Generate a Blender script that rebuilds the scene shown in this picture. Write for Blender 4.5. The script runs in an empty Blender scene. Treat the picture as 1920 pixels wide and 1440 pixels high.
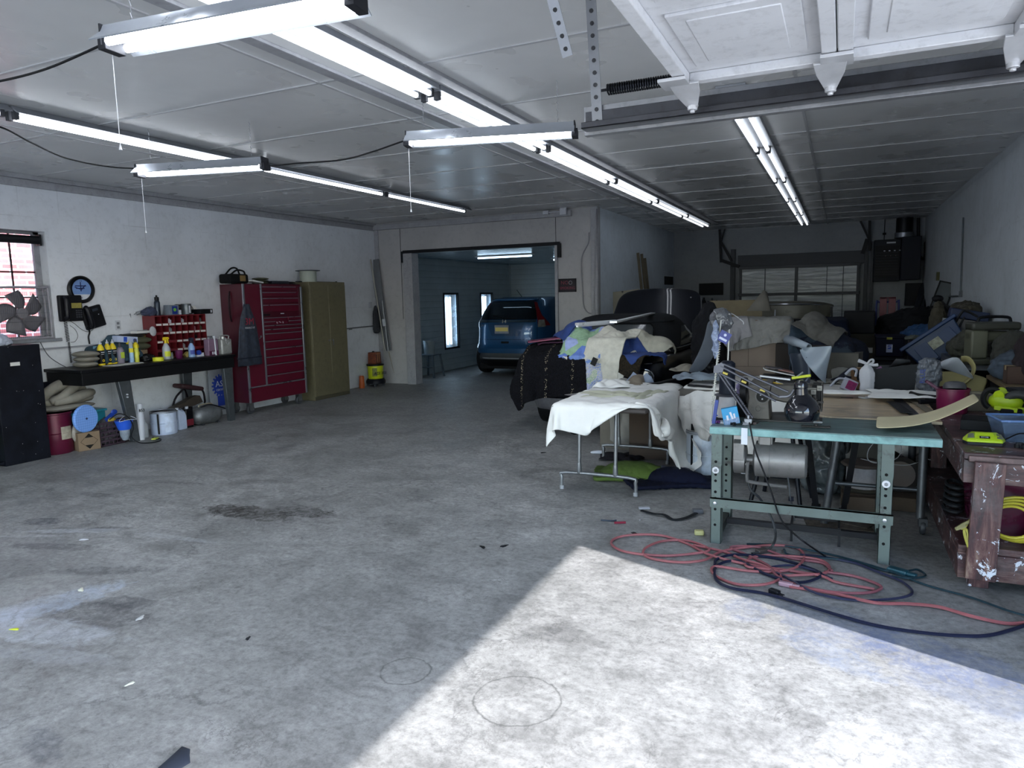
import bpy, math, random
import numpy as np
from mathutils import Vector, Matrix, Euler
random.seed(7)
SC = bpy.context.scene
COL = SC.collection
R = math.radians
# ------------------------------------------------------------ camera
F_PX = 1310.4; CAM = Vector((0, 0, 1.55))
_y, _p, _r = R(25.247), R(7.056), R(-1.271)
FW = Vector((-math.sin(_y)*math.cos(_p), math.cos(_y)*math.cos(_p), -math.sin(_p)))
_r0 = Vector((math.cos(_y), math.sin(_y), 0)); _u0 = _r0.cross(FW)
RT = _r0*math.cos(_r)+_u0*math.sin(_r); UP = -_r0*math.sin(_r)+_u0*math.cos(_r)
cd = bpy.data.cameras.new('camera'); cam = bpy.data.objects.new('camera', cd); COL.objects.link(cam)
cd.sensor_width = 36; cd.lens = F_PX/1920*36; cd.clip_start = .05; cd.clip_end = 200
_m = Matrix((RT, UP, -FW)).transposed().to_4x4(); _m.translation = CAM
cam.matrix_world = _m
SC.camera = cam
def at(px, py, X=None, Y=None, Z=None):
    """the point of the room seen at a place of the photograph, on the plane X=, Y= or Z="""
    d = FW+RT*((px-960)/F_PX)-UP*((py-720)/F_PX)
    if X is not None: t = (X-CAM.x)/d.x
    elif Y is not None: t = (Y-CAM.y)/d.y
    else: t = (Z-CAM.z)/d.z
    return CAM+d*t
# ------------------------------------------------------------ mesh builder
def V(*a): return Vector(a)
def rot(axis, deg): return Matrix.Rotation(R(deg), 4, axis)
def loc(x, y, z): return Matrix.Translation((x, y, z))
def smooth_path(pts, n=6, closed=False):
    P = [Vector(p) for p in pts]; out = []
    N = len(P); rng = N if closed else N-1
    for i in range(rng):
        p1 = P[i]; p2 = P[(i+1) % N]
        p0 = P[i-1] if (i > 0 or closed) else p1*2-p2
        p3 = P[(i+2) % N] if (i+2 < N or closed) else p2*2-p1
        for k in range(n):
            t = k/n
            out.append(.5*((2*p1)+(p2-p0)*t+(2*p0-5*p1+4*p2-p3)*t*t+(3*p1-p0-3*p2+p3)*t**3))
    if not closed: out.append(P[-1])
    return out
class MB:
    def __init__(s): s.v = []; s.f = []; s.mi = []; s.M = Matrix(); s.k = 0; s.uv = None
    def add(s, vs, fs):
        o = len(s.v); s.v += [tuple(s.M @ Vector(p)) for p in vs]
        for f in fs: s.f.append(tuple(i+o for i in f)); s.mi.append(s.k)
        return s
    def bx(s, x0, x1, y0, y1, z0, z1):
        if x0 > x1: x0, x1 = x1, x0
        if y0 > y1: y0, y1 = y1, y0
        if z0 > z1: z0, z1 = z1, z0
        return s.add([(x0,y0,z0),(x1,y0,z0),(x1,y1,z0),(x0,y1,z0),(x0,y0,z1),(x1,y0,z1),(x1,y1,z1),(x0,y1,z1)],
            [(0,3,2,1),(4,5,6,7),(0,1,5,4),(1,2,6,5),(2,3,7,6),(3,0,4,7)])
    def box(s, c, d, m=None):
        old = s.M
        s.M = s.M @ Matrix.Translation(c) @ (m if m is not None else Matrix())
        s.bx(-d[0]/2, d[0]/2, -d[1]/2, d[1]/2, -d[2]/2, d[2]/2); s.M = old
        return s
    def beam(s, p, q, w, h, up=(0,0,1)):
        p = Vector(p); q = Vector(q); d = (q-p); L = d.length; d.normalize()
        up = Vector(up)
        if abs(d.dot(up)) > .98: up = Vector((0,1,0))
        sx = d.cross(up).normalized(); u = sx.cross(d)
        vs = []
        for e in (p, q):
            for a, b in ((-1,-1),(1,-1),(1,1),(-1,1)): vs.append(e+sx*(a*w/2)+u*(b*h/2))
        return s.add(vs, [(0,3,2,1),(4,5,6,7),(0,1,5,4),(1,2,6,5),(2,3,7,6),(3,0,4,7)])
    def tube(s, pts, r, n=8, closed=False, sm=0, caps=True, flat=1.0):
        P = smooth_path(pts, sm, closed) if sm else [Vector(p) for p in pts]
        N = len(P); rr = r if callable(r) else (lambda t: r)
        rings = []; nrm = None
        for i in range(N):
            a = P[(i-1) % N] if (closed or i > 0) else P[i]
            b = P[(i+1) % N] if (closed or i < N-1) else P[i]
            d = (b-a)
            if d.length < 1e-9: d = Vector((0,0,1))
            d.normalize()
            if nrm is None:
                nrm = Vector((0,0,1)) if abs(d.z) < .9 else Vector((1,0,0))
            nrm = (nrm-d*nrm.dot(d))
            if nrm.length < 1e-6: nrm = d.orthogonal()
            nrm.normalize(); bn = d.cross(nrm)
            q = rr(i/max(1, N-1))
            rings.append([P[i]+nrm*(math.cos(2*math.pi*k/n)*q*flat)+bn*(math.sin(2*math.pi*k/n)*q) for k in range(n)])
        return s.loft(rings, closed=closed, caps=caps and not closed)
    def cyl(s, p, q, r, r2=None, n=16, caps=True):
        r2 = r if r2 is None else r2
        return s.tube([p, q], lambda t: r+(r2-r)*t, n, caps=caps)
    def loft(s, rings, closed=False, caps=True, ring_closed=True):
        n = len(rings[0]); N = len(rings); vs = [p for r_ in rings for p in r_]; fs = []
        for i in range(N if closed else N-1):
            j = (i+1) % N
            for k in range(n if ring_closed else n-1):
                l = (k+1) % n; fs.append((i*n+k, i*n+l, j*n+l, j*n+k))
        if caps and not closed and ring_closed:
            fs.append(tuple(reversed(range(n)))); fs.append(tuple((N-1)*n+k for k in range(n)))
        return s.add(vs, fs)
    def lathe(s, prof, n=24, o=(0,0,0), axis='Z', caps=True, sx=1, sy=1):
        o = Vector(o); m = {'Z': Matrix(), 'X': Matrix.Rotation(R(90),4,'Y'), 'Y': Matrix.Rotation(R(-90),4,'X')}[axis]
        rings = [[o+(m @ Vector((r*math.cos(2*math.pi*k/n)*sx, r*math.sin(2*math.pi*k/n)*sy, z))) for k in range(n)] for r, z in prof]
        return s.loft(rings, caps=caps)
    def prism(s, poly, z0, z1, m=None):
        old = s.M
        if m is not None: s.M = s.M @ m
        n = len(poly); vs = [(x,y,z0) for x,y in poly]+[(x,y,z1) for x,y in poly]
        s.add(vs, [tuple(reversed(range(n))), tuple(range(n,2*n))]+[(k,(k+1)%n,(k+1)%n+n,k+n) for k in range(n)])
        s.M = old; return s
    def grid(s, G):
        h = len(G); w = len(G[0])
        return s.add([tuple(p) for r_ in G for p in r_], [(i*w+j, i*w+j+1, (i+1)*w+j+1, (i+1)*w+j) for i in range(h-1) for j in range(w-1)])
    def ell(s, c, r3, m=None, n=16, h=10, z0=-1, z1=1, fn=None):
        old = s.M; s.M = s.M @ Matrix.Translation(c) @ (m if m is not None else Matrix())
        rings = []
        a0 = math.asin(z0); a1 = math.asin(z1)
        for i in range(h+1):
            a = a0+(a1-a0)*i/h; cr = max(.002, math.cos(a)); z = math.sin(a)
            ring = []
            for k in range(n):
                t = 2*math.pi*k/n; q = fn(t, z) if fn else 1
                ring.append((r3[0]*cr*math.cos(t)*q, r3[1]*cr*math.sin(t)*q, r3[2]*z))
            rings.append(ring)
        s.loft(rings); s.M = old; return s
    def text(s, body, size, m, ext=.001, align='CENTER'):
        c = bpy.data.curves.new('lettering', 'FONT'); c.body = body; c.size = size; c.extrude = ext; c.align_x = align; c.align_y = 'CENTER'
        c.resolution_u = 2
        o = bpy.data.objects.new('lettering', c); COL.objects.link(o)
        dg = bpy.context.evaluated_depsgraph_get(); me = bpy.data.meshes.new_from_object(o.evaluated_get(dg))
        old = s.M; s.M = s.M @ m
        s.add([tuple(v.co) for v in me.vertices], [tuple(p.vertices) for p in me.polygons]); s.M = old
        bpy.data.objects.remove(o); bpy.data.curves.remove(c); bpy.data.meshes.remove(me)
        return s
def frame(o, xax, nrm):
    """matrix: origin o, local x along xax, local z along nrm"""
    z = Vector(nrm).normalized(); x = Vector(xax); x = (x-z*x.dot(z)).normalized(); y = z.cross(x)
    m = Matrix((x, y, z)).transposed().to_4x4(); m.translation = Vector(o); return m
def _mesh(name, mb, mats, sharp=40, smooth=True):
    me = bpy.data.meshes.new(name); me.from_pydata(mb.v, [], mb.f)
    for m in mats: me.materials.append(m)
    if len(mats) > 1: me.polygons.foreach_set('material_index', mb.mi)
    if smooth:
        me.polygons.foreach_set('use_smooth', [True]*len(me.polygons)); me.set_sharp_from_angle(angle=R(sharp))
    me.update(); return me
def part(name, mb, mat, parent=None, world=False, bevel=0, sub=0, solid=0, smooth=True, sharp=40, label=None, seg=2, fix=False):
    mats = mat if isinstance(mat, (list, tuple)) else [mat]
    if world and parent is not None:
        top = parent
        while top.parent: top = top.parent
        inv = (Matrix.LocRotScale(top.location, top.rotation_euler, top.scale)).inverted()
        mb.v = [tuple(inv @ Vector(p)) for p in mb.v]
    me = _mesh(name, mb, mats, sharp, smooth)
    o = bpy.data.objects.new(name, me); COL.objects.link(o)
    if fix:
        import bmesh
        b = bmesh.new(); b.from_mesh(me); bmesh.ops.recalc_face_normals(b, faces=b.faces); b.to_mesh(me); b.free()
    if parent is not None: o.parent = parent
    if bevel:
        md = o.modifiers.new('bevel', 'BEVEL'); md.width = bevel; md.segments = seg; md.limit_method = 'ANGLE'; md.angle_limit = R(35); md.harden_normals = False
    if solid:
        md = o.modifiers.new('solid', 'SOLIDIFY'); md.thickness = solid; md.offset = 0
    if sub:
        md = o.modifiers.new('sub', 'SUBSURF'); md.levels = sub; md.render_levels = sub
    if label: o['label'] = label
    return o
def tag(o, label, cat, group=None, kind=None):
    o['label'] = label; o['category'] = cat
    if group: o['group'] = group
    if kind: o['kind'] = kind
    return o
def thing(name, label, cat, at_=(0,0,0), rz=0, group=None, rx=0, ry=0, s=1):
    o = bpy.data.objects.new(name, None); COL.objects.link(o); o.empty_display_size = .1
    o.location = at_; o.rotation_euler = (R(rx), R(ry), R(rz)); o.scale = (s, s, s)
    return tag(o, label, cat, group)
def solo(name, label, cat, mb, mat, at_=None, rz=0, group=None, rx=0, ry=0, **kw):
    """a thing that is one mesh; without at_ its vertices are in room space and get the base centre as origin"""
    if at_ is None:
        a = np.array(mb.v); c = Vector(((a[:,0].min()+a[:,0].max())/2, (a[:,1].min()+a[:,1].max())/2, a[:,2].min()))
        mb.v = [tuple(Vector(p)-c) for p in mb.v]; at_ = c
    o = part(name, mb, mat, **kw); o.location = at_; o.rotation_euler = (R(rx), R(ry), R(rz))
    return tag(o, label, cat, group)
def struct(name, mb, mat, **kw):
    o = part(name, mb, mat, **kw); o['kind'] = 'structure'; return o
def dup(o, at_=None, rz=None, label=None, group=None, mat=None, s=None, parent=None, rx=None, ry=None):
    c = o.copy(); COL.objects.link(c); c.parent = parent
    if at_ is not None: c.location = at_
    if rz is not None: c.rotation_euler.z = R(rz)
    if rx is not None: c.rotation_euler.x = R(rx)
    if ry is not None: c.rotation_euler.y = R(ry)
    if label: c['label'] = label
    if group: c['group'] = group
    if s: c.scale = (s,)*3 if not isinstance(s, (tuple, list)) else s
    if mat and c.type == 'MESH':
        c.data = c.data.copy(); c.data.materials.clear(); c.data.materials.append(mat)
    for ch in list(o.children): dup(ch, parent=c)
    return c
# ------------------------------------------------------------ materials
def hexc(h):
    c = [int(h[i:i+2], 16)/255 for i in (0,2,4)]
    return tuple((x/12.92 if x <= .04045 else ((x+.055)/1.055)**2.4) for x in c)
class N:
    """small node helper"""
    def __init__(s, name):
        s.m = bpy.data.materials.new(name); s.m.use_nodes = True; s.t = s.m.node_tree; s.n = s.t.nodes; s.l = s.t.links
        s.b = s.n['Principled BSDF']; s.tc = s.n.new('ShaderNodeTexCoord')
        s.P = s.tc.outputs['Object']
    def set(s, inp, val):
        if hasattr(val, 'is_linked') or hasattr(val, 'links'): s.l.new(val, inp)
        elif isinstance(val, (tuple, list)) and inp.type == 'RGBA' and len(val) == 3: inp.default_value = (*val, 1)
        else: inp.default_value = val
    def math(s, op, a, b=None, c=None, clamp=False):
        n = s.n.new('ShaderNodeMath'); n.operation = op; n.use_clamp = clamp
        s.set(n.inputs[0], a)
        if b is not None: s.set(n.inputs[1], b)
        if c is not None: s.set(n.inputs[2], c)
        return n.outputs[0]
    def noise(s, scale, detail=4, rough=.6, dist=0, vec=None, col=False):
        n = s.n.new('ShaderNodeTexNoise'); n.inputs['Scale'].default_value = scale; n.inputs['Detail'].default_value = detail
        n.inputs['Roughness'].default_value = rough; n.inputs['Distortion'].default_value = dist
        s.l.new(vec or s.P, n.inputs['Vector']); return n.outputs['Color' if col else 'Fac']
    def vor(s, scale, feat='F1', out='Distance', vec=None, rnd=1):
        n = s.n.new('ShaderNodeTexVoronoi'); n.feature = feat; n.inputs['Scale'].default_value = scale; n.inputs['Randomness'].default_value = rnd
        s.l.new(vec or s.P, n.inputs['Vector']); return n.outputs[out]
    def ramp(s, fac, stops, interp='LINEAR'):
        n = s.n.new('ShaderNodeValToRGB'); n.color_ramp.interpolation = interp
        e = n.color_ramp.elements
        while len(e) < len(stops): e.new(.5)
        for i, (p, c) in enumerate(stops):
            e[i].position = p; e[i].color = (c, c, c, 1) if isinstance(c, (int, float)) else (*c, 1)
        s.l.new(fac, n.inputs[0]); return n.outputs[0]
    def mix(s, fac, a, b, mode='MIX'):
        n = s.n.new('ShaderNodeMix'); n.data_type = 'RGBA'; n.blend_type = mode
        s.set(n.inputs[0], fac); s.set(n.inputs[6], a); s.set(n.inputs[7], b); return n.outputs[2]
    def mp(s, sc=(1,1,1), lo=(0,0,0), ro=(0,0,0), vec=None):
        n = s.n.new('ShaderNodeMapping'); n.inputs['Scale'].default_value = sc; n.inputs['Location'].default_value = lo; n.inputs['Rotation'].default_value = ro
        s.l.new(vec or s.P, n.inputs['Vector']); return n.outputs[0]
    def xyz(s, vec=None):
        n = s.n.new('ShaderNodeSeparateXYZ'); s.l.new(vec or s.P, n.inputs[0]); return n.outputs
    def vadd(s, a, b, k=1):
        n = s.n.new('ShaderNodeVectorMath'); n.operation = 'MULTIPLY_ADD'; s.l.new(b, n.inputs[0]); n.inputs[1].default_value = (k,k,k); s.l.new(a, n.inputs[2]); return n.outputs[0]
    def wave(s, scale, dist=2, vec=None, axis='X', prof='SIN', dscale=1):
        n = s.n.new('ShaderNodeTexWave'); n.bands_direction = axis; n.wave_profile = prof; n.inputs['Scale'].default_value = scale; n.inputs['Distortion'].default_value = dist
        n.inputs['Detail Scale'].default_value = dscale
        s.l.new(vec or s.P, n.inputs['Vector']); return n.outputs['Fac']
    def brick(s, c1, c2, mo, bw, rh, ms, vec, off=.5):
        n = s.n.new('ShaderNodeTexBrick'); n.offset = off
        s.set(n.inputs['Color1'], c1); s.set(n.inputs['Color2'], c2); s.set(n.inputs['Mortar'], mo)
        n.inputs['Scale'].default_value = 1; n.inputs['Mortar Size'].default_value = ms; n.inputs['Brick Width'].default_value = bw; n.inputs['Row Height'].default_value = rh
        s.l.new(vec, n.inputs['Vector']); return n.outputs
    def bump(s, h, strength=.3, dist=.01, nrm=None):
        n = s.n.new('ShaderNodeBump'); n.inputs['Strength'].default_value = strength; n.inputs['Distance'].default_value = dist
        s.l.new(h, n.inputs['Height'])
        if nrm: s.l.new(nrm, n.inputs['Normal'])
        s.l.new(n.outputs[0], s.b.inputs['Normal']); return n.outputs[0]
    def out(s, col=None, rough=None, metal=None, spec=None, coat=None, trans=None, alpha=None, emit=None, es=None):
        for k, v in (('Base Color', col), ('Roughness', rough), ('Metallic', metal), ('Specular IOR Level', spec), ('Coat Weight', coat), ('Transmission Weight', trans), ('Alpha', alpha), ('Emission Color', emit), ('Emission Strength', es)):
            if v is not None: s.set(s.b.inputs[k], v)
        return s.m
_mc = {}
def M(col, rough=.6, metal=0, var=.18, sc=6, bump=0, bs=40, coat=0, spec=.5, dirt=0):
    """procedural paint / plastic / cloth: base colour with cloudy variation, dirt specks and fine bump"""
    key = (col, rough, metal, var, sc, bump, bs, coat, spec, dirt)
    if key in _mc: return _mc[key]
    n = N('surface_'+(col if isinstance(col, str) else 'x')); c = hexc(col) if isinstance(col, str) else col
    f = n.noise(sc, 5, .65)
    k = n.ramp(f, [(.3, 1-var), (.7, 1+var*.6 if max(c)*(1+var*.6) < 1 else 1)])
    cc = n.mix(1, c, k, 'MULTIPLY')
    if dirt:
        d = n.ramp(n.noise(sc*3, 6, .75, .3), [(.5, 0), (.72, dirt)])
        cc = n.mix(d, cc, (.03,.028,.027))
    if bump: n.bump(n.noise(bs, 4, .6), bump, .004)
    r2 = n.math('MULTIPLY_ADD', f, .25, rough-.12, clamp=True)
    if max(c) < .03: spec = min(spec, .22)
    m = n.out(cc, r2, metal, spec, coat); _mc[key] = m; return m
def glow(name, col, strength):
    n = N(name); n.out((0,0,0), .5, emit=col, es=strength); return n.m
def glass(name, col=(1,1,1), rough=.02, alpha=1, trans=1):
    n = N(name); n.out(col, rough, trans=trans, alpha=alpha); return n.m
# ------------------------------------------------------------ cloth settled by a small position-based solver
def settle(P, boxes=(), balls=(), steps=90, floor=0.004, pins=None, inner=8, seed=0, stiff=1.0, g=-9.8, dt=1/45, fric=.75, bend=.25, rest=None):
    """P (h,w,3) grid of rest shape; boxes (cx,cy,cz,hx,hy,hz,rz) and balls (cx,cy,cz,rx,ry,rz) carry it"""
    P = np.array(P, float); Rr = np.array(P if rest is None else rest, float); h, w, _ = P.shape
    rng = np.random.RandomState(seed); P += rng.normal(0, .0015, P.shape); vel = np.zeros_like(P)
    cons = []
    def addc(a, b, k):
        L = np.linalg.norm(Rr[a]-Rr[b], axis=-1, keepdims=True); cons.append((a, b, L, k))
    S = np.s_
    for o in (0, 1):
        for (ha, hb, wa, wb) in (('v',0,0,0),):
            pass
        a = S[o:h-1:2, :]; n_ = len(range(o, h-1, 2)); b = S[o+1:o+1+2*n_:2, :]
        if n_: addc(a, b, stiff)
        n_ = len(range(o, w-1, 2))
        if n_: addc(S[:, o:w-1:2], S[:, o+1:o+1+2*n_:2], stiff)
        n_ = len(range(o, h-1, 2))
        for q in (0, 1):
            m_ = len(range(q, w-1, 2))
            if n_ and m_:
                addc(S[o:h-1:2, q:w-1:2], S[o+1:o+1+2*n_:2, q+1:q+1+2*m_:2], .5*stiff)
                addc(S[o+1:o+1+2*n_:2, q:w-1:2], S[o:h-1:2, q+1:q+1+2*m_:2], .5*stiff)
    if bend:
        for o in range(4):
            n_ = len(range(o, h-2, 4))
            if n_: addc(S[o:h-2:4, :], S[o+2:o+2+4*(n_-1)+1:4, :], bend)
            n_ = len(range(o, w-2, 4))
            if n_: addc(S[:, o:w-2:4], S[:, o+2:o+2+4*(n_-1)+1:4], bend)
    B = [(np.array(b[:3]), np.array(b[3:6]), math.radians(b[6] if len(b) > 6 else 0)) for b in boxes]
    def collide(Q, old):
        hit = np.zeros(Q.shape[:2], bool)
        for c, hh, rz in B:
            cs, sn = math.cos(rz), math.sin(rz)
            d = Q-c; lx = d[..., 0]*cs+d[..., 1]*sn; ly = -d[..., 0]*sn+d[..., 1]*cs; l = np.stack([lx, ly, d[..., 2]], -1)
            pen = hh+.004-np.abs(l); ins = (pen > 0).all(-1)
            if ins.any():
                ax = np.argmin(np.where(np.arange(3) == 2, pen*.6, pen), -1)
                for k in range(3):
                    mk = ins & (ax == k)
                    sg = np.where(l[..., k] >= 0, 1.0, -1.0)
                    if k == 2: sg = np.ones_like(sg)
                    l[..., k] = np.where(mk, sg*(hh[k]+.004), l[..., k])
                Q[..., 0] = np.where(ins, c[0]+l[..., 0]*cs-l[..., 1]*sn, Q[..., 0])
                Q[..., 1] = np.where(ins, c[1]+l[..., 0]*sn+l[..., 1]*cs, Q[..., 1])
                Q[..., 2] = np.where(ins, c[2]+l[..., 2], Q[..., 2]); hit |= ins
        for b in balls:
            c = np.array(b[:3]); rr = np.array(b[3:6])+.004; d = (Q-c)/rr; L = np.linalg.norm(d, axis=-1)
            ins = L < 1
            if ins.any():
                Q[:] = np.where(ins[..., None], c+d/np.maximum(L, 1e-6)[..., None]*rr, Q); hit |= ins
        fl = Q[..., 2] < floor; Q[..., 2] = np.where(fl, floor, Q[..., 2]); hit |= fl
        Q[..., :2] = np.where(hit[..., None], Q[..., :2]*(1-fric)+old[..., :2]*fric, Q[..., :2])
    for st in range(steps):
        vel[..., 2] += g*dt; Q = P+vel*dt
        for it in range(inner):
            for a, b, L, k in cons:
                d = Q[b]-Q[a]; l = np.linalg.norm(d, axis=-1, keepdims=True)
                e = d*((l-L)/np.maximum(l, 1e-9)*.5*k); Q[a] += e; Q[b] -= e
            if pins is not None: Q[pins[0]] = pins[1][pins[0]]
            if it % 3 == 2 or it == inner-1: collide(Q, P)
        vel = (Q-P)/dt*.97; P = Q
    return P
def sheet(cx, cy, z, wx, wy, nx=30, ny=30, rz=0, tilt=(0,0), curl=0):
    """flat rest grid"""
    c, s = math.cos(R(rz)), math.sin(R(rz)); G = np.zeros((ny, nx, 3))
    for j in range(ny):
        for i in range(nx):
            a = (i/(nx-1)-.5)*wx; b = (j/(ny-1)-.5)*wy
            G[j, i] = (cx+a*c-b*s, cy+a*s+b*c, z+a*tilt[0]+b*tilt[1])
    return G
def cloth(name, G, mat, label=None, cat=None, solid=.004, sub=1, group=None, crease=.010, scale=.10):
    o = solo(name, label, cat, MB().grid(G), mat, group=group, sub=2 if crease else sub, sharp=180)
    if crease: creases(o, crease, scale)
    if solid:
        md = o.modifiers.new('solid', 'SOLIDIFY'); md.thickness = solid; md.offset = 1
    return o
def creases(o, k, scale, mid=.5):
    tx = bpy.data.textures.new('crease', 'CLOUDS'); tx.noise_type = 'HARD_NOISE'; tx.noise_scale = scale; tx.noise_depth = 2
    md = o.modifiers.new('crease', 'DISPLACE'); md.texture = tx; md.strength = -k*2; md.mid_level = mid; md.texture_coords = 'GLOBAL'
# ============================================================ SETTING
XL, XR, YB, YF, CH = -7.86, 1.47, 16.5, -3.6, 2.95      # left wall, right wall, rear wall, front wall, ceiling
YP, XP = 10.85, -3.56                                   # partition plane and the side wall of the booth
# ---- materials of the shell
def m_floor():
    n = N('worn_concrete'); P = n.P
    big = n.noise(.55, 6, .62, .4); mid = n.noise(3.2, 8, .68, .6); fin = n.noise(30, 8, .8)
    tr = n.noise(7, 7, .75, 1.6, vec=n.mp((.8,1.2,1), ro=(0,0,.5)))
    c = n.ramp(big, [(.28,(.18,.179,.177)),(.5,(.26,.258,.254)),(.74,(.345,.341,.334))])
    c = n.mix(1, c, n.ramp(mid, [(.28,.6),(.5,1),(.75,1.25)]), 'MULTIPLY')
    c = n.mix(1, c, n.ramp(fin, [(.34,.62),(.5,1),(.66,1.25)]), 'MULTIPLY')
    c = n.mix(1, c, n.ramp(tr, [(.35,.76),(.6,1.08)]), 'MULTIPLY')
    # hairline cracks
    w = n.vadd(P, n.noise(2.5, 6, .7, col=True), .55)
    cr = n.ramp(n.vor(.8, 'DISTANCE_TO_EDGE', vec=w), [(0,1),(.006,.55),(.016,0)])
    c = n.mix(n.math('MULTIPLY', cr, n.ramp(n.noise(1.1, 3), [(.45,0),(.62,.5)])), c, (.05,.05,.055))
    for sc_, w_, k_ in ((.75,.0045,.55),(1.9,.006,.4)):
        iso = n.math('ABSOLUTE', n.math('SUBTRACT', n.noise(sc_, 8, .66, .5), .5))
        c = n.mix(n.math('MULTIPLY', n.ramp(iso, [(0,1),(w_,0)]), n.math('MULTIPLY', n.ramp(n.noise(1.3, 3), [(.42,0),(.6,1)]), k_)), c, (.05,.048,.046))
    pale = n.ramp(n.noise(2.6, 9, .8, 1.2), [(.56,0),(.72,.32)]); c = n.mix(pale, c, (.45,.45,.44))
    # specks of paint and grit
    sp = n.ramp(n.vor(26, rnd=1), [(.0,1),(.05,1),(.075,0)]); sp = n.math('MULTIPLY', sp, n.ramp(n.noise(9, 2), [(.6,0),(.66,.7)]))
    c = n.mix(sp, c, (.62,.62,.6))
    sx = n.xyz()
    wob = n.noise(6, 6, .7, .8); wob2 = n.noise(15, 5, .7, .5); brk = n.ramp(n.noise(14, 9, .85, 1.0), [(.40,.12),(.60,1)])
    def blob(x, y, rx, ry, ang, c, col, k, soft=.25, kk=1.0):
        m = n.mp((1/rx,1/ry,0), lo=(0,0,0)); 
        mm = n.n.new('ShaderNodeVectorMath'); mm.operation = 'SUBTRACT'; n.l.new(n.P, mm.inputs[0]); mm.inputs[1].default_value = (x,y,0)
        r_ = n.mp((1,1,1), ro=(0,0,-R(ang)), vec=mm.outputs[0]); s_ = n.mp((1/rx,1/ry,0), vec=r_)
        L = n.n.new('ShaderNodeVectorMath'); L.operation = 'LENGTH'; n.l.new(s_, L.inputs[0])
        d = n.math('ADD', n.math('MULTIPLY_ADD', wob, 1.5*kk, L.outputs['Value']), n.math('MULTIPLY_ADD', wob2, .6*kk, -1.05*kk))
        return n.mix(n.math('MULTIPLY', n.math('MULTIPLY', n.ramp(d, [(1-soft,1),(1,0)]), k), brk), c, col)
    def ring(x, y, r_, c, col, k):
        mm = n.n.new('ShaderNodeVectorMath'); mm.operation = 'SUBTRACT'; n.l.new(n.P, mm.inputs[0]); mm.inputs[1].default_value = (x,y,0)
        L = n.n.new('ShaderNodeVectorMath'); L.operation = 'LENGTH'; n.l.new(mm.outputs[0], L.inputs[0])
        d = n.math('ABSOLUTE', n.math('ADD', L.outputs['Value'], n.math('MULTIPLY_ADD', wob2, .03, -r_-.015)))
        return n.mix(n.math('MULTIPLY', n.ramp(d, [(0,1),(.006,0)]), n.math('MULTIPLY', n.ramp(wob,[(.35,.2),(.5,1)]), k)), c, col)
    A = lambda x, y: at(x, y, Z=0)
    for x, y, rx, ry, an, col, k in ((468,961,.46,.16,0,(.03,.026,.022),.95),(440,960,.26,.13,0,(.02,.018,.016),.8),(560,959,.34,.13,0,(.032,.031,.03),.95),
        (80,978,.16,.09,10,(.02,.025,.035),.8),(205,992,.2,.06,20,(.03,.032,.04),.7),(100,1025,.34,.07,18,(.05,.05,.055),.7),(180,928,.2,.06,0,(.05,.05,.055),.7),
        (330,905,.3,.05,10,(.05,.05,.055),.6),(180,1150,.4,.14,5,(.055,.055,.06),.7),(190,1070,.35,.07,25,(.05,.052,.058),.7),(240,1130,.2,.08,10,(.04,.042,.05),.7),
        (150,995,.45,.05,24,(.5,.52,.56),.55),(330,1008,.35,.04,5,(.48,.49,.52),.5),(50,1005,.3,.03,24,(.5,.5,.52),.5),
        (105,1130,.14,.38,-18,(.44,.49,.58),.8),(60,1182,.50,.12,12,(.50,.52,.56),.75),(40,1110,.3,.3,0,(.45,.45,.43),.5),(10,1160,.2,.12,0,(.5,.53,.6),.6),(100,1230,.35,.06,15,(.4,.41,.44),.45),
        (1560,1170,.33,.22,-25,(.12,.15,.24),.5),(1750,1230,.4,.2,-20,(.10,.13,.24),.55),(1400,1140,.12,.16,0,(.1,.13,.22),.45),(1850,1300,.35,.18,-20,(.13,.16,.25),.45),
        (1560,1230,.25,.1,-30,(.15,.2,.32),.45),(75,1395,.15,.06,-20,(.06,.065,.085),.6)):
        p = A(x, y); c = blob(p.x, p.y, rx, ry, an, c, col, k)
    for x, y, r_ in ((760,1258,.105),(970,1312,.17)):
        p = A(x, y); c = ring(p.x, p.y, r_, c, (.05,.05,.05), .75)
    n.bump(n.math('MULTIPLY_ADD', fin, .5, mid), .22, .004)
    return n.out(c, n.ramp(mid, [(.3,.38),(.7,.72)]), spec=.38)
def m_blockwall(name, col, bw=.42, rh=.36, k=.35, flat=False, axis='X'):
    """painted masonry; axis = the room axis along the wall"""
    n = N(name); q = n.n.new('ShaderNodeCombineXYZ'); x = n.xyz()
    n.l.new(x[1 if axis == 'Y' else 0], q.inputs[0]); n.l.new(x[2], q.inputs[1])
    v = n.vadd(q.outputs[0], n.noise(3, 3, .6, col=True), .012)
    b = n.brick((1,1,1),(1,1,1),(0,0,0), bw, rh, .006, v)
    f = n.noise(.9, 6, .62, .3); g = n.noise(12, 6, .72)
    c = n.mix(1, col, n.ramp(f, [(.3,.84),(.6,1.03)]), 'MULTIPLY')
    c = n.mix(1, c, n.ramp(g, [(.28,.86),(.5,1.0)]), 'MULTIPLY')
    if not flat:
        part_ = n.ramp(n.noise(1.7, 4), [(.5,0),(.7,.22)])
        c = n.mix(n.math('MULTIPLY', n.math('SUBTRACT', 1, b['Color']), part_), c, (.12,.12,.13))
    chip = n.ramp(n.noise(7, 7, .78, .5), [(.665,0),(.69,.55)]); c = n.mix(chip, c, (.2,.21,.23))
    h = n.math('MULTIPLY_ADD', n.math('SUBTRACT', 0, b['Color']) if False else b['Color'], .0 if flat else .5, n.math('MULTIPLY', g, .6))
    n.bump(h, k, .006)
    return n.out(c, .55, spec=.4)
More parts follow.
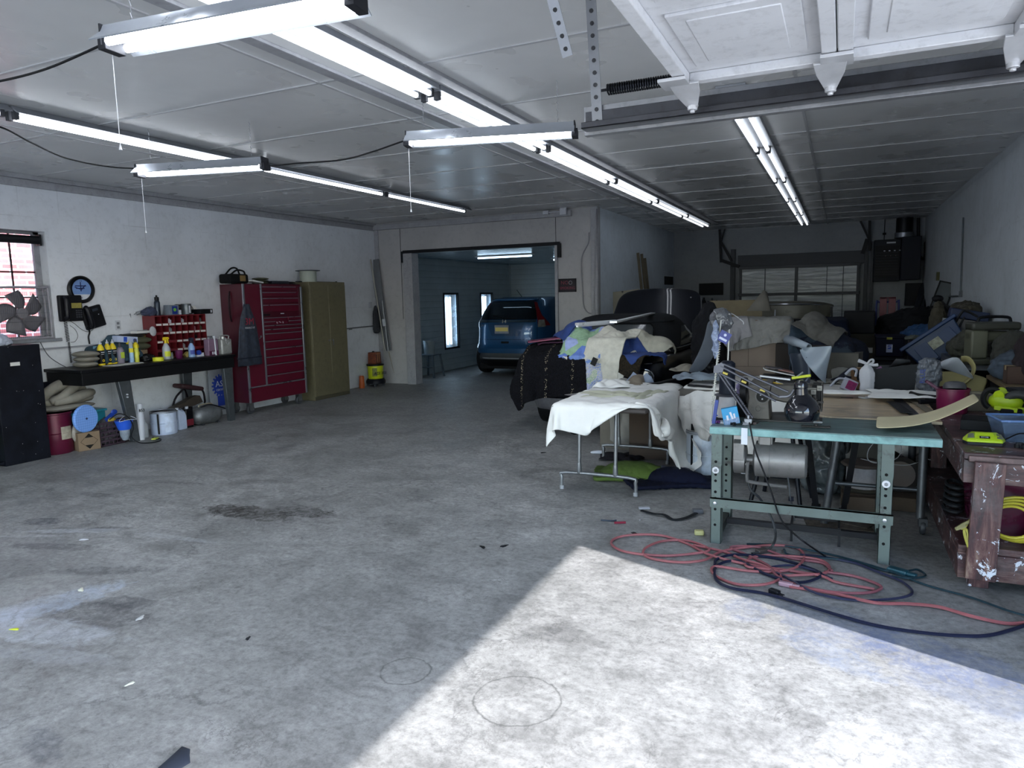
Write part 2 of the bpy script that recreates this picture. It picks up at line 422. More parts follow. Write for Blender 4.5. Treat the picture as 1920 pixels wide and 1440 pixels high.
def m_ceiling():
    n = N('enamelled_ceiling_panel'); f = n.noise(.8, 4, .6); g = n.noise(2.2, 2, .5)
    c = n.mix(1, (.70,.705,.71), n.ramp(f, [(.3,.86),(.7,1.06)]), 'MULTIPLY')
    # stains of their own shape
    s = n.ramp(n.noise(1.1, 7, .7, .6), [(.55,0),(.8,.16)]); c = n.mix(s, c, (.25,.23,.2))
    n.bump(n.math('MULTIPLY_ADD', g, .5, f), .06, .03)
    return n.out(c, n.ramp(g, [(.3,.24),(.7,.36)]), spec=.4)
MF = m_floor(); MCEIL = m_ceiling()
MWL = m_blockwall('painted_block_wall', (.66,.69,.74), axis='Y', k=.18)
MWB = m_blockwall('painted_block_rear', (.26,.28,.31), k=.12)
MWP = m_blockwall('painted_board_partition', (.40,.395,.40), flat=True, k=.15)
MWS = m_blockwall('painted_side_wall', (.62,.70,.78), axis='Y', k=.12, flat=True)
MTRIM = M('9a9ba0', .5, var=.15, dirt=.3); MTRIMD = M('707277', .5, var=.2, dirt=.4)
# ---- floor, driveway
struct('floor', MB().bx(XL-.3, XR+.05, YF-.2, YB+.3, -.2, 0), MF, smooth=False)
struct('driveway', MB().bx(XR+.05, 30, YF-.2, 30, -.2, -.012), M('b9b8b2', .8, var=.1), smooth=False)
# ---- ceiling with battens
struct('ceiling', MB().bx(XL-.3, XR+.2, YF-.2, YB+.3, CH, CH+.15), MCEIL, smooth=False)
mb = MB(); k = -5
y = 2.69-1.055*5
while y < YB:
    if y > YF: mb.bx(XL, XR, y-.011, y+.011, CH-.007, CH)
    y += 1.055
for x in (-3.09, -5.86, -.32): mb.bx(x-.011, x+.011, YF, YB, CH-.0075, CH)
struct('trim_1', mb, M('b4b5b8', .35, var=.1), smooth=False)
# conduit boards beside the middle row of lights
struct('trim_2', MB().bx(-2.93, -2.84, YF, 12, CH-.02, CH).bx(-2.38, -2.30, YF, 15, CH-.022, CH), MTRIM, bevel=.004)
# ---- left wall with window hole
wy0, wy1, wz0, wz1 = 3.72, 4.86, 1.215, 2.37
mb = MB().bx(XL-.25, XL, YF, wy0, 0, CH).bx(XL-.25, XL, wy1, YB, 0, CH).bx(XL-.25, XL, wy0, wy1, 0, wz0).bx(XL-.25, XL, wy0, wy1, wz1, CH)
struct('wall_left', mb, MWL, smooth=False)
struct('trim_3', MB().bx(XL, XL+.05, YF, YP, CH-.05, CH).bx(XL, XL+.02, YF, YP, CH-.13, CH-.05), MTRIM, bevel=.005)
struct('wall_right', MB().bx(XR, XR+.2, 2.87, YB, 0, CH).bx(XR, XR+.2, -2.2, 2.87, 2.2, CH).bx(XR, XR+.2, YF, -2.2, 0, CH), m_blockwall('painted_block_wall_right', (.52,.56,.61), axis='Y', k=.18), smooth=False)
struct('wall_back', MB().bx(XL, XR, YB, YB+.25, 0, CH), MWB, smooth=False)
# unseen front wall; its wide opening is added to let sky light in
struct('wall_front', MB().bx(XL-.25, -6.9, YF-.2, YF, 0, CH).bx(.4, XR+.2, YF-.2, YF, 0, CH).bx(-6.9, .4, YF-.2, YF, 2.4, CH), MWL, smooth=False)
struct('driveway_front', MB().bx(-20, 30, -30, YF-.2, -.2, -.013), M('b9b8b2', .8, var=.1), smooth=False)
# ---- partition with the booth opening
ox0, ox1, oz = -7.20, -4.25, 2.40
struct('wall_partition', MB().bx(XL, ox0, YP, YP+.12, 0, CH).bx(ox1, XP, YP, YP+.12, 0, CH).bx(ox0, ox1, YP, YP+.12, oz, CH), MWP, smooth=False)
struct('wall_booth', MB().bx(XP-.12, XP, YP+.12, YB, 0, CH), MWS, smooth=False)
mb = MB().bx(XL, XP-.42, YP-.07, YP, CH-.12, CH-.03).bx(XL, XL+.09, YP-.02, YP, 0, CH-.12).bx(XP-.10, XP+.015, YP-.02, YP, 0, CH).bx(XP, XP+.02, YP-.02, YP+.1, 0, CH)
mb.bx(ox0-.02, ox0+.17, YP-.06, YP+.16, 0, oz-.02).bx(ox1-.03, ox1+.02, YP-.04, YP+.16, 0, oz)
struct('trim_4', mb, MTRIM, bevel=.004)
struct('trim_5', MB().bx(ox0-.03, ox1+.06, YP-.045, YP+.0, oz-.02, oz+.035).bx(ox0-.06, ox0-.01, YP-.06, YP-.01, oz-.18, oz+.02).bx(ox1+.02, ox1+.08, YP-.05, YP, oz-.22, oz+.01), M('1b1c20', .6), bevel=.003)
struct('trim_6', MB().bx(ox0-.1, ox0-.092, YP-.004, YP, 1.2, CH-.12).bx(ox1-.02, ox1-.012, YP-.004, YP, oz+.03, CH-.12), M('26272b', .7), smooth=False)
# ---- booth
n = N('booth_siding'); w = n.xyz()[2]
fr = n.math('FRACT', n.math('MULTIPLY', w, 1/.125)); gr = n.ramp(fr, [(0,.0),(.05,1),(1,.9)])
c = n.mix(1, (.36,.44,.48), n.ramp(n.noise(2,4), [(.3,.82),(.7,1.05)]), 'MULTIPLY'); c = n.mix(n.math('SUBTRACT', 1, gr), c, (.06,.08,.09))
n.bump(gr, .5, .01); MSID = n.out(c, .35)
bx0, bzc = -7.72, 2.38
hy = [(11.35,11.95),(13.05,13.62),(14.75,15.32),(16.3,16.301)]
def booth_wall():
    mb = MB(); y = YP+.12; z0, z1 = .50, 1.64
    for a, b in hy[:3]:
        mb.bx(bx0-.03, bx0, y, a, 0, bzc); mb.bx(bx0-.03, bx0, a, b, 0, z0); mb.bx(bx0-.03, bx0, a, b, z1, bzc); y = b
    mb.bx(bx0-.03, bx0, y, YB-.12, 0, bzc); return mb
struct('wall_booth_left', booth_wall(), MSID, smooth=False)
struct('wall_booth_back', MB().bx(bx0, XP-.12, YB-.12, YB-.08, 0, bzc), MSID, smooth=False)
struct('wall_booth_right', MB().bx(XP-.16, XP-.125, YP+.12, YB-.12, 0, bzc), MSID, smooth=False)
n = N('booth_ceiling_enamel'); g = n.noise(4,5,.7,.6); n.bump(g, .35, .02); MBC = n.out(n.mix(1,(.25,.32,.36),n.ramp(g,[(.3,.7),(.7,1.1)]),'MULTIPLY'), .22)
struct('ceiling_booth', MB().bx(bx0-.05, XP-.125, YP+.12, YB-.08, bzc, bzc+.06), MBC, smooth=False)
struct('trim_7', MB().bx(bx0, bx0+.03, YB-.15, YB-.12, 0, bzc).bx(bx0, bx0+.03, YP+.12, YP+.15, 0, bzc), M('8b98a0', .5), smooth=False)
# light boxes set in the booth wall: frame, glass, tube
GT = glow('booth_tube_light', (.55,.78,1.0), 5.0)
MREFL = M('aab4bc', .25, .6)
GLS = glass('booth_lens', (.85,.93,1), .12)
for i, (a, b) in enumerate(hy[:3]):
    t = thing('booth_light', ('vertical glazed light box in the booth wall nearest the opening', 'vertical glazed light box in the booth wall left of the blue car', 'vertical glazed light box in the booth wall partly behind the blue car')[i], 'light', (bx0, (a+b)/2, .5), group='light boxes in the booth wall')
    h = (b-a)/2
    part('housing', MB().bx(-.16,-.15,-h,h,0,1.14).bx(-.16,0,-h-.005,-h,0,1.14).bx(-.16,0,h,h+.005,0,1.14).bx(-.16,0,-h,h,-.005,0).bx(-.16,0,-h,h,1.14,1.145), MREFL, t)
    part('bezel', MB().bx(0,.015,-h-.04,-h,-.04,1.18).bx(0,.015,h,h+.04,-.04,1.18).bx(0,.015,-h,h,-.04,0).bx(0,.015,-h,h,1.14,1.18), M('15181c',.5), t)
    part('tube', MB().cyl((-.09,-.03,.05),(-.09,-.03,1.09),.02).cyl((-.09,.12,.05),(-.09,.12,1.09),.02), GT, t)
for i, (x0, y0) in enumerate(((-6.0,12.5),(-5.1,14.3))):
    t = thing('booth_ceiling_light', ('nearer recessed strip light in the booth ceiling', 'farther recessed strip light in the booth ceiling')[i], 'light', (x0, y0, bzc-.03), rz=0, group='strip lights in the booth ceiling')
    part('housing', MB().bx(-.62,.62,-.07,.07,.005,.029), M('9aa2a8',.4), t)
    part('tube', MB().cyl((-.58,0,-.012),(.58,0,-.012),.014), GT, t)
# ---- window in the left wall
MIRON = M('1a1b1f', .5, .3); MSTEEL = M('6d6f73', .35, .7)
wt = MB(); s = .03
X0 = XL-.17
wt.bx(X0, X0+.05, wy0, wy0+s, wz0, wz1).bx(X0, X0+.05, wy1-s-.03, wy1, wz0, wz1).bx(X0, X0+.05, wy0, wy1, wz0, wz0+s).bx(X0, X0+.05, wy0, wy1, wz1-s, wz1)
wn = struct('window_1', wt, M('8d8f96', .5, dirt=.4), bevel=.003)
part('window_bars', MB().bx(X0+.01,X0+.03,wy0,wy1,1.93,1.945).bx(X0+.01,X0+.03,wy0,wy1,1.66,1.675).bx(X0+.01,X0+.03,4.56,4.572,wz0,wz1).bx(X0+.01,X0+.03,4.2,4.212,wz0,wz1), MIRON, wn)
part('pane', MB().bx(X0+.018,X0+.022,wy0+s,wy1-s,wz0+s,wz1-s), glass('window_glass', (1,1,1), .0), wn)
part('window_sill', MB().bx(XL-.17, XL+.025, wy0-.03, wy1+.06, wz0-.035, wz0), M('7c8088', .6, dirt=.4), wn, bevel=.004)
solo('roller_blind', 'rolled up dark blind at the top of the barred window', 'blind', MB().cyl((XL-.06,wy0+.02,wz1-.09),(XL-.06,wy1-.05,wz1-.09),.045,n=14).bx(XL-.1,XL-.02,wy1-.05,wy1-.03,wz1-.15,wz1-.03), M('15161a', .5))
# neighbouring brick wall across the alley
n = N('red_brick'); q = n.n.new('ShaderNodeCombineXYZ'); x = n.xyz(); n.l.new(x[1], q.inputs[0]); n.l.new(x[2], q.inputs[1])
b = n.brick((.34,.09,.09),(.42,.15,.14),(.62,.56,.58), .215, .075, .011, q.outputs[0]); n.bump(b['Fac'], -.4, .01)
struct('exterior_neighbour_wall', MB().bx(-11.0,-10.6,-2,12,-.2,3.3), n.out(n.mix(1, b['Color'], n.ramp(n.noise(3,5),[(.3,.85),(.7,1.15)]),'MULTIPLY'), .85), smooth=False)
struct('exterior_alley', MB().bx(-30,XL-.3,-12,20,-.3,-.2), M('a9a8a4', .85), smooth=False)
# ---- garage door in the back wall: frame members and foil-faced panels, in front of the wall
A = at(1387,503,Y=YB-.1); B = at(1612,497,Y=YB-.1); gz = 2.02
gx0, gx1 = A.x, B.x; gz = A.z
n = N('foil_insulation'); v = n.mp((1,1,9)); f = n.noise(2.2, 5, .6, .8, vec=v); n.bump(f, .9, .02)
MFOIL = n.out(n.mix(1,(.42,.45,.47),n.ramp(f,[(.3,.72),(.6,1.1)]),'MULTIPLY'), .38, .35)
gd = struct('door_2', MB().bx(gx0,gx1,YB-.10,YB-.06,0,gz), MFOIL, smooth=False)
mb = MB(); zz = [gz-.03, gz-.62, gz-1.2]
for z in zz: mb.bx(gx0-.02, gx1+.02, YB-.16, YB-.10, z, z+.06)
xm = gx0+(gx1-gx0)*.478
for x, w in ((gx0,.05),(gx1-.05,.05),(xm,.06)): mb.bx(x, x+w, YB-.15, YB-.10, 0, gz)
part('door_frame', mb, M('2b3038', .5), gd, bevel=.004)
part('door_strip', MB().bx(gx0+(xm-gx0)*.46,gx0+(xm-gx0)*.46+.02,YB-.115,YB-.1,0,gz).bx(xm+(gx1-xm)*.5,xm+(gx1-xm)*.5+.015,YB-.115,YB-.1,gz-.6,gz).bx(xm+(gx1-xm)*.75,xm+(gx1-xm)*.75+.015,YB-.115,YB-.1,0,gz), M('454b52',.5), gd)
mb = MB(); z = gz+.02
mb.bx(gx0-.20, gx0-.10, YB-.12, YB-.06, 0, gz+.42).bx(gx1+.08, gx1+.15, YB-.12, YB-.06, 0, gz+.5).bx(gx1+.2, gx1+.26, YB-.08, YB, 0, gz+.45).bx(gx0-.05, gx1+.08, YB-.05, YB, gz+.02, gz+.28)
struct('trim_8', mb, M('33373e', .55), bevel=.004)
# ---- the raised white sectional door overhead (it closes the side opening) with track, spring, hangers
MW = M('c9cace', .4, var=.06, dirt=.25); MWE = M('b4b5ba', .4, var=.08)
dz = 2.33
def sec(i):
    x0 = -.57+i*.533; x1 = x0+.533-.004; rs = []
    mb = MB().bx(x0, x1, -2.15, 2.72, dz+.012, dz+.045)
    mb.bx(x0, x0+.045, -2.15, 2.72, dz-.02, dz+.012).bx(x1-.045, x1, -2.15, 2.72, dz-.02, dz+.012)
    y = 2.72
    while y > -2.2:
        mb.bx(x0+.045, x1-.045, y-.045, y, dz-.02, dz+.012); y -= 1.2
    y = 2.66
    while y > -1.6:
        for (e, h0, h1) in ((0,.012,.004),(.028,.004,.010),(.05,.010,.002)):
            a0, a1, b0, b1 = x0+.085+e, x1-.085-e, y-.07-e-.49+2*e*0, y-.07-e
            b0 = y-.56+e
            # stepped emboss
            mb.bx(a0, a1, b0, b1, dz+(.002 if e == 0 else (.007 if e < .04 else -.001)), dz+.013)
        y -= .6
    return mb
d1 = None
gdoor = thing('sectional_garage_door', 'raised white panelled garage door lying open in its tracks under the ceiling', 'garage door', (0,0,dz))
for i in range(4):
    mb = sec(i); 
    if i == 3: mb.v = [(min(p[0],1.45),p[1],p[2]) for p in mb.v]
    part('door_section', mb, MW, gdoor, world=True, bevel=.003)
for i, x in enumerate((-.57,-.04,.493)):
    for y in (2.70,):
        mb = MB(); e = -.02 if i else .03
        mb.prism([(-.052,-.05),(.052,-.05),(.045,.02),(.018,.13),(.012,.145),(-.012,.145),(-.018,.13),(-.045,.02)], -.005, .005, m=frame((x+e,y,dz-.040),(1,0,0),(0,-.25,-1)) @ Matrix.Diagonal((1,-1,1,1)))
        mb.bx(x-.05,x+.05,y-.12,y,dz-.034,dz-.022).cyl((x+e,y+.115,dz-.03),(x+e,y+.115,dz-.085),.019,n=14).cyl((x+e,y+.115,dz-.085),(x+e,y+.115,dz-.095),.010,n=8)
        mb.cyl((x+e,y+.05,dz-.045),(x+e,y+.2,dz-.05),.008,n=8)
        part('hinge', mb, M('c3c4c8', .35, .4), gdoor, world=True, bevel=.002)
tz = dz-.075
tk = thing('door_track', 'dark steel horizontal track hung below the ceiling carrying the white door', 'track', (0,2.92,tz))
mb = MB(); x0, x1 = -1.02, 1.44
mb.bx(x0,x1,2.90,2.965,tz-.006,tz).bx(x0,x1,2.96,2.967,tz-.006,tz+.075).bx(x0,x1,2.90,2.905,tz-.006,tz+.02)
part('rail', mb, M('45464b', .35, .7, dirt=.5), tk, world=True, bevel=.002)
part('angle', MB().bx(x0-.01,x1,2.975,3.01,tz-.02,tz-.014).bx(x0-.01,x1,2.972,2.979,tz-.02,tz+.10), M('8d8e92', .35, .7, dirt=.3), tk, world=True, bevel=.002)
for i, (xb, xt, yt) in enumerate(((-.965,-1.00,2.96),(-.975,-1.13,2.70))):
    mb = MB()
    p = Vector((xb, 2.96 if i == 0 else 2.94, tz+.0)) if i == 0 else Vector((-1.06,2.86,tz+.28)); q = Vector((xt, yt, CH))
    mb.beam(p, q, .045, .004, up=(0,1,0)); L = (q-p).length
    part('hanger_strap', mb, M('8c8e93', .4, .6), tk, world=True)
    hb = MB(); d = (q-p).normalized()
    for k in range(int(L/.05)):
        c = p+d*(.03+k*.05); hb.cyl(c-Vector((0,.005,0)), c+Vector((0,.005,0)), .009, n=8)
    part('strap_hole', hb, M('2c2d31', .6), tk, world=True)['kind'] = 'stuff'
mb = MB(); P = []
for k in range(0, 95*8):
    t = k/8; a = 2*math.pi*t
    P.append((-.95+t*.0105, 3.05+.022*math.cos(a), dz+.105+.022*math.sin(a)))
mb.tube(P, .0038, 5)
mb.cyl((-.95,3.05,dz+.105),(-1.0,3.05,dz+.105),.006).cyl((.04,3.05,dz+.105),(1.4,3.05,dz+.12),.004)
solo('extension_spring', 'dark coiled extension spring stretched beside the garage door track', 'spring', mb, M('33343a', .35, .8))
# ---- daylight
w = bpy.data.worlds.new('world'); SC.world = w; w.use_nodes = True; nt = w.node_tree; bg = nt.nodes['Background']
sky = nt.nodes.new('ShaderNodeTexSky'); sky.sky_type = 'NISHITA'; sky.sun_disc = False; sky.sun_elevation = R(35); sky.sun_rotation = R(70)
mx = nt.nodes.new('ShaderNodeMix'); mx.data_type = 'RGBA'; mx.inputs[0].default_value = .55; nt.links.new(sky.outputs[0], mx.inputs[6]); mx.inputs[7].default_value = (.76,.82,.92,1)
nt.links.new(mx.outputs[2], bg.inputs[0]); bg.inputs[1].default_value = SKY = 2.2
sd = bpy.data.lights.new('sun', 'SUN'); sd.energy = 8.6; sd.angle = R(.6); sd.color = (1,.985,.97)
so = bpy.data.objects.new('sun', sd); COL.objects.link(so)
so.rotation_euler = Vector((-3.1, 1.187, -2.2)).to_track_quat('-Z', 'Y').to_euler(); so.location = (6,-3,6)
SC.view_settings.view_transform = 'Standard'; SC.view_settings.look = 'None'; SC.view_settings.gamma = 1; SC.view_settings.use_curve_mapping = False
SC.view_settings.exposure = 0.5
cy = SC.cycles; cy.max_bounces = 6; cy.diffuse_bounces = 4; cy.glossy_bounces = 3; cy.transmission_bounces = 6; cy.use_adaptive_sampling = True; cy.adaptive_threshold = .04; cy.use_light_tree = True; cy.transparent_max_bounces = 8
cy.sample_clamp_indirect = 6; cy.caustics_reflective = False; cy.caustics_refractive = False
cy.use_denoising = True
try: cy.denoiser = 'OPENIMAGEDENOISE'
except Exception: pass
# ============================================================ CEILING LIGHTS
LT = glow('tube_light', (.88,.93,1.0), 9)
LTS = {}
def graded_tube(s):  # strength chosen per strip: brightens the near room, keeps the rear dark
    if s not in LTS: LTS[s] = glow('graded_tube_light', (.86,.92,1.0), s)
    return LTS[s]
MHOUS = M('8e9299', .4, .2); MSOCK = M('35373c', .5); MWHITE = M('cfd1d6', .35)
def strip(name, x, y0, y1, label, dx=.05, z=2.885, two=True, group=None, louver=False, glow_=9):
    t = thing(name, label, 'light', (x, (y0+y1)/2, z), group=group); h = (y1-y0)/2
    part('housing', MB().bx(-.10,.10,-h,h,.03,CH-z-.0005) if not louver else MB().prism([(-.12,.012),(-.06,CH-z-.001),(.06,CH-z-.001),(.12,.012),(.11,.012),(.05,.045),(-.05,.045),(-.11,.012)], -h, h, m=Matrix.Rotation(R(90),4,'X')), MHOUS, t, bevel=.003, fix=True)
    for a in ((-dx, dx) if two else (0,)):
        tb = part('tube', MB().cyl((a,-h+.05,0),(a,h-.05,0),.0165,n=12), graded_tube(glow_), t)
        [part('tube_socket', MB().bx(a-.02,a+.02,e*h-.015-e*.035,e*h+.015-e*.035,-.02,.04), MSOCK, t) for e in (-1,1)]
    return t
Ym = [-1.5,.62, 2.05, 4.15, 6.11, 8.25, 10.35, 12.55, 14.68]
nm = ['two-tube strip light in the middle ceiling row, {}'.format(s) for s in ('behind the near hanging light', 'running off the top edge','nearest one seen whole','crossed by the white hanging light','first one beyond the white hanging light','second one beyond the white hanging light','next to last towards the rear wall','last one towards the rear wall')]
for i in range(1,8): strip('strip_light', -2.53, Ym[i]+.01, Ym[i+1]-.01, nm[i], group='two-tube strip lights in the middle row', glow_=(9,9,9,8,6.5,4,1.8,1.2)[i])
Yr = [5.1, 7.27, 9.32, 11.4, 15.67]; Yr = [5.1,7.27,9.33,11.4,13.5,15.67]
nr = ['two-tube strip light in the right ceiling row, {}'.format(s) for s in ('nearest the garage door track','second from the garage door track','midway along the row','second from its rear end','last one by the rear wall')]
for i in range(5): strip('strip_light', -.73, Yr[i]+.01, Yr[i+1]-.01, nr[i], group='two-tube strip lights in the right row', glow_=(3,2.2,1.6,1.3,1.2)[i])
Yl = [.9, 3.10, 5.45, 7.6, 9.75]
nl = ['louvred strip light in the left ceiling row, {}'.format(s) for s in ('cut by the left edge of the photo','full one left of the short hanging light','starting right beside the short hanging light','last one towards the booth')]
for i in range(4):
    t = strip('louvred_strip_light', -5.32, Yl[i]+.012, Yl[i+1]-.012, nl[i], group='louvred strip lights in the left row', louver=True, two=(i < 2), dx=.035, glow_=(9,9,8,4)[i])
# hanging shop lights
LH = glow('shop_tube_light', (.88,.93,1.0), 21)
def shop(px0, px1, z, label, tilt=0):
    p = at(*px0, Z=z); q = at(*px1, Z=z+tilt); c = (p+q)/2; L = (q-p).length/2; rz = math.degrees(math.atan2(q.y-p.y, q.x-p.x)); ry = -math.degrees(math.atan2(q.z-p.z, (q-p).length))
    t = thing('hanging_shop_light', label, 'light', c, rz=rz, ry=ry, group='hanging shop lights')
    part('reflector', MB().prism([(-.11,.0),(-.055,.045),(-.04,.075),(.04,.075),(.055,.045),(.11,.0),(.105,-.004),(.05,.038),(-.05,.038),(-.105,-.004)], -L, L, m=Matrix.Rotation(R(90),4,'Z') @ Matrix.Rotation(R(90),4,'X')), M('b3b8c0', .3, .5, var=.1), t, fix=True)
    for s_ in (-1,1): part('end_cap', MB().bx(s_*L-.004,s_*L+.004,-.055,.055,-.005,.078).bx(s_*L-.02,s_*L+.02,-.05,.05,-.02,.03), M('25262b',.5), t, bevel=.002)
    for y in (-.045,.045): part('tube', MB().cyl((-L+.03,y,.008),(L-.03,y,.008),.0165,n=12), LH, t)
    for s_ in (-.8,.8):
        mb = MB(); x = s_*L; H = CH-z-.075
        n_ = int(H/.022)
        for k in range(n_): mb.tube([(x+(.004 if k%2 else 0),(.0 if k%2 else .004),.075+k*H/n_),(x-(.004 if k%2 else 0),-(.0 if k%2 else .004),.075+(k+1)*H/n_)], .0016, 4)
        part('chain', mb, M('8b8d92',.3,.8), t)
    return t, c, L, rz
s1 = shop((210,90), (668,8), 2.6, 'grey hanging shop light nearest the camera, crossing the top of the photo')
s2 = shop((765,270), (1078,252), 2.6, 'white hanging shop light crossing below the middle row of strips')
s3 = shop((262,328), (497,314), 2.6, 'short looking hanging shop light farthest left, by the left row of strips')
def pull(px, py0, py1, z0, label):
    p = at(px, py0, Z=z0); d = (p-CAM); q = None
    # straight down below p until the photo height py1
    lo, hi = 0, 2.9
    for _ in range(40):
        m_ = (lo+hi)/2; P3 = Vector((p.x,p.y,p.z-m_)); v = P3-CAM; yy = 720-F_PX*v.dot(UP)/v.dot(FW)
        if yy < py1: lo = m_
        else: hi = m_
    mb = MB().tube([p, (p.x,p.y,p.z-lo)], .0018, 4).cyl((p.x,p.y,p.z-lo-.02),(p.x,p.y,p.z-lo),.007,.003,n=8)
    solo('pull_chain', label, 'pull cord', mb, M('c0c2c6',.4))
pull(210, 94, 272, 2.6, 'thin pull cord dangling from the nearest hanging light'); pull(766, 274, 392, 2.6, 'thin pull cord under the white hanging light'); pull(265, 330, 432, 2.6, 'thin pull cord under the farthest left hanging light')
MBLK = M('0d0e12', .5)
def cable(name, pts, r, label, mat=MBLK, cat='cable', sm=8, n=6): return solo(name, label, cat, MB().tube(pts, r, n, sm=sm), mat)
cable('power_cable', [at(-60,158,Z=2.62), at(0,152,Z=2.63), at(90,128,Z=2.64), at(200,80,Z=2.68), at(260,52,Z=2.69), at(295,45,Z=2.685)], .006, 'black cable swooping from the left edge to the nearest hanging light')
cable('power_cable', [at(-80,225,Z=2.62), at(0,238,Z=2.63), at(60,268,Z=2.62), at(130,298,Z=2.62), at(220,314,Z=2.65), at(310,315,Z=2.69)], .006, 'black cable sagging from the left edge to the farthest left hanging light')
cable('power_cable', [at(498,312,Z=2.64), at(560,306,Z=2.62), at(640,300,Z=2.62), at(700,284,Z=2.63), at(765,262,Z=2.66), at(800,257,Z=2.68)], .006, 'black cable slung between the two farther hanging lights')
# ============================================================ SMALL MAKERS
def Pm(px, py, **k): return at(px, py, **k)
WHT = M('c4c8d2', .45, var=.08); WHT2 = M('b9bcc4', .55, var=.12, dirt=.3); YEL = M('d9c21c', .45, var=.08); BLU = M('2f62c8', .5); BLK = M('0b0c11', .5); DGR = M('2b2e33', .6); CARD = M('7d6a55', .85, var=.12, sc=4, bump=.15); CARDL = M('9a8b74', .85, var=.1); REDM = M('5c0f22', .38, .1, var=.1, coat=.3); MAG = M('8a1244', .4, coat=.2); GRY = M('7b7e84', .55); STEEL = M('84878c', .35, .8, dirt=.3); GALV = M('9ba0a6', .4, .6, dirt=.2); OLV = M('4b4d3a', .85, var=.25, bump=.3, bs=120); TAN = M('858178', .85, var=.2, bump=.3, bs=140); PAPER = M('c9c9c6', .7, var=.05); LIME = M('a9c21f', .5, var=.1); PURP = M('5a1848', .35, var=.1)
def squirt(at_, h=.26, r=.035, rz=0, body=BLK, shoulder=YEL, base=YEL, nozzle=WHT, label='', patch=None, group=None, name='squirt_bottle', cat='bottle'):
    t = thing(name, label, cat, at_, rz, group)
    part('body', MB().lathe([(r*.9,.012*h),(r,.05*h),(r,.60*h),(r*.99,.605*h)], 20), body, t)
    part('base_band', MB().lathe([(r*.88,0),(r*1.02,.015*h),(r*1.02,.075*h),(r*.9,.08*h)], 20), base, t)
    part('shoulder', MB().lathe([(r*1.01,.60*h),(r*1.01,.66*h),(r*.8,.74*h),(r*.4,.83*h),(r*.38,.84*h)], 20), shoulder, t)
    part('nozzle', MB().lathe([(r*.46,.84*h),(r*.46,.90*h),(r*.2,.92*h),(r*.12,1.0*h),(.001,1.0*h)], 12), nozzle, t)
    if patch:
        a = [(math.cos(k)*r*1.02, math.sin(k)*r*1.02) for k in np.linspace(-1.0, 1.0, 9)]
        for z0, z1, m in patch: part('label', MB().loft([[(x,y,z0*h) for x,y in a],[(x,y,z1*h) for x,y in a]], caps=False, ring_closed=False), m, t)
    return t
def trigger(mb, z, s=1):
    return mb.lathe([(.013*s,z),(.013*s,z+.035*s),(.010*s,z+.04*s)], 12).box((.008*s,0,z+.052*s),(.06*s,.022*s,.028*s)).box((-.022*s,0,z+.045*s),(.02*s,.02*s,.03*s)).beam((.028*s,0,z+.045*s),(.04*s,0,z-.0*s),.008*s,.012*s).cyl((.036*s,0,z+.054*s),(.052*s,0,z+.054*s),.007*s,n=8)
def sprayer(at_, h, r, rz, body, head, lab, label, liquid=None, group=None):
    t = thing('spray_bottle', label, 'spray bottle', at_, rz, group)
    part('body', MB().lathe([(r*.85,0),(r,.02*h),(r,.45*h),(r*.92,.52*h),(r*.45,.68*h),(r*.35,.70*h)], 20), body, t)
    if liquid: part('liquid', MB().lathe([(r*.8,.004),(r*.96,.02*h),(r*.96,.33*h),(.001,.33*h)], 20), liquid, t)
    a = [(math.cos(k)*r*1.015, math.sin(k)*r*1.015) for k in np.linspace(-1.1, 1.1, 9)]
    part('label', MB().loft([[(x,y,.14*h) for x,y in a],[(x,y,.36*h) for x,y in a]], caps=False, ring_closed=False), lab, t)
    part('trigger_head', trigger(MB(), .70*h, h*4), head, t, bevel=.0015)
    return t
def pail(name, label, at_, h, r, mat, rimmat=None, lid=None, bail=True, tag_=None, group=None, cat='bucket', taper=.92, mid=0, rz=0):
    t = thing(name, label, cat, at_, rz, group); rimmat = rimmat or mat
    pr = [(r*taper*.95,0),(r*taper,.01)]
    if mid:
        pr += [(r*(taper+(1-taper)*.48),h*mid-.006),(r*(taper+(1-taper)*.48)+.006,h*mid),(r*(taper+(1-taper)*.52),h*mid+.006)]
    pr += [(r*.99,h*.93),(r*.99,h*.96)]
    part('body', MB().lathe(pr+([(r*.95,h*.96),(r*taper*.92,.02),(.001,.02)] if lid is None else []), 32, caps=lid is not None), mat, t)
    part('rim', MB().lathe([(r*.97,h*.93),(r*1.04,h*.935),(r*1.04,h*.955),(r*.98,h*.96),(r*1.03,h*.965),(r*1.03,h),(r*.965,h),(r*.965,h*.93)], 32, caps=False), rimmat, t)
    if lid: part('lid', MB().lathe([(r*.0+.001,h*.965),(r*.93,h*.965),(r*.96,h*1.0),(r*1.0,h*1.0),(r*1.0,h*.965)], 32), lid, t)
    if bail: part('handle', MB().tube([(0,-r*1.03,h*.9),(r*.5,-r*.95,h*.98),(r*.75,0,h*1.02),(r*.5,r*.95,h*.98),(0,r*1.03,h*.9)], .0035, 6, sm=6), STEEL, t)
    if tag_:
        for (a0,a1,z0,z1,m) in tag_:
            a = [(math.cos(k)*(r*(taper+(1-taper)*.5)+.004+ (1-taper)*r*.4), math.sin(k)*(r*(taper+(1-taper)*.5)+.004+(1-taper)*r*.4)) for k in np.linspace(a0, a1, 12)]
            part('label', MB().loft([[(x,y,z0*h) for x,y in a],[(x,y,z1*h) for x,y in a]], caps=False, ring_closed=False), m, t)
    return t
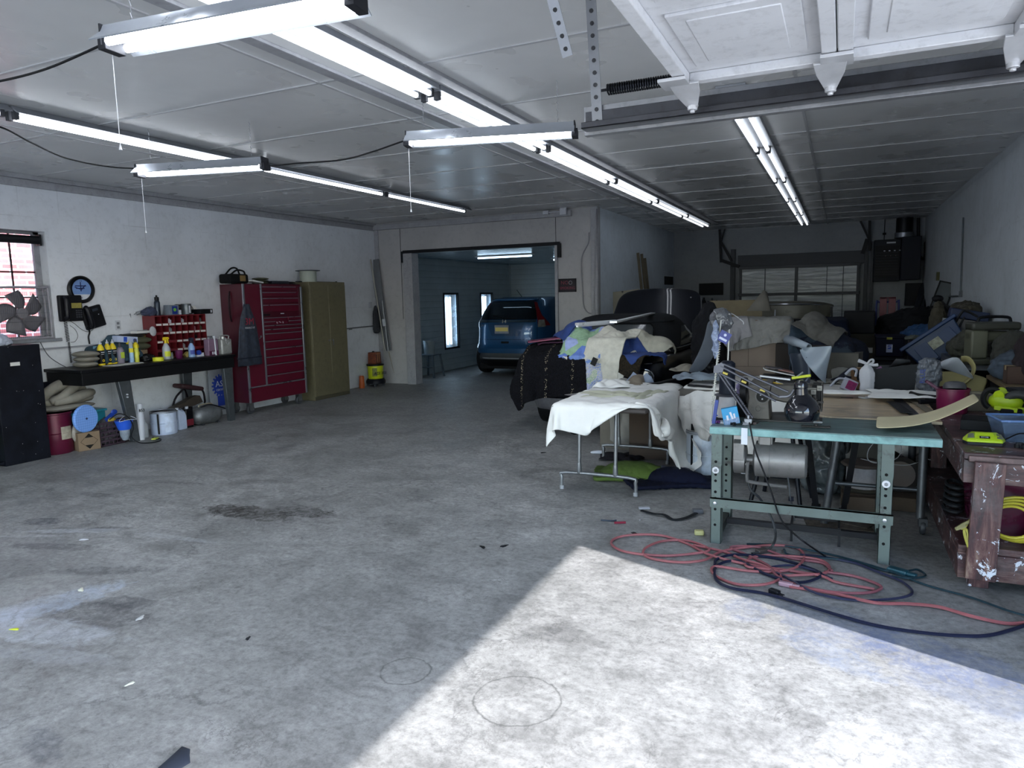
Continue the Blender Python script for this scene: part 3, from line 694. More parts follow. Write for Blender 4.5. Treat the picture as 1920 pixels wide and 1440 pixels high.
def carton(name, label, c, d, rz=0, mat=CARD, group=None, open_=0, rx=0, ry=0, cat='cardboard box', tape=True, extra=None):
    t = thing(name, label, cat, c, rz, group, rx, ry); x, y, z = d[0]/2, d[1]/2, d[2]; w = .004
    mb = MB().bx(-x,x,-y,-y+w,0,z).bx(-x,x,y-w,y,0,z).bx(-x,-x+w,-y,y,0,z).bx(x-w,x,-y,y,0,z).bx(-x,x,-y,y,0,w)
    if not open_: mb.bx(-x,x,-y,y,z-w,z)
    part('body', mb, mat, t, bevel=.0015)
    if open_:
        for k, (p, q, r_) in enumerate((((-x,-y,z),(x,-y,z),(0,-math.cos(open_),math.sin(open_))),((-x,y,z),(x,y,z),(0,math.cos(open_),math.sin(open_))))):
            r_ = Vector(r_)*y*.9; p = Vector(p); q = Vector(q)
            part('flap', MB().add([p,q,q+r_,p+r_],[(0,1,2,3)]), mat, t, solid=w)
    elif tape: part('tape', MB().bx(-x-.0005,x+.0005,-.025,.025,z,z+.0006).bx(x,x+.0006,-.025,.025,z*.75,z).bx(-x-.0006,-x,-.025,.025,z*.75,z), M('b09a72',.35), t)
    return t
def pile(name, label, cat, c, w, d, h, layers, mat, rz=0, group=None, seed=1, wob=.25):
    """folded fabric: soft rounded layers"""
    rnd = random.Random(seed); mb = MB()
    for k in range(layers):
        th = h/layers; z = th*(k+.5); ww = w*(1-rnd.uniform(0,.16)); dd = d*(1-rnd.uniform(0,.16)); ox = rnd.uniform(-.05,.05)*w; oy = rnd.uniform(-.05,.05)*d; ph = rnd.uniform(0,6)
        mb.ell((ox,oy,z),(ww/2,dd/2,th*.62), n=26, h=8, fn=lambda t, zz, ph=ph: (abs(math.cos(t))**4+abs(math.sin(t))**4)**-.25*(1+.05*math.sin(5*t+ph)*wob*3))
    return solo(name, label, cat, mb, mat, at_=c, rz=rz, group=group)
def rumple(name, label, cat, c, r3, mat, seed=0, rz=0, amp=.16, n=30, group=None, flat=True):
    """a crumpled lump of cloth with creases"""
    rnd = np.random.RandomState(seed); ks = [(rnd.uniform(1,3.5)*(1 if i<3 else 2.2), rnd.uniform(0,6.3), rnd.uniform(1.2,5), rnd.uniform(0,6.3)) for i in range(6)]
    def fn(t, z):
        s = 0
        for i, (a, b, e, f) in enumerate(ks): s += (1-abs(math.sin(round(a)*t*.5*2/2+b+e*z+math.sin(2*t+f))))*(.5 if i<3 else .25)
        return 1+amp*(s-1)
    mb = MB().ell((0,0,0), r3, n=n, h=14, z0=-.5 if flat else -1, fn=fn)
    zm = min(p[2] for p in mb.v); mb.v = [(p[0],p[1],p[2]-zm) for p in mb.v]
    o = solo(name, label, cat, mb, mat, at_=c, rz=rz, group=group, sub=2, sharp=180)
    q = max(.05, min(r3)); creases(o, q*.25, q*.9+.02, .35)
    return o
# ============================================================ LEFT SIDE
ZB = .888
# ---- black cabinet by the left edge
n = N('black_speckled_paint'); sp = n.ramp(n.vor(30), [(0,1),(.06,1),(.09,0)]); sp = n.math('MULTIPLY', sp, n.ramp(n.noise(11,2), [(.57,0),(.6,1)])); MBS = n.out(n.mix(sp, n.mix(1,(.005,.006,.010),n.ramp(n.noise(5,5),[(.3,.5),(.7,1.6)]),'MULTIPLY'), (.7,.7,.7)), .5, spec=.15)
t = thing('steel_cabinet', 'black paint-flecked steel cabinet standing below the barred window', 'cabinet', (-7.62,4.1,0))
part('body', MB().bx(-7.85,-7.42,3.98,4.42,0,1.185).bx(-7.85,-7.42,3.5,3.53,0,1.185).bx(-7.85,-7.42,3.5,4,1.16,1.185).bx(-7.85,-7.83,3.5,4,0,1.16).bx(-7.85,-7.44,3.53,3.98,.62,.64).bx(-7.85,-7.44,3.53,3.98,.02,.05), MBS, t, world=True, bevel=.005)
part('label', MB().bx(-7.419,-7.417,4.12,4.21,.985,1.02), PAPER, t, world=True)
t = thing('jar', 'pale green patterned jar on the floor of the black cabinet', 'jar', (-7.56,3.93,.05))
part('body', MB().lathe([(.05,0),(.058,.02),(.06,.2),(.05,.235),(.048,.25)],20), M('7f9a86',.4,var=.4,sc=30,dirt=.5), t); part('lid', MB().lathe([(.05,.25),(.052,.27),(.001,.272)],20), STEEL, t)
rumple('blue_jacket', 'dark blue cloth crumpled inside the black cabinet', 'cloth', (-7.62,3.80,.64), (.14,.14,.16), M('16243f',.8), seed=4)
rumple('plastic_bag', 'clear white plastic bag on top of the black cabinet', 'bag', (-7.6,4.05,1.186), (.12,.2,.08), M('aeb6c8',.3,var=.2), seed=9)
# ---- box fan in the window
fc = (wy1-.26+.03, 1.22+.28); t = thing('box_fan', 'grey box fan standing in the barred window', 'fan', (XL-.06, 4.55, wz0+.004))
mb = MB(); w = .275; rr = smooth_path([(0,-w+.05,.01),(0,w-.05,.01),(0,w-.01,.05),(0,w-.01,.51),(0,w-.05,.55),(0,-w+.05,.55),(0,-w+.01,.51),(0,-w+.01,.05)], 4, closed=True)
mb.tube(rr, .012, 8, closed=True); mb2 = [(p[0]+.075,p[1],p[2]) for p in rr]; mb.tube(mb2, .012, 8, closed=True)
for k in range(8):
    i = k*4; mb.beam(rr[i], mb2[i], .03, .006)
part('housing', mb, M('8c8b94', .45), t)
g = MB()
for k in range(1,28):
    y = -w+k*2*w/28; g.tube([(.083,y,.012),(.083,y,.548)], .0011, 4)
for k in range(1,6): g.tube([(.083,-w,.0+k*.56/6),(.083,w,.0+k*.56/6)], .0016, 4)
part('grille', g, M('4a4a52',.4,.5), t)
for k in range(5):
    a = k*2*math.pi/5+.3; b = []
    for i in range(7):
        r_ = .05+i*.03; wd = .035+.055*math.sin(min(1,i/4)*1.57); q = a+.35*i/6
        b.append([(.02+wd*.25*s, r_*math.cos(q)-s*wd*math.sin(q), .28+r_*math.sin(q)+s*wd*math.cos(q)) for s in (-1,-.5,0,.5,1)])
    part('blade', MB().grid(b), M('5d5b62',.5), t, solid=.003)
part('hub', MB().cyl((.0,0,.28),(.05,0,.28),.055,n=20), M('77757c',.5), t)
cable('power_cable', [at(73,635,X=XL+.02), at(80,650,X=XL+.02), at(92,668,X=XL+.05), at(110,681,X=XL+.05), at(128,690,X=XL+.05), at(143,692,X=-7.83)], .004, 'thin cord looping down the wall from the box fan', M('4a4d55'), 'cord')
# ---- phones, clock, outlet, raceway on the wall
c = at(150,543,X=XL); t = thing('wall_clock', 'round black-rimmed wall clock with a blue and white dial', 'clock', c)
part('rim', MB().lathe([(.150,0),(.155,.01),(.155,.035),(.14,.05),(.118,.045),(.115,.02)], 40, axis='X', caps=False), M('08090c',.35), t)
part('dial', MB().cyl((.004,0,0),(.022,0,0),.118,n=40), M('6f8fc4',.4,var=.1), t)
a = [(math.cos(k), math.sin(k)) for k in np.linspace(math.pi*1.16, math.pi*1.84, 16)]
part('dial_panel', MB().prism([(.114*x,.114*y) for x,y in a],0,.001,m=frame((.0225,0,0),(0,1,0),(1,0,0))), M('c9ccd4',.4), t)
hm = M('13245c',.4)
part('hand', MB().beam((.026,0,0),(.026,-.075,.028),.004,.008), hm, t); part('hand', MB().beam((.027,0,0),(.027,.05,.05),.004,.01), hm, t)
part('dial_print', MB().bx(.0228,.0238,-.07,.06,.035,.047).bx(.0228,.0238,-.01,.002,-.02,.085).bx(.0228,.0238,-.06,.04,.008,.018).text('12',.03,frame((.0232,0,.096),(0,1,0),(1,0,0)),.0005).text('6',.03,frame((.0236,0,-.092),(0,1,0),(1,0,0)),.0005), hm, t)
c = at(129,578,X=XL); t = thing('wall_phone', 'larger black multi-line telephone on the wall below the clock', 'telephone', c)
part('body', MB().bx(0,.05,-.13,.13,-.145,.145), BLK, t, bevel=.012); part('handset', MB().tube([(.06,-.075,.115),(.085,-.075,.09),(.085,-.075,-.09),(.06,-.075,-.115)], .026, 10, sm=4), M('121319',.35), t)
part('button_panel', MB().bx(.05,.052,.0,.115,.0,.058), M('8f8640',.5,var=.3,sc=60), t)
mb = MB()
for i in range(4):
    for j in range(3): mb.bx(.05,.054,.042+j*.026,.06+j*.026,-.035-i*.024,-.021-i*.024)
part('keypad', mb, M('32343c',.5), t)
c = at(172,594,X=XL); t = thing('wall_phone', 'smaller tilted black desk telephone hung on the wall right of the first phone', 'telephone', c, rx=14)
part('body', MB().bx(0,.045,-.12,.12,-.13,.12), BLK, t, bevel=.012); part('handset', MB().tube([(.055,-.075,.13),(.08,-.075,.1),(.08,-.075,-.07),(.055,-.075,-.1)], .028, 10, sm=4), M('121319',.35), t)
part('display', MB().bx(.045,.047,.0,.07,.06,.09), M('39404a',.2), t); part('button', MB().bx(.045,.048,.055,.065,.01,.018), WHT, t)
def coil(name, label, A_, B_, r, turns, mat=BLK, th=.003):
    A_ = Vector(A_); B_ = Vector(B_); mb = MB(); P = []
    for k in range(turns*8+1):
        s = k/(turns*8); q = A_.lerp(B_, s); P.append(q+Vector((r*math.cos(k*math.pi/4), r*math.sin(k*math.pi/4)*1.3, 0)))
    mb.tube(P, th, 5); return solo(name, label, 'cord', mb, mat)
coil('coiled_cable', 'coiled black handset cord hanging under the larger phone', at(122,598,X=XL+.04), at(128,640,X=XL+.03), .014, 14)
coil('coiled_cable', 'tightly bunched lower end of the handset cord below the larger phone', at(129,641,X=XL+.03), at(134,680,X=XL+.03), .008, 16)
cable('phone_cable', [at(128,600,X=XL+.02),at(140,607,X=XL+.02),at(152,617,X=XL+.02),at(164,622,X=XL+.02),at(174,618,X=XL+.02),at(175,610,X=XL+.02)], .003, 'thin grey phone cord swinging between the two wall phones', DGR, 'cord')
cable('phone_cable', [at(163,612,X=XL+.04),at(168,622,X=XL+.03),at(166,632,X=XL+.03),at(168,645,X=XL+.03)], .009, 'short bundled black cord hanging below the smaller phone', BLK, 'cord')
cable('phone_cable', [at(131,610,X=XL+.02),at(141,618,X=XL+.02),at(146,630,X=XL+.02),at(141,640,X=XL+.02),at(133,642,X=XL+.02)], .0025, 'loose loop of thin dark cord on the wall beside the coiled cord', DGR, 'cord')
c = at(221,610,X=XL); t = thing('wall_outlet', 'white double outlet on the wall above the folded blankets', 'outlet', c)
part('cover', MB().bx(0,.006,-.035,.035,-.057,.057), WHT2, t, bevel=.003)
for z in (-.024,.024): part('receptacle', MB().bx(.006,.008,-.017,.017,z-.014,z+.014), M('6f7278',.5), t, bevel=.004)
A_ = at(73,655,X=XL+.01); B_ = at(180,651,X=XL+.01)
solo('wall_conduit', 'thin grey raceway running along the left wall above the workbench', 'conduit', MB().beam((A_.x,A_.y-.6,A_.z),(B_.x,7.0,A_.z),.016,.02), M('8d9098',.5))
A_ = at(650,617,X=XL+.012); solo('wall_conduit', 'thin conduit along the wall between the tan cabinet and the corner', 'conduit', MB().cyl((A_.x,9.45,A_.z),(A_.x,YP-.03,A_.z+.02),.011).box((A_.x,10.0,A_.z),(.03,.06,.035)), M('6f7379',.5))
# ---- workbench
bx, by0, by1 = -7.22, 4.69, 6.78
MLEG = M('565b60', .45, .5, var=.2, dirt=.4)
t = thing('workbench', 'long black-topped workbench on splayed grey steel legs along the left wall', 'workbench', (-7.54,5.73,0))
part('worktop', MB().bx(XL+.005,bx,by0,by1,ZB-.035,ZB), M('0b0c10',.45,var=.5,sc=9,dirt=.1), t, world=True, bevel=.006)
part('apron', MB().bx(XL+.03,bx-.012,by0+.015,by1-.02,ZB-.17,ZB-.036), M('07080b',.6), t, world=True, bevel=.004)
def aleg(y, yb, x0, x1, w0=.15, w1=.085):
    mb = MB(); z1 = ZB-.16
    r0 = [(x0-.03,y-w0/2,z1),(x0+.03,y-w0/2,z1),(x0+.03,y+w0/2,z1),(x0-.03,y+w0/2,z1)]; r1 = [(x1-.03,yb-w1/2,0),(x1+.03,yb-w1/2,0),(x1+.03,yb+w1/2,0),(x1-.03,yb+w1/2,0)]
    mb.loft([r1,r0]); return mb
for (y, yb, x0, x1) in ((5.2,5.32,-7.29,-7.33),(4.98,4.98,-7.74,-7.80),(6.66,6.74,-7.27,-7.34),(6.42,6.45,-7.74,-7.80)):
    part('leg', aleg(y,yb,x0,x1), MLEG, t, world=True, bevel=.006)
part('bolt', MB().cyl((-7.27,5.22,.56),(-7.25,5.22,.56),.008,n=8), WHT, t, world=True); part('bolt', MB().cyl((-7.27,5.22,.53),(-7.25,5.22,.53),.008,n=8), WHT, t, world=True)
# ---- red pigeonhole organiser
ofx = -7.62; A_ = at(290,592,X=ofx); B_ = at(384,588,X=ofx); oy0, oy1, oz1 = A_.y, B_.y, A_.z
t = thing('parts_organizer', 'dark red metal pigeonhole organizer with white label strips on the workbench', 'organizer', (ofx,(oy0+oy1)/2,ZB))
ORED = M('6a1a22', .45, var=.2, dirt=.3); W = oy1-oy0; Hh = oz1-ZB; sh = .006
mb = MB().bx(XL+.02,ofx,oy0-sh,oy0,ZB,oz1).bx(XL+.02,ofx,oy1,oy1+sh,ZB,oz1).bx(XL+.02,ofx,oy0,oy1,oz1-.012,oz1).bx(XL+.02,XL+.025,oy0,oy1,ZB,oz1).bx(XL+.02,ofx,oy0,oy1,ZB,ZB+.02)
part('case', mb, ORED, t, world=True)
mb = MB(); NR = 5
for k in range(1,NR): mb.bx(XL+.025,ofx-.003,oy0,oy1,ZB+k*Hh/NR-.022,ZB+k*Hh/NR+.008)
for k in range(1,8): mb.bx(XL+.025,ofx-.006,oy0+k*W/8-.002,oy0+k*W/8+.002,ZB+.02,oz1-.01)
part('divider', mb, ORED, t, world=True)['kind'] = 'stuff'
for r_ in range(1,NR):
    for k in range(8):
        if (r_ == 1 and k not in (3,4)) or (r_ == 2 and k in (1,2,5)) or (r_ == 3 and k == 0): continue
        y = oy0+k*W/8; part('label_strip', MB().bx(ofx-.003,ofx+.001,y+.012,y+W/8-.010,ZB+r_*Hh/NR-.018,ZB+r_*Hh/NR+.005), PAPER, t, world=True)
rnd = random.Random(3)
for r_, k, m_, l_ in ((4,4,WHT2,'pale part in the top row of pigeonholes, right of centre'),(3,6,M('6b2438'),'maroon part in the second row of pigeonholes'),(3,7,OLV,'olive part at the right end of the second row of pigeonholes'),(4,7,DGR,'dark part at the top right corner pigeonhole'),(1,4,GRY,'grey part in the lower row of pigeonholes above the blue bottle'),(4,2,WHT,'white part in the top row, left of centre'),(2,6,BLK,'black part in the middle row of pigeonholes'),(3,2,GRY,'grey part in the second row, left of centre')):
    y = oy0+(k+.5)*W/8; z = ZB+r_*Hh/NR+.009
    solo('small_part', l_, 'part', MB().box((0,0,.02),(.06,.05,.04),rot('Z',rnd.uniform(0,90))).box((.01,.0,.045),(.03,.02,.02),rot('Z',20)), m_, at_=(ofx-.07,y,z))
# things on the organiser
oz = oz1+.001
def onorg(px, x=-7.72): return at(px, 590, X=x).y
t = thing('spray_can', 'tall dark aerosol can standing on the red organizer', 'aerosol can', (-7.70,onorg(296,-7.7),oz))
part('body', MB().lathe([(.033,0),(.035,.01),(.035,.16),(.026,.185),(.02,.19)],20), M('303742',.3,.6), t); part('cap', MB().lathe([(.027,.185),(.027,.225),(.012,.23),(.010,.25),(.001,.25)],16), BLK, t)
t = thing('electronics_box', 'grey box with a blue and green label on the red organizer', 'box', (-7.68,onorg(322,-7.68),oz)); part('body', MB().bx(-.05,.05,-.07,.07,0,.125), M('6d7682',.5), t, bevel=.003); part('label', MB().bx(.05,.051,-.03,.05,.01,.11), M('0f2a78',.4), t); part('label', MB().cyl((.051,.01,.065),(.0515,.01,.065),.022,n=14), M('6fae3c',.4), t)
t = thing('small_bottle', 'small white bottle with a black label beside the grey box on the organizer', 'bottle', (-7.66,onorg(335,-7.66)+.01,oz)); part('body', MB().bx(-.02,.02,-.02,.02,0,.06), WHT, t, bevel=.004); part('cap', MB().bx(-.02,.02,-.021,.021,.06,.085), BLK, t, bevel=.004)
t = thing('paint_can', 'grey metal can standing on the red organizer', 'can', (-7.71,onorg(350,-7.71),oz)); part('body', MB().lathe([(.062,0),(.064,.004),(.062,.008),(.062,.13),(.064,.136),(.058,.137)],24), M('666c70',.35,.6), t); part('label', MB().bx(.045,.0635,-.01,.012,.02,.11), WHT, t)
t = thing('camcorder_case', 'small black box with a white corner label on the organizer', 'box', (-7.69,onorg(379,-7.69),oz)); part('body', MB().bx(-.09,.09,-.10,.10,0,.062), BLK, t, bevel=.004); part('label', MB().bx(.09,.091,.06,.085,.015,.05), WHT, t)
solo('folded_paper', 'folded paper tent on the black box', 'paper', MB().prism([(-.04,0),(0,.045),(.04,0),(0,.04)],0,.05), PAPER, at_=(-7.70,onorg(368,-7.69),oz+.063), rx=90)
rumple('work_glove', 'dark grey work glove lying behind the boxes on the organizer', 'glove', (-7.78,onorg(335,-7.78),oz), (.05,.17,.085), M('3a3634',.9), seed=11)
rumple('rag', 'blue grey rag and tools heaped at the left end of the organizer', 'rag', (-7.74,onorg(282,-7.74),oz), (.07,.12,.07), M('343b52',.9,var=.5,sc=30), seed=12)
solo('caulking_gun', 'grey caulking gun lying across the left end of the organizer', 'tool', MB().cyl((-.14,-.14,.01),(.05,.12,.13),.006).cyl((-.1,-.1,.03),(.0,.05,.09),.02).beam((-.14,-.14,.01),(-.12,-.17,-.0),.01,.06), GRY, at_=(-7.74,onorg(280,-7.74),oz))
solo('metal_tray', 'shallow grey tray under the can on the organizer', 'tray', MB().box((0,0,.006),(.13,.26,.012)), GRY, at_=(-7.79,onorg(366,-7.79),oz))
t = thing('adhesive_bottle', 'small tan glue bottle with grey tag against the organizer side', 'bottle', (-7.74,oy0-.08,ZB+.27)); part('body', MB().lathe([(.02,0),(.022,.03),(.01,.05)],12), M('b08a2e',.5), t); part('tag', MB().bx(-.002,.002,0,.05,.05,.10), GRY, t)
# ---- things on the bench
def B_at(px, py, x): p = at(px, py, X=x); return (x, p.y, ZB)
XBt = -7.5
lb = [(.10,.56,BLK),(.13,.30,BLK)]
for i, px in enumerate((191,204,214)):
    p = B_at(px, 682, -7.62+.05*(i==0)); t = squirt((p[0],p[1],ZB), .285, .036, 0, label=('leftmost of the three tall black and yellow polish bottles','middle one of the three tall black and yellow polish bottles','rightmost of the three tall black and yellow polish bottles')[i], group='black and yellow polish bottles')
    part('label', MB().bx(.034,.0365,-.02,.018,.145,.153).bx(.034,.0365,-.02,.012,.125,.129), WHT, t)
    part('label', MB().tube([(.0365,.010*math.cos(a),.055+.012*math.sin(a)) for a in np.linspace(0,6.28,14)], .003, 5), YEL, t)
p = B_at(243,676,-7.66); t = squirt((p[0],p[1],ZB), .29, .036, 0, body=M('23242a',.4,var=.5,sc=30), base=M('2f5fc0'), label='yellow-shouldered polish bottle with blue base, behind the grey tub')
p = B_at(257,680,-7.55); t = squirt((p[0],p[1],ZB), .28, .037, 0, base=BLK, nozzle=M('3a3c40'), patch=[(.30,.44,M('b7c33a'))], label='stout polish bottle with a lime label band, right of the others')
p = B_at(227,680,-7.60); t = thing('plastic_tub', 'mauve grey plastic bottle with a lime label among the polish bottles', 'bottle', p); part('body', MB().lathe([(.04,0),(.043,.01),(.043,.15),(.03,.18),(.015,.19)],20), M('7b7484',.4), t); part('cap', MB().lathe([(.017,.19),(.017,.22),(.008,.24),(.001,.24)],12), M('34353a'), t); part('label', MB().bx(.038,.0435,-.022,.022,.06,.13), M('a5b83b'), t)
p = B_at(248,680,-7.54); t = thing('spray_can', 'slim aerosol can with yellow top and blue and white label', 'aerosol can', p); part('body', MB().lathe([(.024,0),(.025,.005),(.025,.17),(.018,.185)],18), M('8fb0d4',.35,var=.4,sc=25), t); part('cap', MB().lathe([(.022,.185),(.022,.235),(.015,.245),(.001,.245)],16), M('9aa0a8'), t); part('label', MB().lathe([(.0255,.12),(.0255,.17)],18,caps=False), M('d7ca2b'), t)
p = B_at(252,680,-7.50); t = thing('spray_can', 'lime and white aerosol can right of the slim blue one', 'aerosol can', (p[0],p[1]+.04,ZB)); part('body', MB().lathe([(.022,0),(.024,.005),(.024,.16),(.018,.17)],18), M('c9c94a',.35,var=.3,sc=25), t); part('cap', MB().lathe([(.02,.17),(.02,.205),(.001,.207)],16), M('e0cf20'), t)
p = at(184,668,X=-7.7); solo('foam_board', 'pale blue foam sheet standing behind the polish bottles', 'foam sheet', MB().bx(-.01,.01,-.05,.05,0,.215), M('7da6bf',.8), at_=(-7.70,p.y,ZB), rz=12)
p = B_at(160,686,-7.58)
pile('folded_blanket', 'stack of folded grey shop blankets at the left end of the workbench', 'blanket', (-7.60,p[1]+.03,ZB), .30, .22, .17, 3, TAN, seed=2)
p = B_at(208,640,-7.76)
G = settle(sheet(-7.66,p[1]+.02,ZB+.36,.36,.62,14,22), boxes=[(-7.74,p[1],ZB+.09,.12,.25,.10,0),(-7.80,p[1]+.1,ZB+.2,.05,.12,.1,0)], steps=30, floor=ZB+.004)
cloth('blanket', G, M('28404e',.9,var=.25,bump=.3,bs=120), 'dark teal blanket heaped against the wall behind the bottles', 'blanket', solid=.018)
carton('storage_carton', 'closed dark carton under the teal blanket behind the bottles', (-7.75,p[1],ZB), (.22,.46,.17), mat=M('2a3038',.8))
p = at(236,637,X=-7.68); t = thing('tissue_box', 'white box with blue print lying on the teal blanket', 'box', (-7.70,p.y,p.z-.035), rx=-7); part('body', MB().bx(-.05,.05,-.13,.13,0,.075), M('b4bfdc',.5), t, bevel=.003); part('label', MB().bx(.05,.051,-.055,-.01,.008,.067), M('1b49b4'), t); part('label', MB().bx(.05,.051,.07,.115,.025,.05), M('1b3f9c'), t)
p = at(265,640,X=-7.66)
carton('parts_carton', 'small brown carton beneath the olive cushions by the organizer', (-7.74,p.y-.03,ZB), (.14,.22,.13), mat=CARD)
pile('folded_cushion', 'stack of olive folded cushions left of the organizer', 'cushion', (-7.74,p.y-.04,ZB+.134), .18, .40, .15, 2, OLV, seed=5)
pile('folded_cushion', 'dark flat cushion topmost of the stack left of the organizer', 'cushion', (-7.75,p.y-.03,ZB+.286), .16, .36, .045, 2, M('34363a',.9), seed=6)
solo('magazine', 'white magazine lying on the dark cushion', 'magazine', MB().bx(-.05,.05,-.1,.1,0,.028), PAPER, at_=(-7.66,p.y+.0,ZB+.333), rz=5, bevel=.003)
solo('dust_mask', 'small white dust mask leaning on the organizer side', 'mask', MB().ell((0,0,.05),(.02,.045,.06)), M('a9abb0',.8), at_=(-7.60,oy0-.05,ZB+.30), rx=10)
p = B_at(275,683,-7.40); solo('paper_sheet', 'loose white papers spread at the front of the workbench', 'paper', MB().bx(-.09,.09,-.2,.2,0,.004).box((.02,.1,.006),(.14,.2,.003),rot('Z',20)), PAPER, at_=(-7.40,B_at(232,687,-7.40)[1],ZB), rz=6)
rumple('black_bag', 'small crumpled black plastic bag behind the yellow tape', 'bag', B_at(277,677,-7.56), (.07,.10,.055), M('0c0d10',.25), seed=3)
p = B_at(297,676,-7.42); solo('masking_tape', 'yellow roll of masking tape lying flat on the workbench', 'tape roll', MB().lathe([(.038,0),(.062,0),(.062,.042),(.038,.042)],28,caps=False).lathe([(.038,.042),(.038,0)],28,caps=False), M('d2d22c',.5), at_=p)
sprayer(B_at(313,672,-7.47), .285, .046, 0, M('a5a9ae',.25,var=.15), M('e0c31a'), M('c8cc35'), 'clear spray bottle with a yellow trigger and yellow label', liquid=M('6e7075'))
sprayer(B_at(360,667,-7.45), .255, .040, 0, M('8ba9d6',.25,var=.15), M('1b1f36'), M('40509c'), 'blue spray bottle with a dark trigger', liquid=M('3f74b0'))
p = B_at(336,670,-7.43); t = thing('plastic_cup', 'purple plastic cup between the two spray bottles', 'cup', p); part('body', MB().lathe([(.034,0),(.036,.003),(.044,.10),(.041,.10),(.034,.006),(.001,.006)],24,caps=False), PURP, t); part('rim', MB().lathe([(.044,.096),(.047,.1),(.044,.104),(.041,.1)],24,caps=False), PURP, t)
p = B_at(322,670,-7.50); solo('small_jar', 'small clear jar between the yellow spray bottle and the purple cup', 'jar', MB().lathe([(.018,0),(.02,.005),(.02,.06),(.014,.065),(.016,.07),(.016,.08),(.001,.08)],16), M('7f8886',.3), at_=p)
p = B_at(350,668,-7.50); solo('sponge', 'tan sponge beside the blue spray bottle', 'sponge', MB().box((0,0,.035),(.05,.07,.05),rot('X',35)), M('9c8a4a',.9), at_=p, bevel=.006)
p = B_at(374,665,-7.44); t = thing('tape_dispenser', 'small white dispenser with a blue roll on the workbench', 'dispenser', p); part('body', MB().prism([(-.055,0),(.055,0),(.05,.045),(.0,.02),(-.05,.02)],-.02,.02,m=frame((0,0,0),(0,1,0),(1,0,0))), WHT, t); part('roll', MB().cyl((-.012,-.01,.05),(.012,-.01,.05),.032,n=20), M('1b3b9c'), t)
p = B_at(397,667,-7.40); t = thing('solvent_can', 'mauve and purple rectangular solvent can on the workbench', 'can', p); part('body', MB().bx(-.045,.045,-.075,.075,0,.215), M('7c6478',.4,var=.1), t, bevel=.006); part('label', MB().bx(.045,.046,-.074,.074,.003,.062), M('4a1236'), t); part('label', MB().bx(.046,.047,-.03,-.01,.015,.05).bx(.046,.047,-.0,.02,.015,.05), WHT, t); part('cap', MB().cyl((0,-.03,.215),(0,-.03,.235),.02,n=14), GRY, t)
p = B_at(405,666,-7.36); t = thing('caulk_tube', 'thin white tube standing beside the solvent can', 'tube', (p[0],p[1],ZB)); part('body', MB().cyl((0,0,0),(0,-.01,.235),.012,n=14), WHT, t); part('cap', MB().cyl((0,-.01,.235),(0,-.01,.25),.02,n=14), WHT, t)
p = B_at(422,665,-7.36); t = thing('metal_can', 'worn white metal can with a wire clasp at the right end of the workbench', 'can', p); part('body', MB().bx(-.05,.05,-.085,.085,0,.205), M('9b9c9a',.4,.3,var=.25,dirt=.5), t, bevel=.02, seg=3); part('spout', MB().cyl((.0,-.02,.205),(0,-.02,.235),.028,n=16), M('b0b1b0',.35,.4), t); part('handle', MB().tube([(0,-.07,.2),(0,-.07,.245),(0,.07,.245),(0,.07,.2)],.007,6,sm=3).tube([(.055,-.02,.22),(.056,-.02,.16),(.056,.01,.13),(.056,.03,.16)],.005,6,sm=3), M('b5b6b8',.35,.5), t)
# ---- below the workbench
solo('leaning_board', 'black paint-flecked board leaning on the wall under the left end of the workbench', 'board', MB().bx(-7.85,-7.80,4.45,5.06,0,.75), MBS, bevel=.004)
p = at(98,850,Z=0); t = pail('steel_drum', 'dark red drum with a torn label beside the black cabinet', (-7.62,4.60,0), .44, .17, M('5a1230',.35,.2,dirt=.3), lid=M('6a5058',.5), bail=False, mid=.5, taper=.99, cat='drum', rz=20, tag_=[(-.55,.15,.35,.66,M('a39c8c',.7,var=.3,sc=25))])
t = thing('storage_tote', 'teal plastic tote half hidden behind the blue pad', 'tote', (-7.66,4.93,0)); part('body', MB().bx(-.13,.13,-.2,.2,0,.40), M('1d6f80',.4), t, bevel=.012); part('rim', MB().bx(-.145,.145,-.215,.215,.38,.405), M('2a8496',.4), t, bevel=.006)
pile('quilted_blanket', 'flat grey quilted pad under the heaped blanket on the red drum', 'blanket', (-7.63,4.76,.446), .34, .58, .06, 1, TAN, seed=7)
mb = MB()
for pts, r_ in (([(-.02,-.26,.05),(.04,-.2,.16),(.03,-.05,.22),(.02,.1,.21),(-.02,.22,.12)],.055),([(.08,-.22,.05),(.11,-.1,.10),(.10,.02,.17),(.07,.12,.2)],.045),([(.1,-.2,.04),(.13,-.0,.07),(.12,.16,.10),(.06,.27,.10)],.05),([(-.1,-.2,.08),(-.08,.0,.17),(-.08,.2,.12)],.07),([(.0,-.25,.04),(.05,.0,.06),(.03,.28,.05)],.06)):
    mb.tube(smooth_path(pts,6), lambda t_, r_=r_: r_*(.75+.35*math.sin(math.pi*min(1,max(0,t_)))), 14)
solo('twisted_blanket', 'heap of rolled grey moving blankets on the drum and tote below the workbench', 'blanket', mb, TAN, at_=(-7.66,4.78,.50), sub=1, sharp=180)
p = at(143,842,X=-7.36); t = carton('cardboard_box', 'open brown cardboard box with a black diamond mark on the floor', (-7.47,4.83,0), (.21,.22,.20), rz=-14, open_=0.0001 and .0, mat=CARD, tape=False); 
for o in list(t.children):
    pass
fm = frame((.106,0,.1),(0,1,0),(1,0,0)); dm = M('14120f',.7)
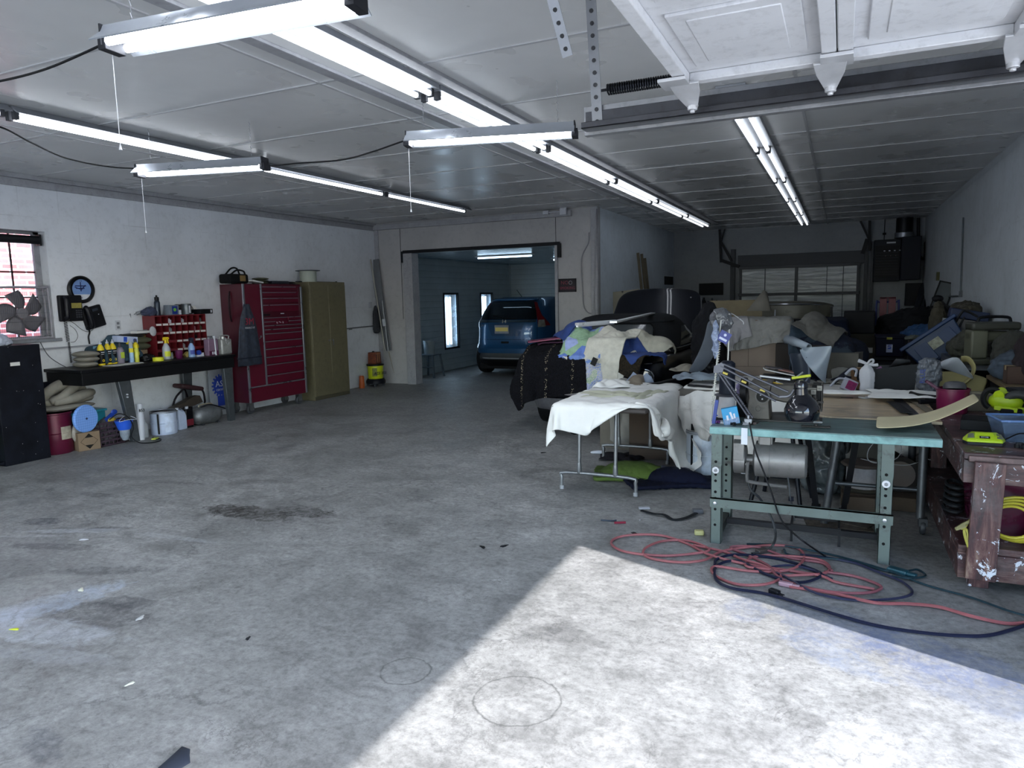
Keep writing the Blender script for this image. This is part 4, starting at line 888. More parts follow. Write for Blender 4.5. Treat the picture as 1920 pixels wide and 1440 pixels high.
part('printed_mark', MB().prism([(-.045,.04),(.045,.04),(0,.085)],0,.0008,m=fm).prism([(-.045,-.04),(0,-.085),(.045,-.04)],0,.0008,m=fm).beam((.1065,-.045,.14),(.1065,-.085,.1),.0006,.003).beam((.1065,-.085,.1),(.1065,-.045,.06),.0006,.003).beam((.1065,.045,.14),(.1065,.085,.1),.0006,.003).beam((.1065,.085,.1),(.1065,.045,.06),.0006,.003), dm, t)
solo('wool_pad', 'round fluffy wool polishing pad standing in the cardboard box', 'pad', MB().lathe([(.001,-.02),(.06,-.028),(.115,-.02),(.125,0),(.115,.02),(.06,.028),(.001,.02)],30,axis='X').lathe([(.06,.022),(.06,.034),(.05,.036),(.001,.03)],24,axis='X'), M('a39b92',.95,var=.3,sc=50,bump=.8,bs=90), at_=(-7.50,4.80,.19), rz=20)
p = at(162,785,X=-7.38); t = thing('polishing_pad', 'large round light blue waffle polishing pad', 'pad', (p.x-.02,p.y,p.z), rz=8)
n = N('waffle_foam'); x = n.xyz(); gr = n.math('MAXIMUM', n.ramp(n.math('FRACT',n.math('MULTIPLY',x[1],38)),[(0,1),(.12,1),(.2,0)]), n.ramp(n.math('FRACT',n.math('MULTIPLY',x[2],38)),[(0,1),(.12,1),(.2,0)])); n.bump(gr,-.6,.006); MWAF = n.out(n.mix(gr,(.18,.36,.80),(.12,.26,.66)),.75)
part('foam', MB().lathe([(.001,.02),(.14,.022),(.152,.01),(.15,-.01),(.13,-.02),(.001,-.02)],36,axis='X'), MWAF, t); part('backing_hole', MB().cyl((.02,0,.0),(.0235,0,0),.012,n=14), M('14244c'), t)
t = thing('wire_crate', 'dark plastic crate full of odds and ends below the workbench', 'crate', (-7.50,5.09,0)); mb = MB(); w, d, h = .12, .15, .27
for z in (0,.05,.1,.15,.2,.25): mb.bx(w-.006,w,-d,d,z,z+.018).bx(-w,w,-d,-d+.006,z,z+.018).bx(-w,w,d-.006,d,z,z+.018).bx(-w,-w+.006,-d,d,z,z+.018)
for y in np.linspace(-d,d-.012,7): mb.bx(w-.005,w-.001,y,y+.012,0,h)
mb.bx(-w,w,-d,d,0,.006)
part('lattice', mb, M('3b2c38',.5), t)
rumple('tool_clutter', 'grey cloth and small tools filling the dark crate', 'clutter', (-7.50,5.09,.008), (.09,.12,.20), M('4b4a4e',.8,var=.8,sc=45,dirt=.6), seed=21)
t = thing('paint_strainer', 'bright blue funnel with a hanging mesh bag clipped below the workbench', 'funnel', (-7.33,5.20,.03), rz=-8)
part('funnel', MB().lathe([(.055,.13),(.085,.24),(.088,.24),(.058,.13)],28,caps=False,sy=1.15), M('2a5fd8',.4,coat=.2), t); part('wire', MB().tube([(.09,-.1,.24),(.10,0,.25),(.09,.1,.24),(.02,.02,.29)],.003,5,closed=True,sm=5), WHT, t)
part('mesh_bag', MB().lathe([(.001,.0),(.03,.01),(.05,.06),(.055,.13)],20), M('8d97a4',.6,var=.3,sc=20), t)
solo('plastic_scoop', 'small blue scoop sticking up behind the blue pad', 'scoop', MB().beam((0,0,0),(0,.10,.07),.01,.045).ell((0,.11,.08),(.012,.04,.03)), M('1c3f9e',.4), at_=(-7.44,5.06,.28))
solo('sponge_roller', 'yellow sponge beside the blue funnel', 'sponge', MB().ell((0,0,.035),(.03,.05,.03)), M('a8922e',.9), at_=(-7.44,5.13,.24))
carton('flat_carton', 'tall brown carton behind the blue funnel', (-7.46,5.32,0), (.06,.17,.28), mat=M('4f3f35',.85))
cable('power_cable', [at(205,787,X=-7.36),at(222,776,X=-7.3),at(240,782,X=-7.24),at(250,800,X=-7.24),at(247,818,X=-7.2),at(262,830,Z=.012),at(290,829,Z=.012),at(302,824,Z=.012),at(286,820,Z=.012)], .006, 'thick black cord looping from the funnel to the floor by the white tube', BLK, 'cord')
solo('tape_strip', 'scrap of yellow green tape stuck on the black cord', 'tape', MB().box((0,0,.006),(.05,.09,.01),rot('Z',30)), M('c5d04a'), at_=tuple(at(291,823,Z=.014)))
t = thing('cardboard_tube', 'white cardboard tube with black lettering standing on the floor', 'tube', (-7.34,5.40,0), ry=0, rx=-2)
part('body', MB().lathe([(.042,0),(.044,.3),(.037,.31),(.037,.42),(.033,.42),(.033,.1)],24), WHT, t); part('print', MB().text('R53',.05,frame((.041,.0,.34),(0,1,0),(1,0,0)) @ rot('Z',90) if False else frame((.040,0,.345),(0,1,0),(1,.1,0)),.0015), BLK, t)
t = thing('spray_bottle', 'white and red trigger bottle behind the white tube', 'spray bottle', (-7.44,5.36,0)); part('body', MB().bx(-.03,.03,-.05,.05,0,.2), WHT, t, bevel=.015, seg=3); part('label', MB().bx(.03,.031,-.045,.045,.02,.11), M('8f1c3c'), t); part('trigger_head', trigger(MB(),.2,1.0), WHT2, t)
solo('cleaner_jug', 'pale grey jug just right of the white tube', 'jug', MB().lathe([(.045,0),(.05,.01),(.05,.15),(.02,.2),(.02,.23),(.001,.23)],20), M('9fa4a8',.4), at_=(-7.44,5.52,0))
t = pail('solvent_pail', 'white steel solvent pail with a black stripe under the workbench', (-7.42,5.78,0), .28, .147, M('b8c4dc',.35,var=.12), rimmat=M('9aa0ac',.35,.4), lid=M('8a8f98',.35,.5), mid=.5, taper=1.0, rz=-25, tag_=[(-.15,.62,.12,.92,M('c3cfe4',.5,var=.25,sc=14))])
part('stripe', MB().bx(.118,.148,-.10,-.085,.02,.26), BLK, t)
t = thing('antifreeze_jug', 'translucent white handled jug right of the solvent pail', 'jug', (-7.44,6.04,0)); mb = MB().prism([(-.06,0),(.06,0),(.06,.17),(.035,.235),(-.0,.235),(-.03,.255),(-.06,.255)],-.04,.04,m=frame((0,0,0),(0,1,0),(1,0,0))); part('body', mb, M('aebbd2',.35), t, bevel=.015, seg=3); part('cap', MB().cyl((0,-.045,.255),(0,-.045,.28),.02,n=14), WHT, t); part('handle', MB().tube([(.0,.02,.24),(0,.06,.2),(0,.065,.12),(0,.05,.08)],.011,8,sm=4), M('9aa6bd',.35), t)
t = thing('motor_oil_bottle', 'black bottle with a red label left of the air tank', 'bottle', (-7.48,6.17,0)); part('body', MB().bx(-.05,.05,-.06,.06,0,.24), M('0c0c10',.3), t, bevel=.02, seg=3); part('label', MB().bx(.05,.051,-.05,.05,.03,.11), M('6a1222'), t); part('cap', MB().cyl((0,0,.24),(0,0,.27),.02,n=12), WHT2, t)
t = thing('air_tank', 'dull grey portable air tank lying below the workbench', 'air tank', (-7.48,6.46,.115))
part('tank', MB().lathe([(.001,-.22),(.05,-.215),(.09,-.19),(.112,-.13),(.115,-.10),(.115,.10),(.112,.13),(.09,.19),(.05,.215),(.001,.22)],30,axis='Y'), M('75787b',.4,.5,var=.3,dirt=.5), t)
for y in (-.12,.12): part('foot', MB().bx(-.09,.09,y-.015,y+.015,-.113,-.095), DGR, t)
part('handle', MB().tube([(0,-.10,.1),(.0,-.09,.14),(0,.09,.14),(0,.10,.1)],.01,8,sm=4), M('8e8472',.5), t); part('hose', MB().tube([(.02,-.1,.12),(.08,.0,.14),(.1,.12,.1),(.08,.25,.05)],.008,8,sm=5), BLK, t)
t = thing('creeper_seat', 'low dark red mechanics stool with a curved frame by the air tank', 'stool', (-7.60,6.30,0))
part('seat', MB().box((.05,-.02,.50),(.20,.34,.055),rot('X',-14)), M('32181c',.6), t, bevel=.025, seg=3); part('frame', MB().tube([(.05,.12,.47),(.05,.2,.42),(.05,.22,.30),(.02,.24,.26)],.013,8,sm=5).tube([(-.12,-.2,.03),(-.12,-.1,.34),(-.05,.0,.48)],.013,8,sm=4).tube([(-.12,.15,.03),(-.12,.1,.34),(-.05,.0,.48)],.013,8,sm=4), M('1d1b20',.4,.5), t); part('tray', MB().prism([(-.25,.24),(.12,.36),(.2,.36),(.24,.27),(.1,.24)],-.05,.05,m=frame((-.06,0,0),(0,1,0),(1,0,0))), M('4a423c',.5,.3), t)
t = thing('gear_sign', 'white board printed with a blue gear emblem reading ASE CERTIFIED', 'sign', (-7.70,6.93,.36), rx=0)
gm = M('1e3b9c',.5); F = frame((.006,0,0),(0,1,0),(1,0,0))
part('board', MB().bx(-.006,.005,-.20,.20,-.26,.34), M('8d929c',.6), t)
gp = []
for k in range(18):
    a = k*2*math.pi/18
    for da, r_ in ((-.11,.128),(-.07,.158),(.07,.158),(.11,.128)): gp.append((r_*math.cos(a+da), r_*math.sin(a+da)))
part('emblem', MB().prism([(x,y+.08) for x,y in gp],0,.0015,m=F).prism([(-.07,-.06),(.07,-.06),(.07,-.2),(-.07,-.2)],0,.001,m=F), gm, t)
part('lettering', MB().text('ASE',.115,F @ loc(0,.10,.002),.0008).text('CERTIFIED',.038,F @ loc(0,.02,.002),.0008), WHT, t)
# ---- red tool cabinet
rx = -7.43; ry0, ry1 = 7.17, 8.33; rz0, rz1 = .165, 1.82
t = thing('tool_cabinet', 'tall dark red rolling tool cabinet with side locker and many drawers', 'tool cabinet', (-7.64,7.75,0))
RM = M('5e0d26', .36, .15, var=.12, coat=.35); RD = M('4a0a1e', .36, .15, var=.12, coat=.35); TR = M('8d8f98', .3, .7)
part('body', MB().bx(XL+.01,rx-.01,ry0,ry1,rz0,rz1), RD, t, world=True, bevel=.006)
dY = at(492,600,X=rx).y
part('locker_door', MB().bx(rx-.01,rx+.004,ry0+.02,dY-.015,rz0+.22,rz1-.015), RM, t, world=True, bevel=.004)
part('lock', MB().cyl((rx,dY-.06,1.08),(rx+.02,dY-.06,1.08),.014,n=12).beam((rx+.015,dY-.06,1.08),(rx+.015,dY-.09,1.05),.008,.01), STEEL, t, world=True)
part('skirt', MB().bx(rx-.01,rx+.003,ry0+.01,ry1-.005,rz0,rz0+.20), RM, t, world=True, bevel=.004)
part('trim_strip', MB().bx(rx-.005,rx+.014,ry0-.006,ry0+.028,rz0,rz1), TR, t, world=True, bevel=.004)
part('trim_strip', MB().bx(rx-.005,rx+.014,dY-.012,dY+.014,rz0+.21,rz1), TR, t, world=True, bevel=.004)
part('trim_strip', MB().bx(rx-.005,rx+.014,ry1-.03,ry1+.002,rz0,rz1-.04), TR, t, world=True, bevel=.004)
part('trim_strip', MB().bx(rx-.005,rx+.014,ry0+.02,ry1-.02,rz0+.205,rz0+.222), TR, t, world=True, bevel=.003)
ys = [548,565,577,586,601,617,633,649,673,700,725]
zs = [at(500,y,X=rx).z for y in (534,548,557,568,581,594,602,612,625,640,655,672,690,722)]
zz = [1.80,1.72,1.635,1.54,1.415]   # top chest
y0, y1 = dY+.02, ry1-.04
for i in range(4):
    part('drawer', MB().bx(rx-.01,rx+.002,y0,y1-.03,zz[i+1]+.008,zz[i]-.004), RM, t, world=True, bevel=.003)
    part('drawer_pull', MB().bx(rx,rx+.014,y0+.005,y1-.05-(.03 if i<2 else 0),zz[i]-.03,zz[i]-.018), TR, t, world=True, bevel=.003)
part('badge', MB().bx(rx+.002,rx+.006,(y0+y1)/2-.04,(y0+y1)/2+.03,1.385,1.397), WHT, t, world=True)
zz = [1.345,1.29,1.235,1.18,1.12,1.01,.90,.785,.675,.52,.39]
for i in range(10):
    zt, zb = zz[i], zz[i+1]
    if i < 2:
        ym = y0+(y1-y0)*.64
        for a, b in ((y0,ym-.004),(ym+.004,y1)):
            dr = part('drawer', MB().bx(rx-.01,rx+.002,a,b,zb+.004,zt-.004), RM, t, world=True, bevel=.002); part('drawer_pull', MB().bx(rx,rx+.014,a+.01,b-.01 if not (i==1 and a==y0) else a+.22,zt-.016,zt-.006), TR, t, world=True, bevel=.002)
    else:
        part('drawer', MB().bx(rx-.01,rx+.002,y0,y1,zb+.004,zt-.004), RM, t, world=True, bevel=.003)
        part('drawer_pull', MB().bx(rx,rx+.014,y0+.005,y1-.005,zt-.018,zt-.006), TR, t, world=True, bevel=.003)
part('sticker', MB().bx(rx+.002,rx+.004,y0+.005,y0+.13,1.365,1.395), M('1a1418',.5,var=.8,sc=80), t, world=True)
part('sticker', MB().box((rx+.003,y0+.26,1.262),(.002,.02,.03),rot('X',30)).box((rx+.003,y0+.32,1.268),(.002,.05,.012),rot('X',-20)).box((rx+.003,y0+.38,1.262),(.002,.018,.028),rot('X',15)), M('b9aab4',.5), t, world=True)
part('side_handle', MB().tube([(-7.66,ry0-.004,1.72),(-7.655,ry0-.03,1.6),(-7.655,ry0-.03,1.4),(-7.66,ry0-.004,1.3)],.012,8,sm=5), M('1d0610',.4), t, world=True)
for (x, y) in ((-7.50,7.24),(-7.50,8.22),(-7.78,7.24),(-7.78,8.22)):
    w_ = part('caster', MB().lathe([(.001,-.02),(.058,-.022),(.065,-.012),(.065,.012),(.058,.022),(.001,.02)],24,o=(x,y,.066),axis='X'), M('3b3d42',.6), t, world=True)
    part('caster_fork', MB().bx(x-.035,x-.028,y-.035,y+.035,.05,.165).bx(x+.028,x+.035,y-.035,y+.035,.05,.165).cyl((x-.04,y,.066),(x+.04,y,.066),.014,n=10).bx(x-.04,x+.04,y-.05,y+.05,.155,.166), M('6c6e72',.4,.6), t, world=True)
# covered apron hanging on the cabinet
t = thing('shop_apron', 'long dark blue apron with a red 3M mark hanging from the tool cabinet corner', 'apron', (rx+.03,7.17,.70), rz=0)
AP = M('2c3342', .6, var=.7, sc=22, dirt=.2)
prof = [(0,.225),(.08,.22),(.30,.19),(.5,.16),(.66,.12),(.76,.075),(.84,.05)]
rings = []
for z, w in prof:
    ring = []
    for k in range(28):
        a = 2*math.pi*k/28; ring.append((.03+ (.028+.012*math.sin(6*a+z*3))*math.sin(a)*(1 if z<.7 else .6), -w*math.cos(a)*(1)+.0, z))
    rings.append(ring)
part('skirt', MB().loft(rings), AP, t, sharp=180)
part('lettering', MB().text('3M',.13,frame((.068,-.0,.60),(0,1,0),(1,0,0)),.0012), M('8c2338',.6), t)
part('print', MB().text('PERFECT-IT',.035,frame((.068,.0,.515),(0,1,0),(1,0,0)) if False else frame((.07,.0,.515),(0,1,0),(1,0,0)),.001), M('b0b4bc',.6), t)
part('hem', MB().loft([[(.03+.044*math.sin(2*math.pi*k/28),-.228*math.cos(2*math.pi*k/28),z) for k in range(28)] for z in (.10,.115)], caps=False), M('181d29',.6), t)
# on top of the tool cabinet
zt = rz1
t = thing('tool_bag', 'black tool bag with a tan pocket and raised handles on the tool cabinet', 'bag', (-7.60,7.22,zt+.004))
part('body', MB().bx(-.11,.11,-.19,.15,0,.13), M('0b0b0e',.8), t, bevel=.03, seg=3); part('pocket', MB().bx(.11,.12,-.02,.08,.03,.11), M('7a6238',.8), t, bevel=.005); part('handle', MB().tube([(.05,-.12,.12),(.06,-.02,.18),(.06,.1,.17),(.05,.14,.12)],.012,8,sm=5).tube([(-.05,-.12,.12),(-.06,.0,.21),(-.06,.1,.21),(-.05,.14,.12)],.012,8,sm=5), M('0b0b0e',.7), t)
solo('paper_stack', 'white papers on the left end of the tool cabinet top', 'paper', MB().bx(-.12,.1,-.16,.14,0,.02), PAPER, at_=(-7.66,7.02+.18,zt) if False else (-7.72,7.05+.13,zt-.0), rz=8) if False else None
solo('paper_stack', 'white board lying at the near end of the tool cabinet top', 'board', MB().bx(-.1,.1,-.10,.12,0,.018), PAPER, at_=(-7.74,7.28,zt))
solo('paper_stack', 'sheaf of white papers sliding off beside the tool bag', 'paper', MB().box((0,0,.02),(.15,.2,.02),rot('X',-8)), PAPER, at_=(-7.50,7.47,zt+.01))
pile('folded_cloth', 'olive folded cloth on the middle of the tool cabinet top', 'cloth', (-7.58,7.67,zt), .2, .24, .09, 3, OLV, seed=8)
solo('tool_case', 'flat dark plastic tool case on the tool cabinet top', 'case', MB().bx(-.12,.12,-.17,.17,0,.045), M('24272e',.5), at_=(-7.58,7.95,zt), bevel=.01)
pile('clutter_sheets', 'dark loose sheets at the far end of the tool cabinet top', 'papers', (-7.62,8.2,zt), .3, .3, .04, 2, M('222226',.8), seed=9)
# ---- tan cabinet
t = thing('storage_cabinet', 'tall tan two-door metal storage cabinet', 'cabinet', (-7.66,8.97,0))
TN = M('6e6850', .45, .1, var=.12, dirt=.35); tx, ty0, ty1, tz = -7.45, 8.54, 9.41, 1.86
part('body', MB().bx(XL+.01,tx-.012,ty0,ty1,.0,tz), TN, t, world=True, bevel=.005)
ym = (ty0+ty1)/2
for k, (a, b) in enumerate(((ty0+.012,ym-.003),(ym+.003,ty1-.012))):
    d = part('door', MB().bx(tx-.012,tx,a,b,.06,tz-.045), TN, t, world=True, bevel=.004)
    y = ym-.045 if k == 0 else ym+.045
    part('handle', MB().cyl((tx,y,.93),(tx+.018,y,.93),.012,n=12) if k == 0 else MB().cyl((tx,y,.93),(tx+.018,y,.93),.014,n=12).box((tx+.02,y,.89),(.01,.014,.09)), STEEL, d, world=True)
part('base_panel', MB().bx(tx-.02,tx-.01,ty0+.01,ty1-.01,0,.055), M('4a4636',.6,dirt=.8), t, world=True)
# spool and cloths on it
t = thing('wire_spool', 'large white spool with a wide flange on the tan cabinet', 'spool', (-7.62,8.72,tz)); part('core', MB().lathe([(.13,0),(.13,.17)],30), M('9fa79c',.6), t); part('flange', MB().lathe([(.17,.17),(.19,.175),(.19,.182),(.17,.185),(.001,.185)],36), M('4f5a63',.6), t)
solo('angle_bracket', 'thin dark strips lying across the tan cabinet top', 'strips', MB().bx(-.04,.0,-.45,.45,0,.012).bx(.03,.05,-.3,.5,0,.01).bx(.17,.19,.28,.30,-.05,.012), M('1a1b1e',.6), at_=(-7.65,8.93,tz+.001), rz=3)
# ---- corner by the booth
t = pail('safety_bucket', 'yellow lidded bucket printed 303 standing on a black dolly in the corner', (-7.66,10.42,.14), .25, .145, M('b9c41a',.45), rimmat=M('c3cc24',.45), lid=M('17181c',.5), bail=False, taper=.93, tag_=[(-1.35,-.75,.2,.8,M('6d7318',.5,var=.5,sc=30))])
part('print', MB().text('ACE 303',.075,frame((.137,-.045,.10),(.32,1,0),(1,-.32,0)),.002), M('1e2030',.5), t)
part('collar', MB().lathe([(.15,.235),(.158,.24),(.158,.262),(.12,.27),(.001,.27)],30), M('0c0d10',.5), t)
t = thing('bucket_dolly', 'black wheeled dolly under the yellow bucket', 'dolly', (-7.66,10.42,0)); part('deck', MB().lathe([(.16,.05),(.175,.055),(.175,.10),(.15,.139),(.001,.139)],30), M('0b0c14',.5), t)
for k in range(4): a = k*1.57+.5; part('caster', MB().lathe([(.001,-.012),(.026,-.012),(.028,.0),(.026,.012),(.001,.012)],14,o=(.14*math.cos(a),.14*math.sin(a),.028),axis='X').bx(.14*math.cos(a)-.016,.14*math.cos(a)+.016,.14*math.sin(a)-.01,.14*math.sin(a)+.01,.03,.055), M('4c4e55',.5), t)
t = thing('tool_crate', 'rusty orange tool caddy standing on the yellow bucket', 'caddy', (-7.67,10.42,.41), rz=10); part('body', MB().prism([(-.11,0),(.11,0),(.09,.21),(-.09,.21)],-.08,.08,m=frame((0,0,0),(0,1,0),(1,0,0))), M('6e3216',.5,var=.6,sc=22,dirt=.6), t, bevel=.004); part('rail', MB().tube([(.082,-.04,.03),(.082,-.03,.2)],.008,6).tube([(.082,.03,.03),(.082,.03,.2)],.008,6).cyl((.08,-.09,.18),(.08,.09,.18),.006), M('a06a48',.5), t); part('knob', MB().cyl((0,-.04,.21),(0,-.04,.23),.02,n=12), BLK, t)
t = thing('spray_can', 'orange can standing on the floor left of the bucket dolly', 'can', (-7.72,10.08,0)); part('body', MB().lathe([(.048,0),(.05,.006),(.05,.085),(.046,.09),(.046,.21),(.03,.225)],20), M('b0521c',.45,var=.15), t); part('cap', MB().lathe([(.03,.222),(.03,.24),(.001,.242)],16), WHT2, t)
def lean(name, label, px0, px1, Xa, Xb, r, mat, cat='pole', w=None, Y0=None):
    p = at(*px0, X=Xa); q = at(*px1, X=Xb); mb = MB()
    if w: mb.beam(p, q, w[0], w[1], up=(1,0,0))
    else: mb.cyl(p, q, r, n=10)
    return solo(name, label, cat, mb, mat)
ALM = M('7c8086', .4, .5, var=.15)
def pole(name, label, a, b, r, mat, cat='pole', box_=None):
    mb = MB(); 
    if box_: mb.beam(a, b, box_[0], box_[1], up=(1,0,0))
    else: mb.cyl(a, b, r, n=10)
    return solo(name, label, cat, mb, mat)
py = YP-.11
pole('aluminium_channel', 'wide grey channel leaning into the corner above the yellow bucket', (-7.60,py,.62), (-7.82,py+.05,2.30), 0, ALM, 'channel', (.03,.13))
pole('steel_pipe', 'pale thin pipe leaning in the corner, left of the grey channel', (-7.62,py-.05,.62), (-7.84,py-.07,2.30), .013, M('8f8d86',.4,.4))
pole('squeegee_pole', 'thick tube with a white plastic joint in front of the grey channel', (-7.55,py-.05,.62), (-7.66,py-.02,1.55), .02, M('74777b',.4,.5))
solo('pole_joint', 'white plastic joint halfway up the tube in the corner', 'joint', MB().lathe([(.03,0),(.038,.02),(.038,.11),(.03,.13)],18), M('a8adb5',.5), at_=(-7.60,py-.07,1.08), ry=-7)
p = at(708,590,Y=YP-.06)
pole('broom_handle', 'long wooden broom handle leaning on the partition wall', tuple(at(744,717,Z=.015)), tuple(at(713,600,Y=YP-.03)), .012, M('8d8a80',.5,var=.1), 'broom handle')
solo('wall_bracket', 'small white bracket fixed to the partition beside the channel', 'bracket', MB().bx(0,.09,-.05,0,0,.01).bx(.08,.09,-.05,0,-.07,.01).bx(0,.09,-.012,0,-.09,0), WHT2, at_=tuple(at(710,583,Y=YP-.001)))
solo('control_box', 'small white box on the wall left of the grey channel', 'box', MB().bx(0,.03,-.03,.03,-.05,.05), WHT2, at_=tuple(at(693,572,X=XL)), bevel=.004)
rumple('mop_head', 'dark rag hanging behind the pipes in the corner', 'mop', (-7.76,YP-.2,.95), (.05,.08,.34), M('2c2e33',.9), seed=14)
# ---- sign and conduits on the partition
p = at(1048,523,Y=YP); q = at(1081,547,Y=YP); t = thing('warning_sign', 'small dark framed sign with faint red lettering on the partition', 'sign', ((p.x+q.x)/2,YP-.001,(p.z+q.z)/2)); w = (q.x-p.x)/2; h = (p.z-q.z)/2
part('frame', MB().bx(-w,w,-.02,0,h-.02,h).bx(-w,w,-.02,0,-h,-h+.02).bx(-w,-w+.015,-.02,0,-h,h).bx(w-.015,w,-.02,0,-h,h), M('0d0e15',.4), t, bevel=.002)
part('panel', MB().bx(-w+.012,w-.012,-.012,-.004,-h+.012,h-.012), M('170a18',.3), t); part('lettering', MB().text('NO',.085,frame((-w*.32,-.0125,h*.38),(1,0,0),(0,-1,0)),.001).text('SMOKING',.06,frame((0,-.0125,-h*.42),(1,0,0),(0,-1,0)),.001), M('7c1230',.4), t)
part('symbol', MB().tube([(w*.35+.028*math.cos(a),-.013,h*.38+.028*math.sin(a)) for a in np.linspace(0,6.28,16)],.004,5), M('9a9aa2',.4), t)
P_ = lambda x, y: at(x, y, Y=YP-.02)
a = P_(1104,436)
solo('wall_conduit', 'bent conduit curving down the partition to a junction box', 'conduit', MB().tube([P_(1104,436),P_(1103,455),P_(1092,478),P_(1090,500),P_(1092,540),P_(1094,572),P_(1101,585),P_(1112,589)],.010,8,sm=5), M('8b8c90',.45))
solo('wall_conduit', 'straight conduit from the ceiling to the junction box on the partition', 'conduit', MB().tube([P_(1118,392),P_(1114,588)],.012,8).box(tuple(P_(1113,586)),(.06,.04,.1)), M('8b8c90',.45))
p = P_(1060,395); solo('junction_box', 'small white junction box on the partition beam', 'junction box', MB().box((0,-.05,0),(.11,.06,.11)).box((-.3,-.05,-.0),(.10,.05,.06)).cyl((-.25,-.05,0),(0,-.05,0),.012), WHT2, at_=(p.x,YP-.06,p.z-.02), bevel=.004)
# ---- booth: bucket on a step stool
t = thing('step_stool', 'grey folding step stool inside the booth', 'stool', (-7.43,11.95,0)); q = M('56626c',.45,.4)
part('seat', MB().bx(-.17,.17,-.16,.16,.44,.465), q, t, bevel=.006)
for sx, sy in ((-1,-1),(1,-1),(-1,1),(1,1)): part('leg', MB().beam((sx*.14,sy*.14,.44),(sx*.19,sy*.20,0),.035,.018), q, t)
part('step', MB().bx(-.16,.16,-.22,-.12,.2,.215), q, t)
pail('plastic_bucket', 'translucent grey bucket on the step stool in the booth', (-7.43,11.92,.466), .27, .12, M('76838c',.4,var=.15), taper=.86)
# ============================================================ CARS
class Shell:
    """car body as stacked horizontal rounded rings: hw(z) half width, yr(z) rear, yf(z) front, n(z) squareness"""
    def __init__(s, cx, y0, hw, yr, yf, n=5): s.cx, s.y0, s.hw, s.yr, s.yf, s.n = cx, y0, hw, yr, yf, n
    def I(s, tab, z): return float(np.interp(z, [a for a, b in tab], [b for a, b in tab]))
    def ring(s, z, N_=96):
        hw = s.I(s.hw, z); a = s.I(s.yr, z); b = s.I(s.yf, z); hl = (b-a)/2; yc = (a+b)/2; out = []
        e = 2/s.n
        for k in range(N_):
            t = -math.pi/2+2*math.pi*k/N_; c, q = math.cos(t), math.sin(t)
            out.append(Vector((s.cx+hw*math.copysign(abs(c)**e, c), s.y0+yc+hl*math.copysign(abs(q)**e, q), z)))
        return out
    def body(s, zs, N_=96): return MB().loft([s.ring(z, N_) for z in zs])
    def P(s, z, u, off=0):
        """point on the shell at height z and contour distance u from the rear centre (positive to +x)"""
        def raw(z_, u_):
            r_ = s.ring(z_, 240); d = 0; k = 0; st = 1 if u_ >= 0 else -1; rem = abs(u_)
            while True:
                a = r_[k % 240]; b = r_[(k+st) % 240]; L = (b-a).length
                if rem <= L: return a.lerp(b, rem/L if L else 0)
                rem -= L; k += st
        p = raw(z, u)
        if off:
            tu = raw(z, u+.01)-raw(z, u-.01); tz = raw(z+.01, u)-raw(z-.01, u); n_ = tu.cross(tz)
            if n_.length > 1e-9: p = p+n_.normalized()*off
        return p
    def patch(s, zz, uL, uR, off=.004, nu=14, nz=10):
        """zz list of heights; uL/uR functions or tables of z"""
        G = []
        for z in np.linspace(zz[0], zz[1], nz):
            a = s.I(uL, z) if isinstance(uL, list) else uL; b = s.I(uR, z) if isinstance(uR, list) else uR
            G.append([s.P(z, a+(b-a)*k/nu, off) for k in range(nu+1)])
        return MB().grid(G)
def wheel(parent, x, y, r, side, w=.20, rim=None, tire=None):
    t_ = part('tire', MB().lathe([(r*.62,-w/2),(r*.9,-w/2),(r*.985,-w*.42),(r,-w*.25),(r,w*.25),(r*.985,w*.42),(r*.9,w/2),(r*.62,w/2)],36,o=(x,y,r),axis='X',caps=False), tire or M('0c0d10',.75), parent, world=True)
    mb = MB().lathe([(.001,-w*.35),(r*.62,-w*.35),(r*.66,-w*.48),(r*.66,w*.48),(r*.62,w*.35),(.001,w*.35)],30,o=(x,y,r),axis='X')
    for k in range(5):
        a = k*2*math.pi/5; mb.beam((x+side*w*.40,y,r),(x+side*w*.40,y+r*.6*math.cos(a),r+r*.6*math.sin(a)),.02,r*.16,up=(1,0,0))
    part('rim', mb, rim or STEEL, t_, world=True)
def paint(name, col, coat=1, rough=.35, metal=.35):
    n = N(name); n.out(n.mix(1, col, n.ramp(n.noise(60,3),[(.3,.9),(.7,1.1)]),'MULTIPLY'), rough, metal, coat=coat); n.b.inputs['Coat Roughness'].default_value = .03; return n.m
GLB = paint('tinted_glass', (.004,.005,.008), 1, .06, 0)
CHR = M('c0c4ca', .12, 1, var=.03)
# ---- blue sport utility car in the booth
t = thing('parked_car', 'blue compact sport utility car parked in the spray booth, rear facing the room', 'car', (-5.97,14.3,0))
BP = paint('blue_car_paint', (.012,.075,.19)); GBLK = M('0a0b0e', .5)
suv = Shell(-5.97, 12.32, [(.2,.74),(.32,.80),(.5,.845),(.7,.855),(.95,.84),(1.08,.80),(1.3,.70),(1.45,.625),(1.52,.56),(1.56,.45)],
    [(.2,.14),(.3,.05),(.42,.0),(.56,-.01),(.62,.04),(.72,.07),(.95,.085),(1.06,.11),(1.2,.19),(1.35,.30),(1.46,.42),(1.52,.56),(1.56,.80)],
    [(.2,4.0),(.35,4.15),(.6,4.2),(.85,4.15),(.98,3.9),(1.05,3.15),(1.3,2.6),(1.5,2.1),(1.56,1.75)], 4.6)
mb = suv.body([.2,.26,.32,.38,.44,.5,.56,.60,.64,.70,.78,.86,.95,1.02,1.08,1.15,1.25,1.35,1.42,1.48,1.52,1.545,1.56])
bd = part('body', mb, BP, t, world=True, sharp=30)
part('lower_bumper', suv.patch([.2,.46], -1.5, 1.5, .006, 40, 8), GBLK, t, world=True)
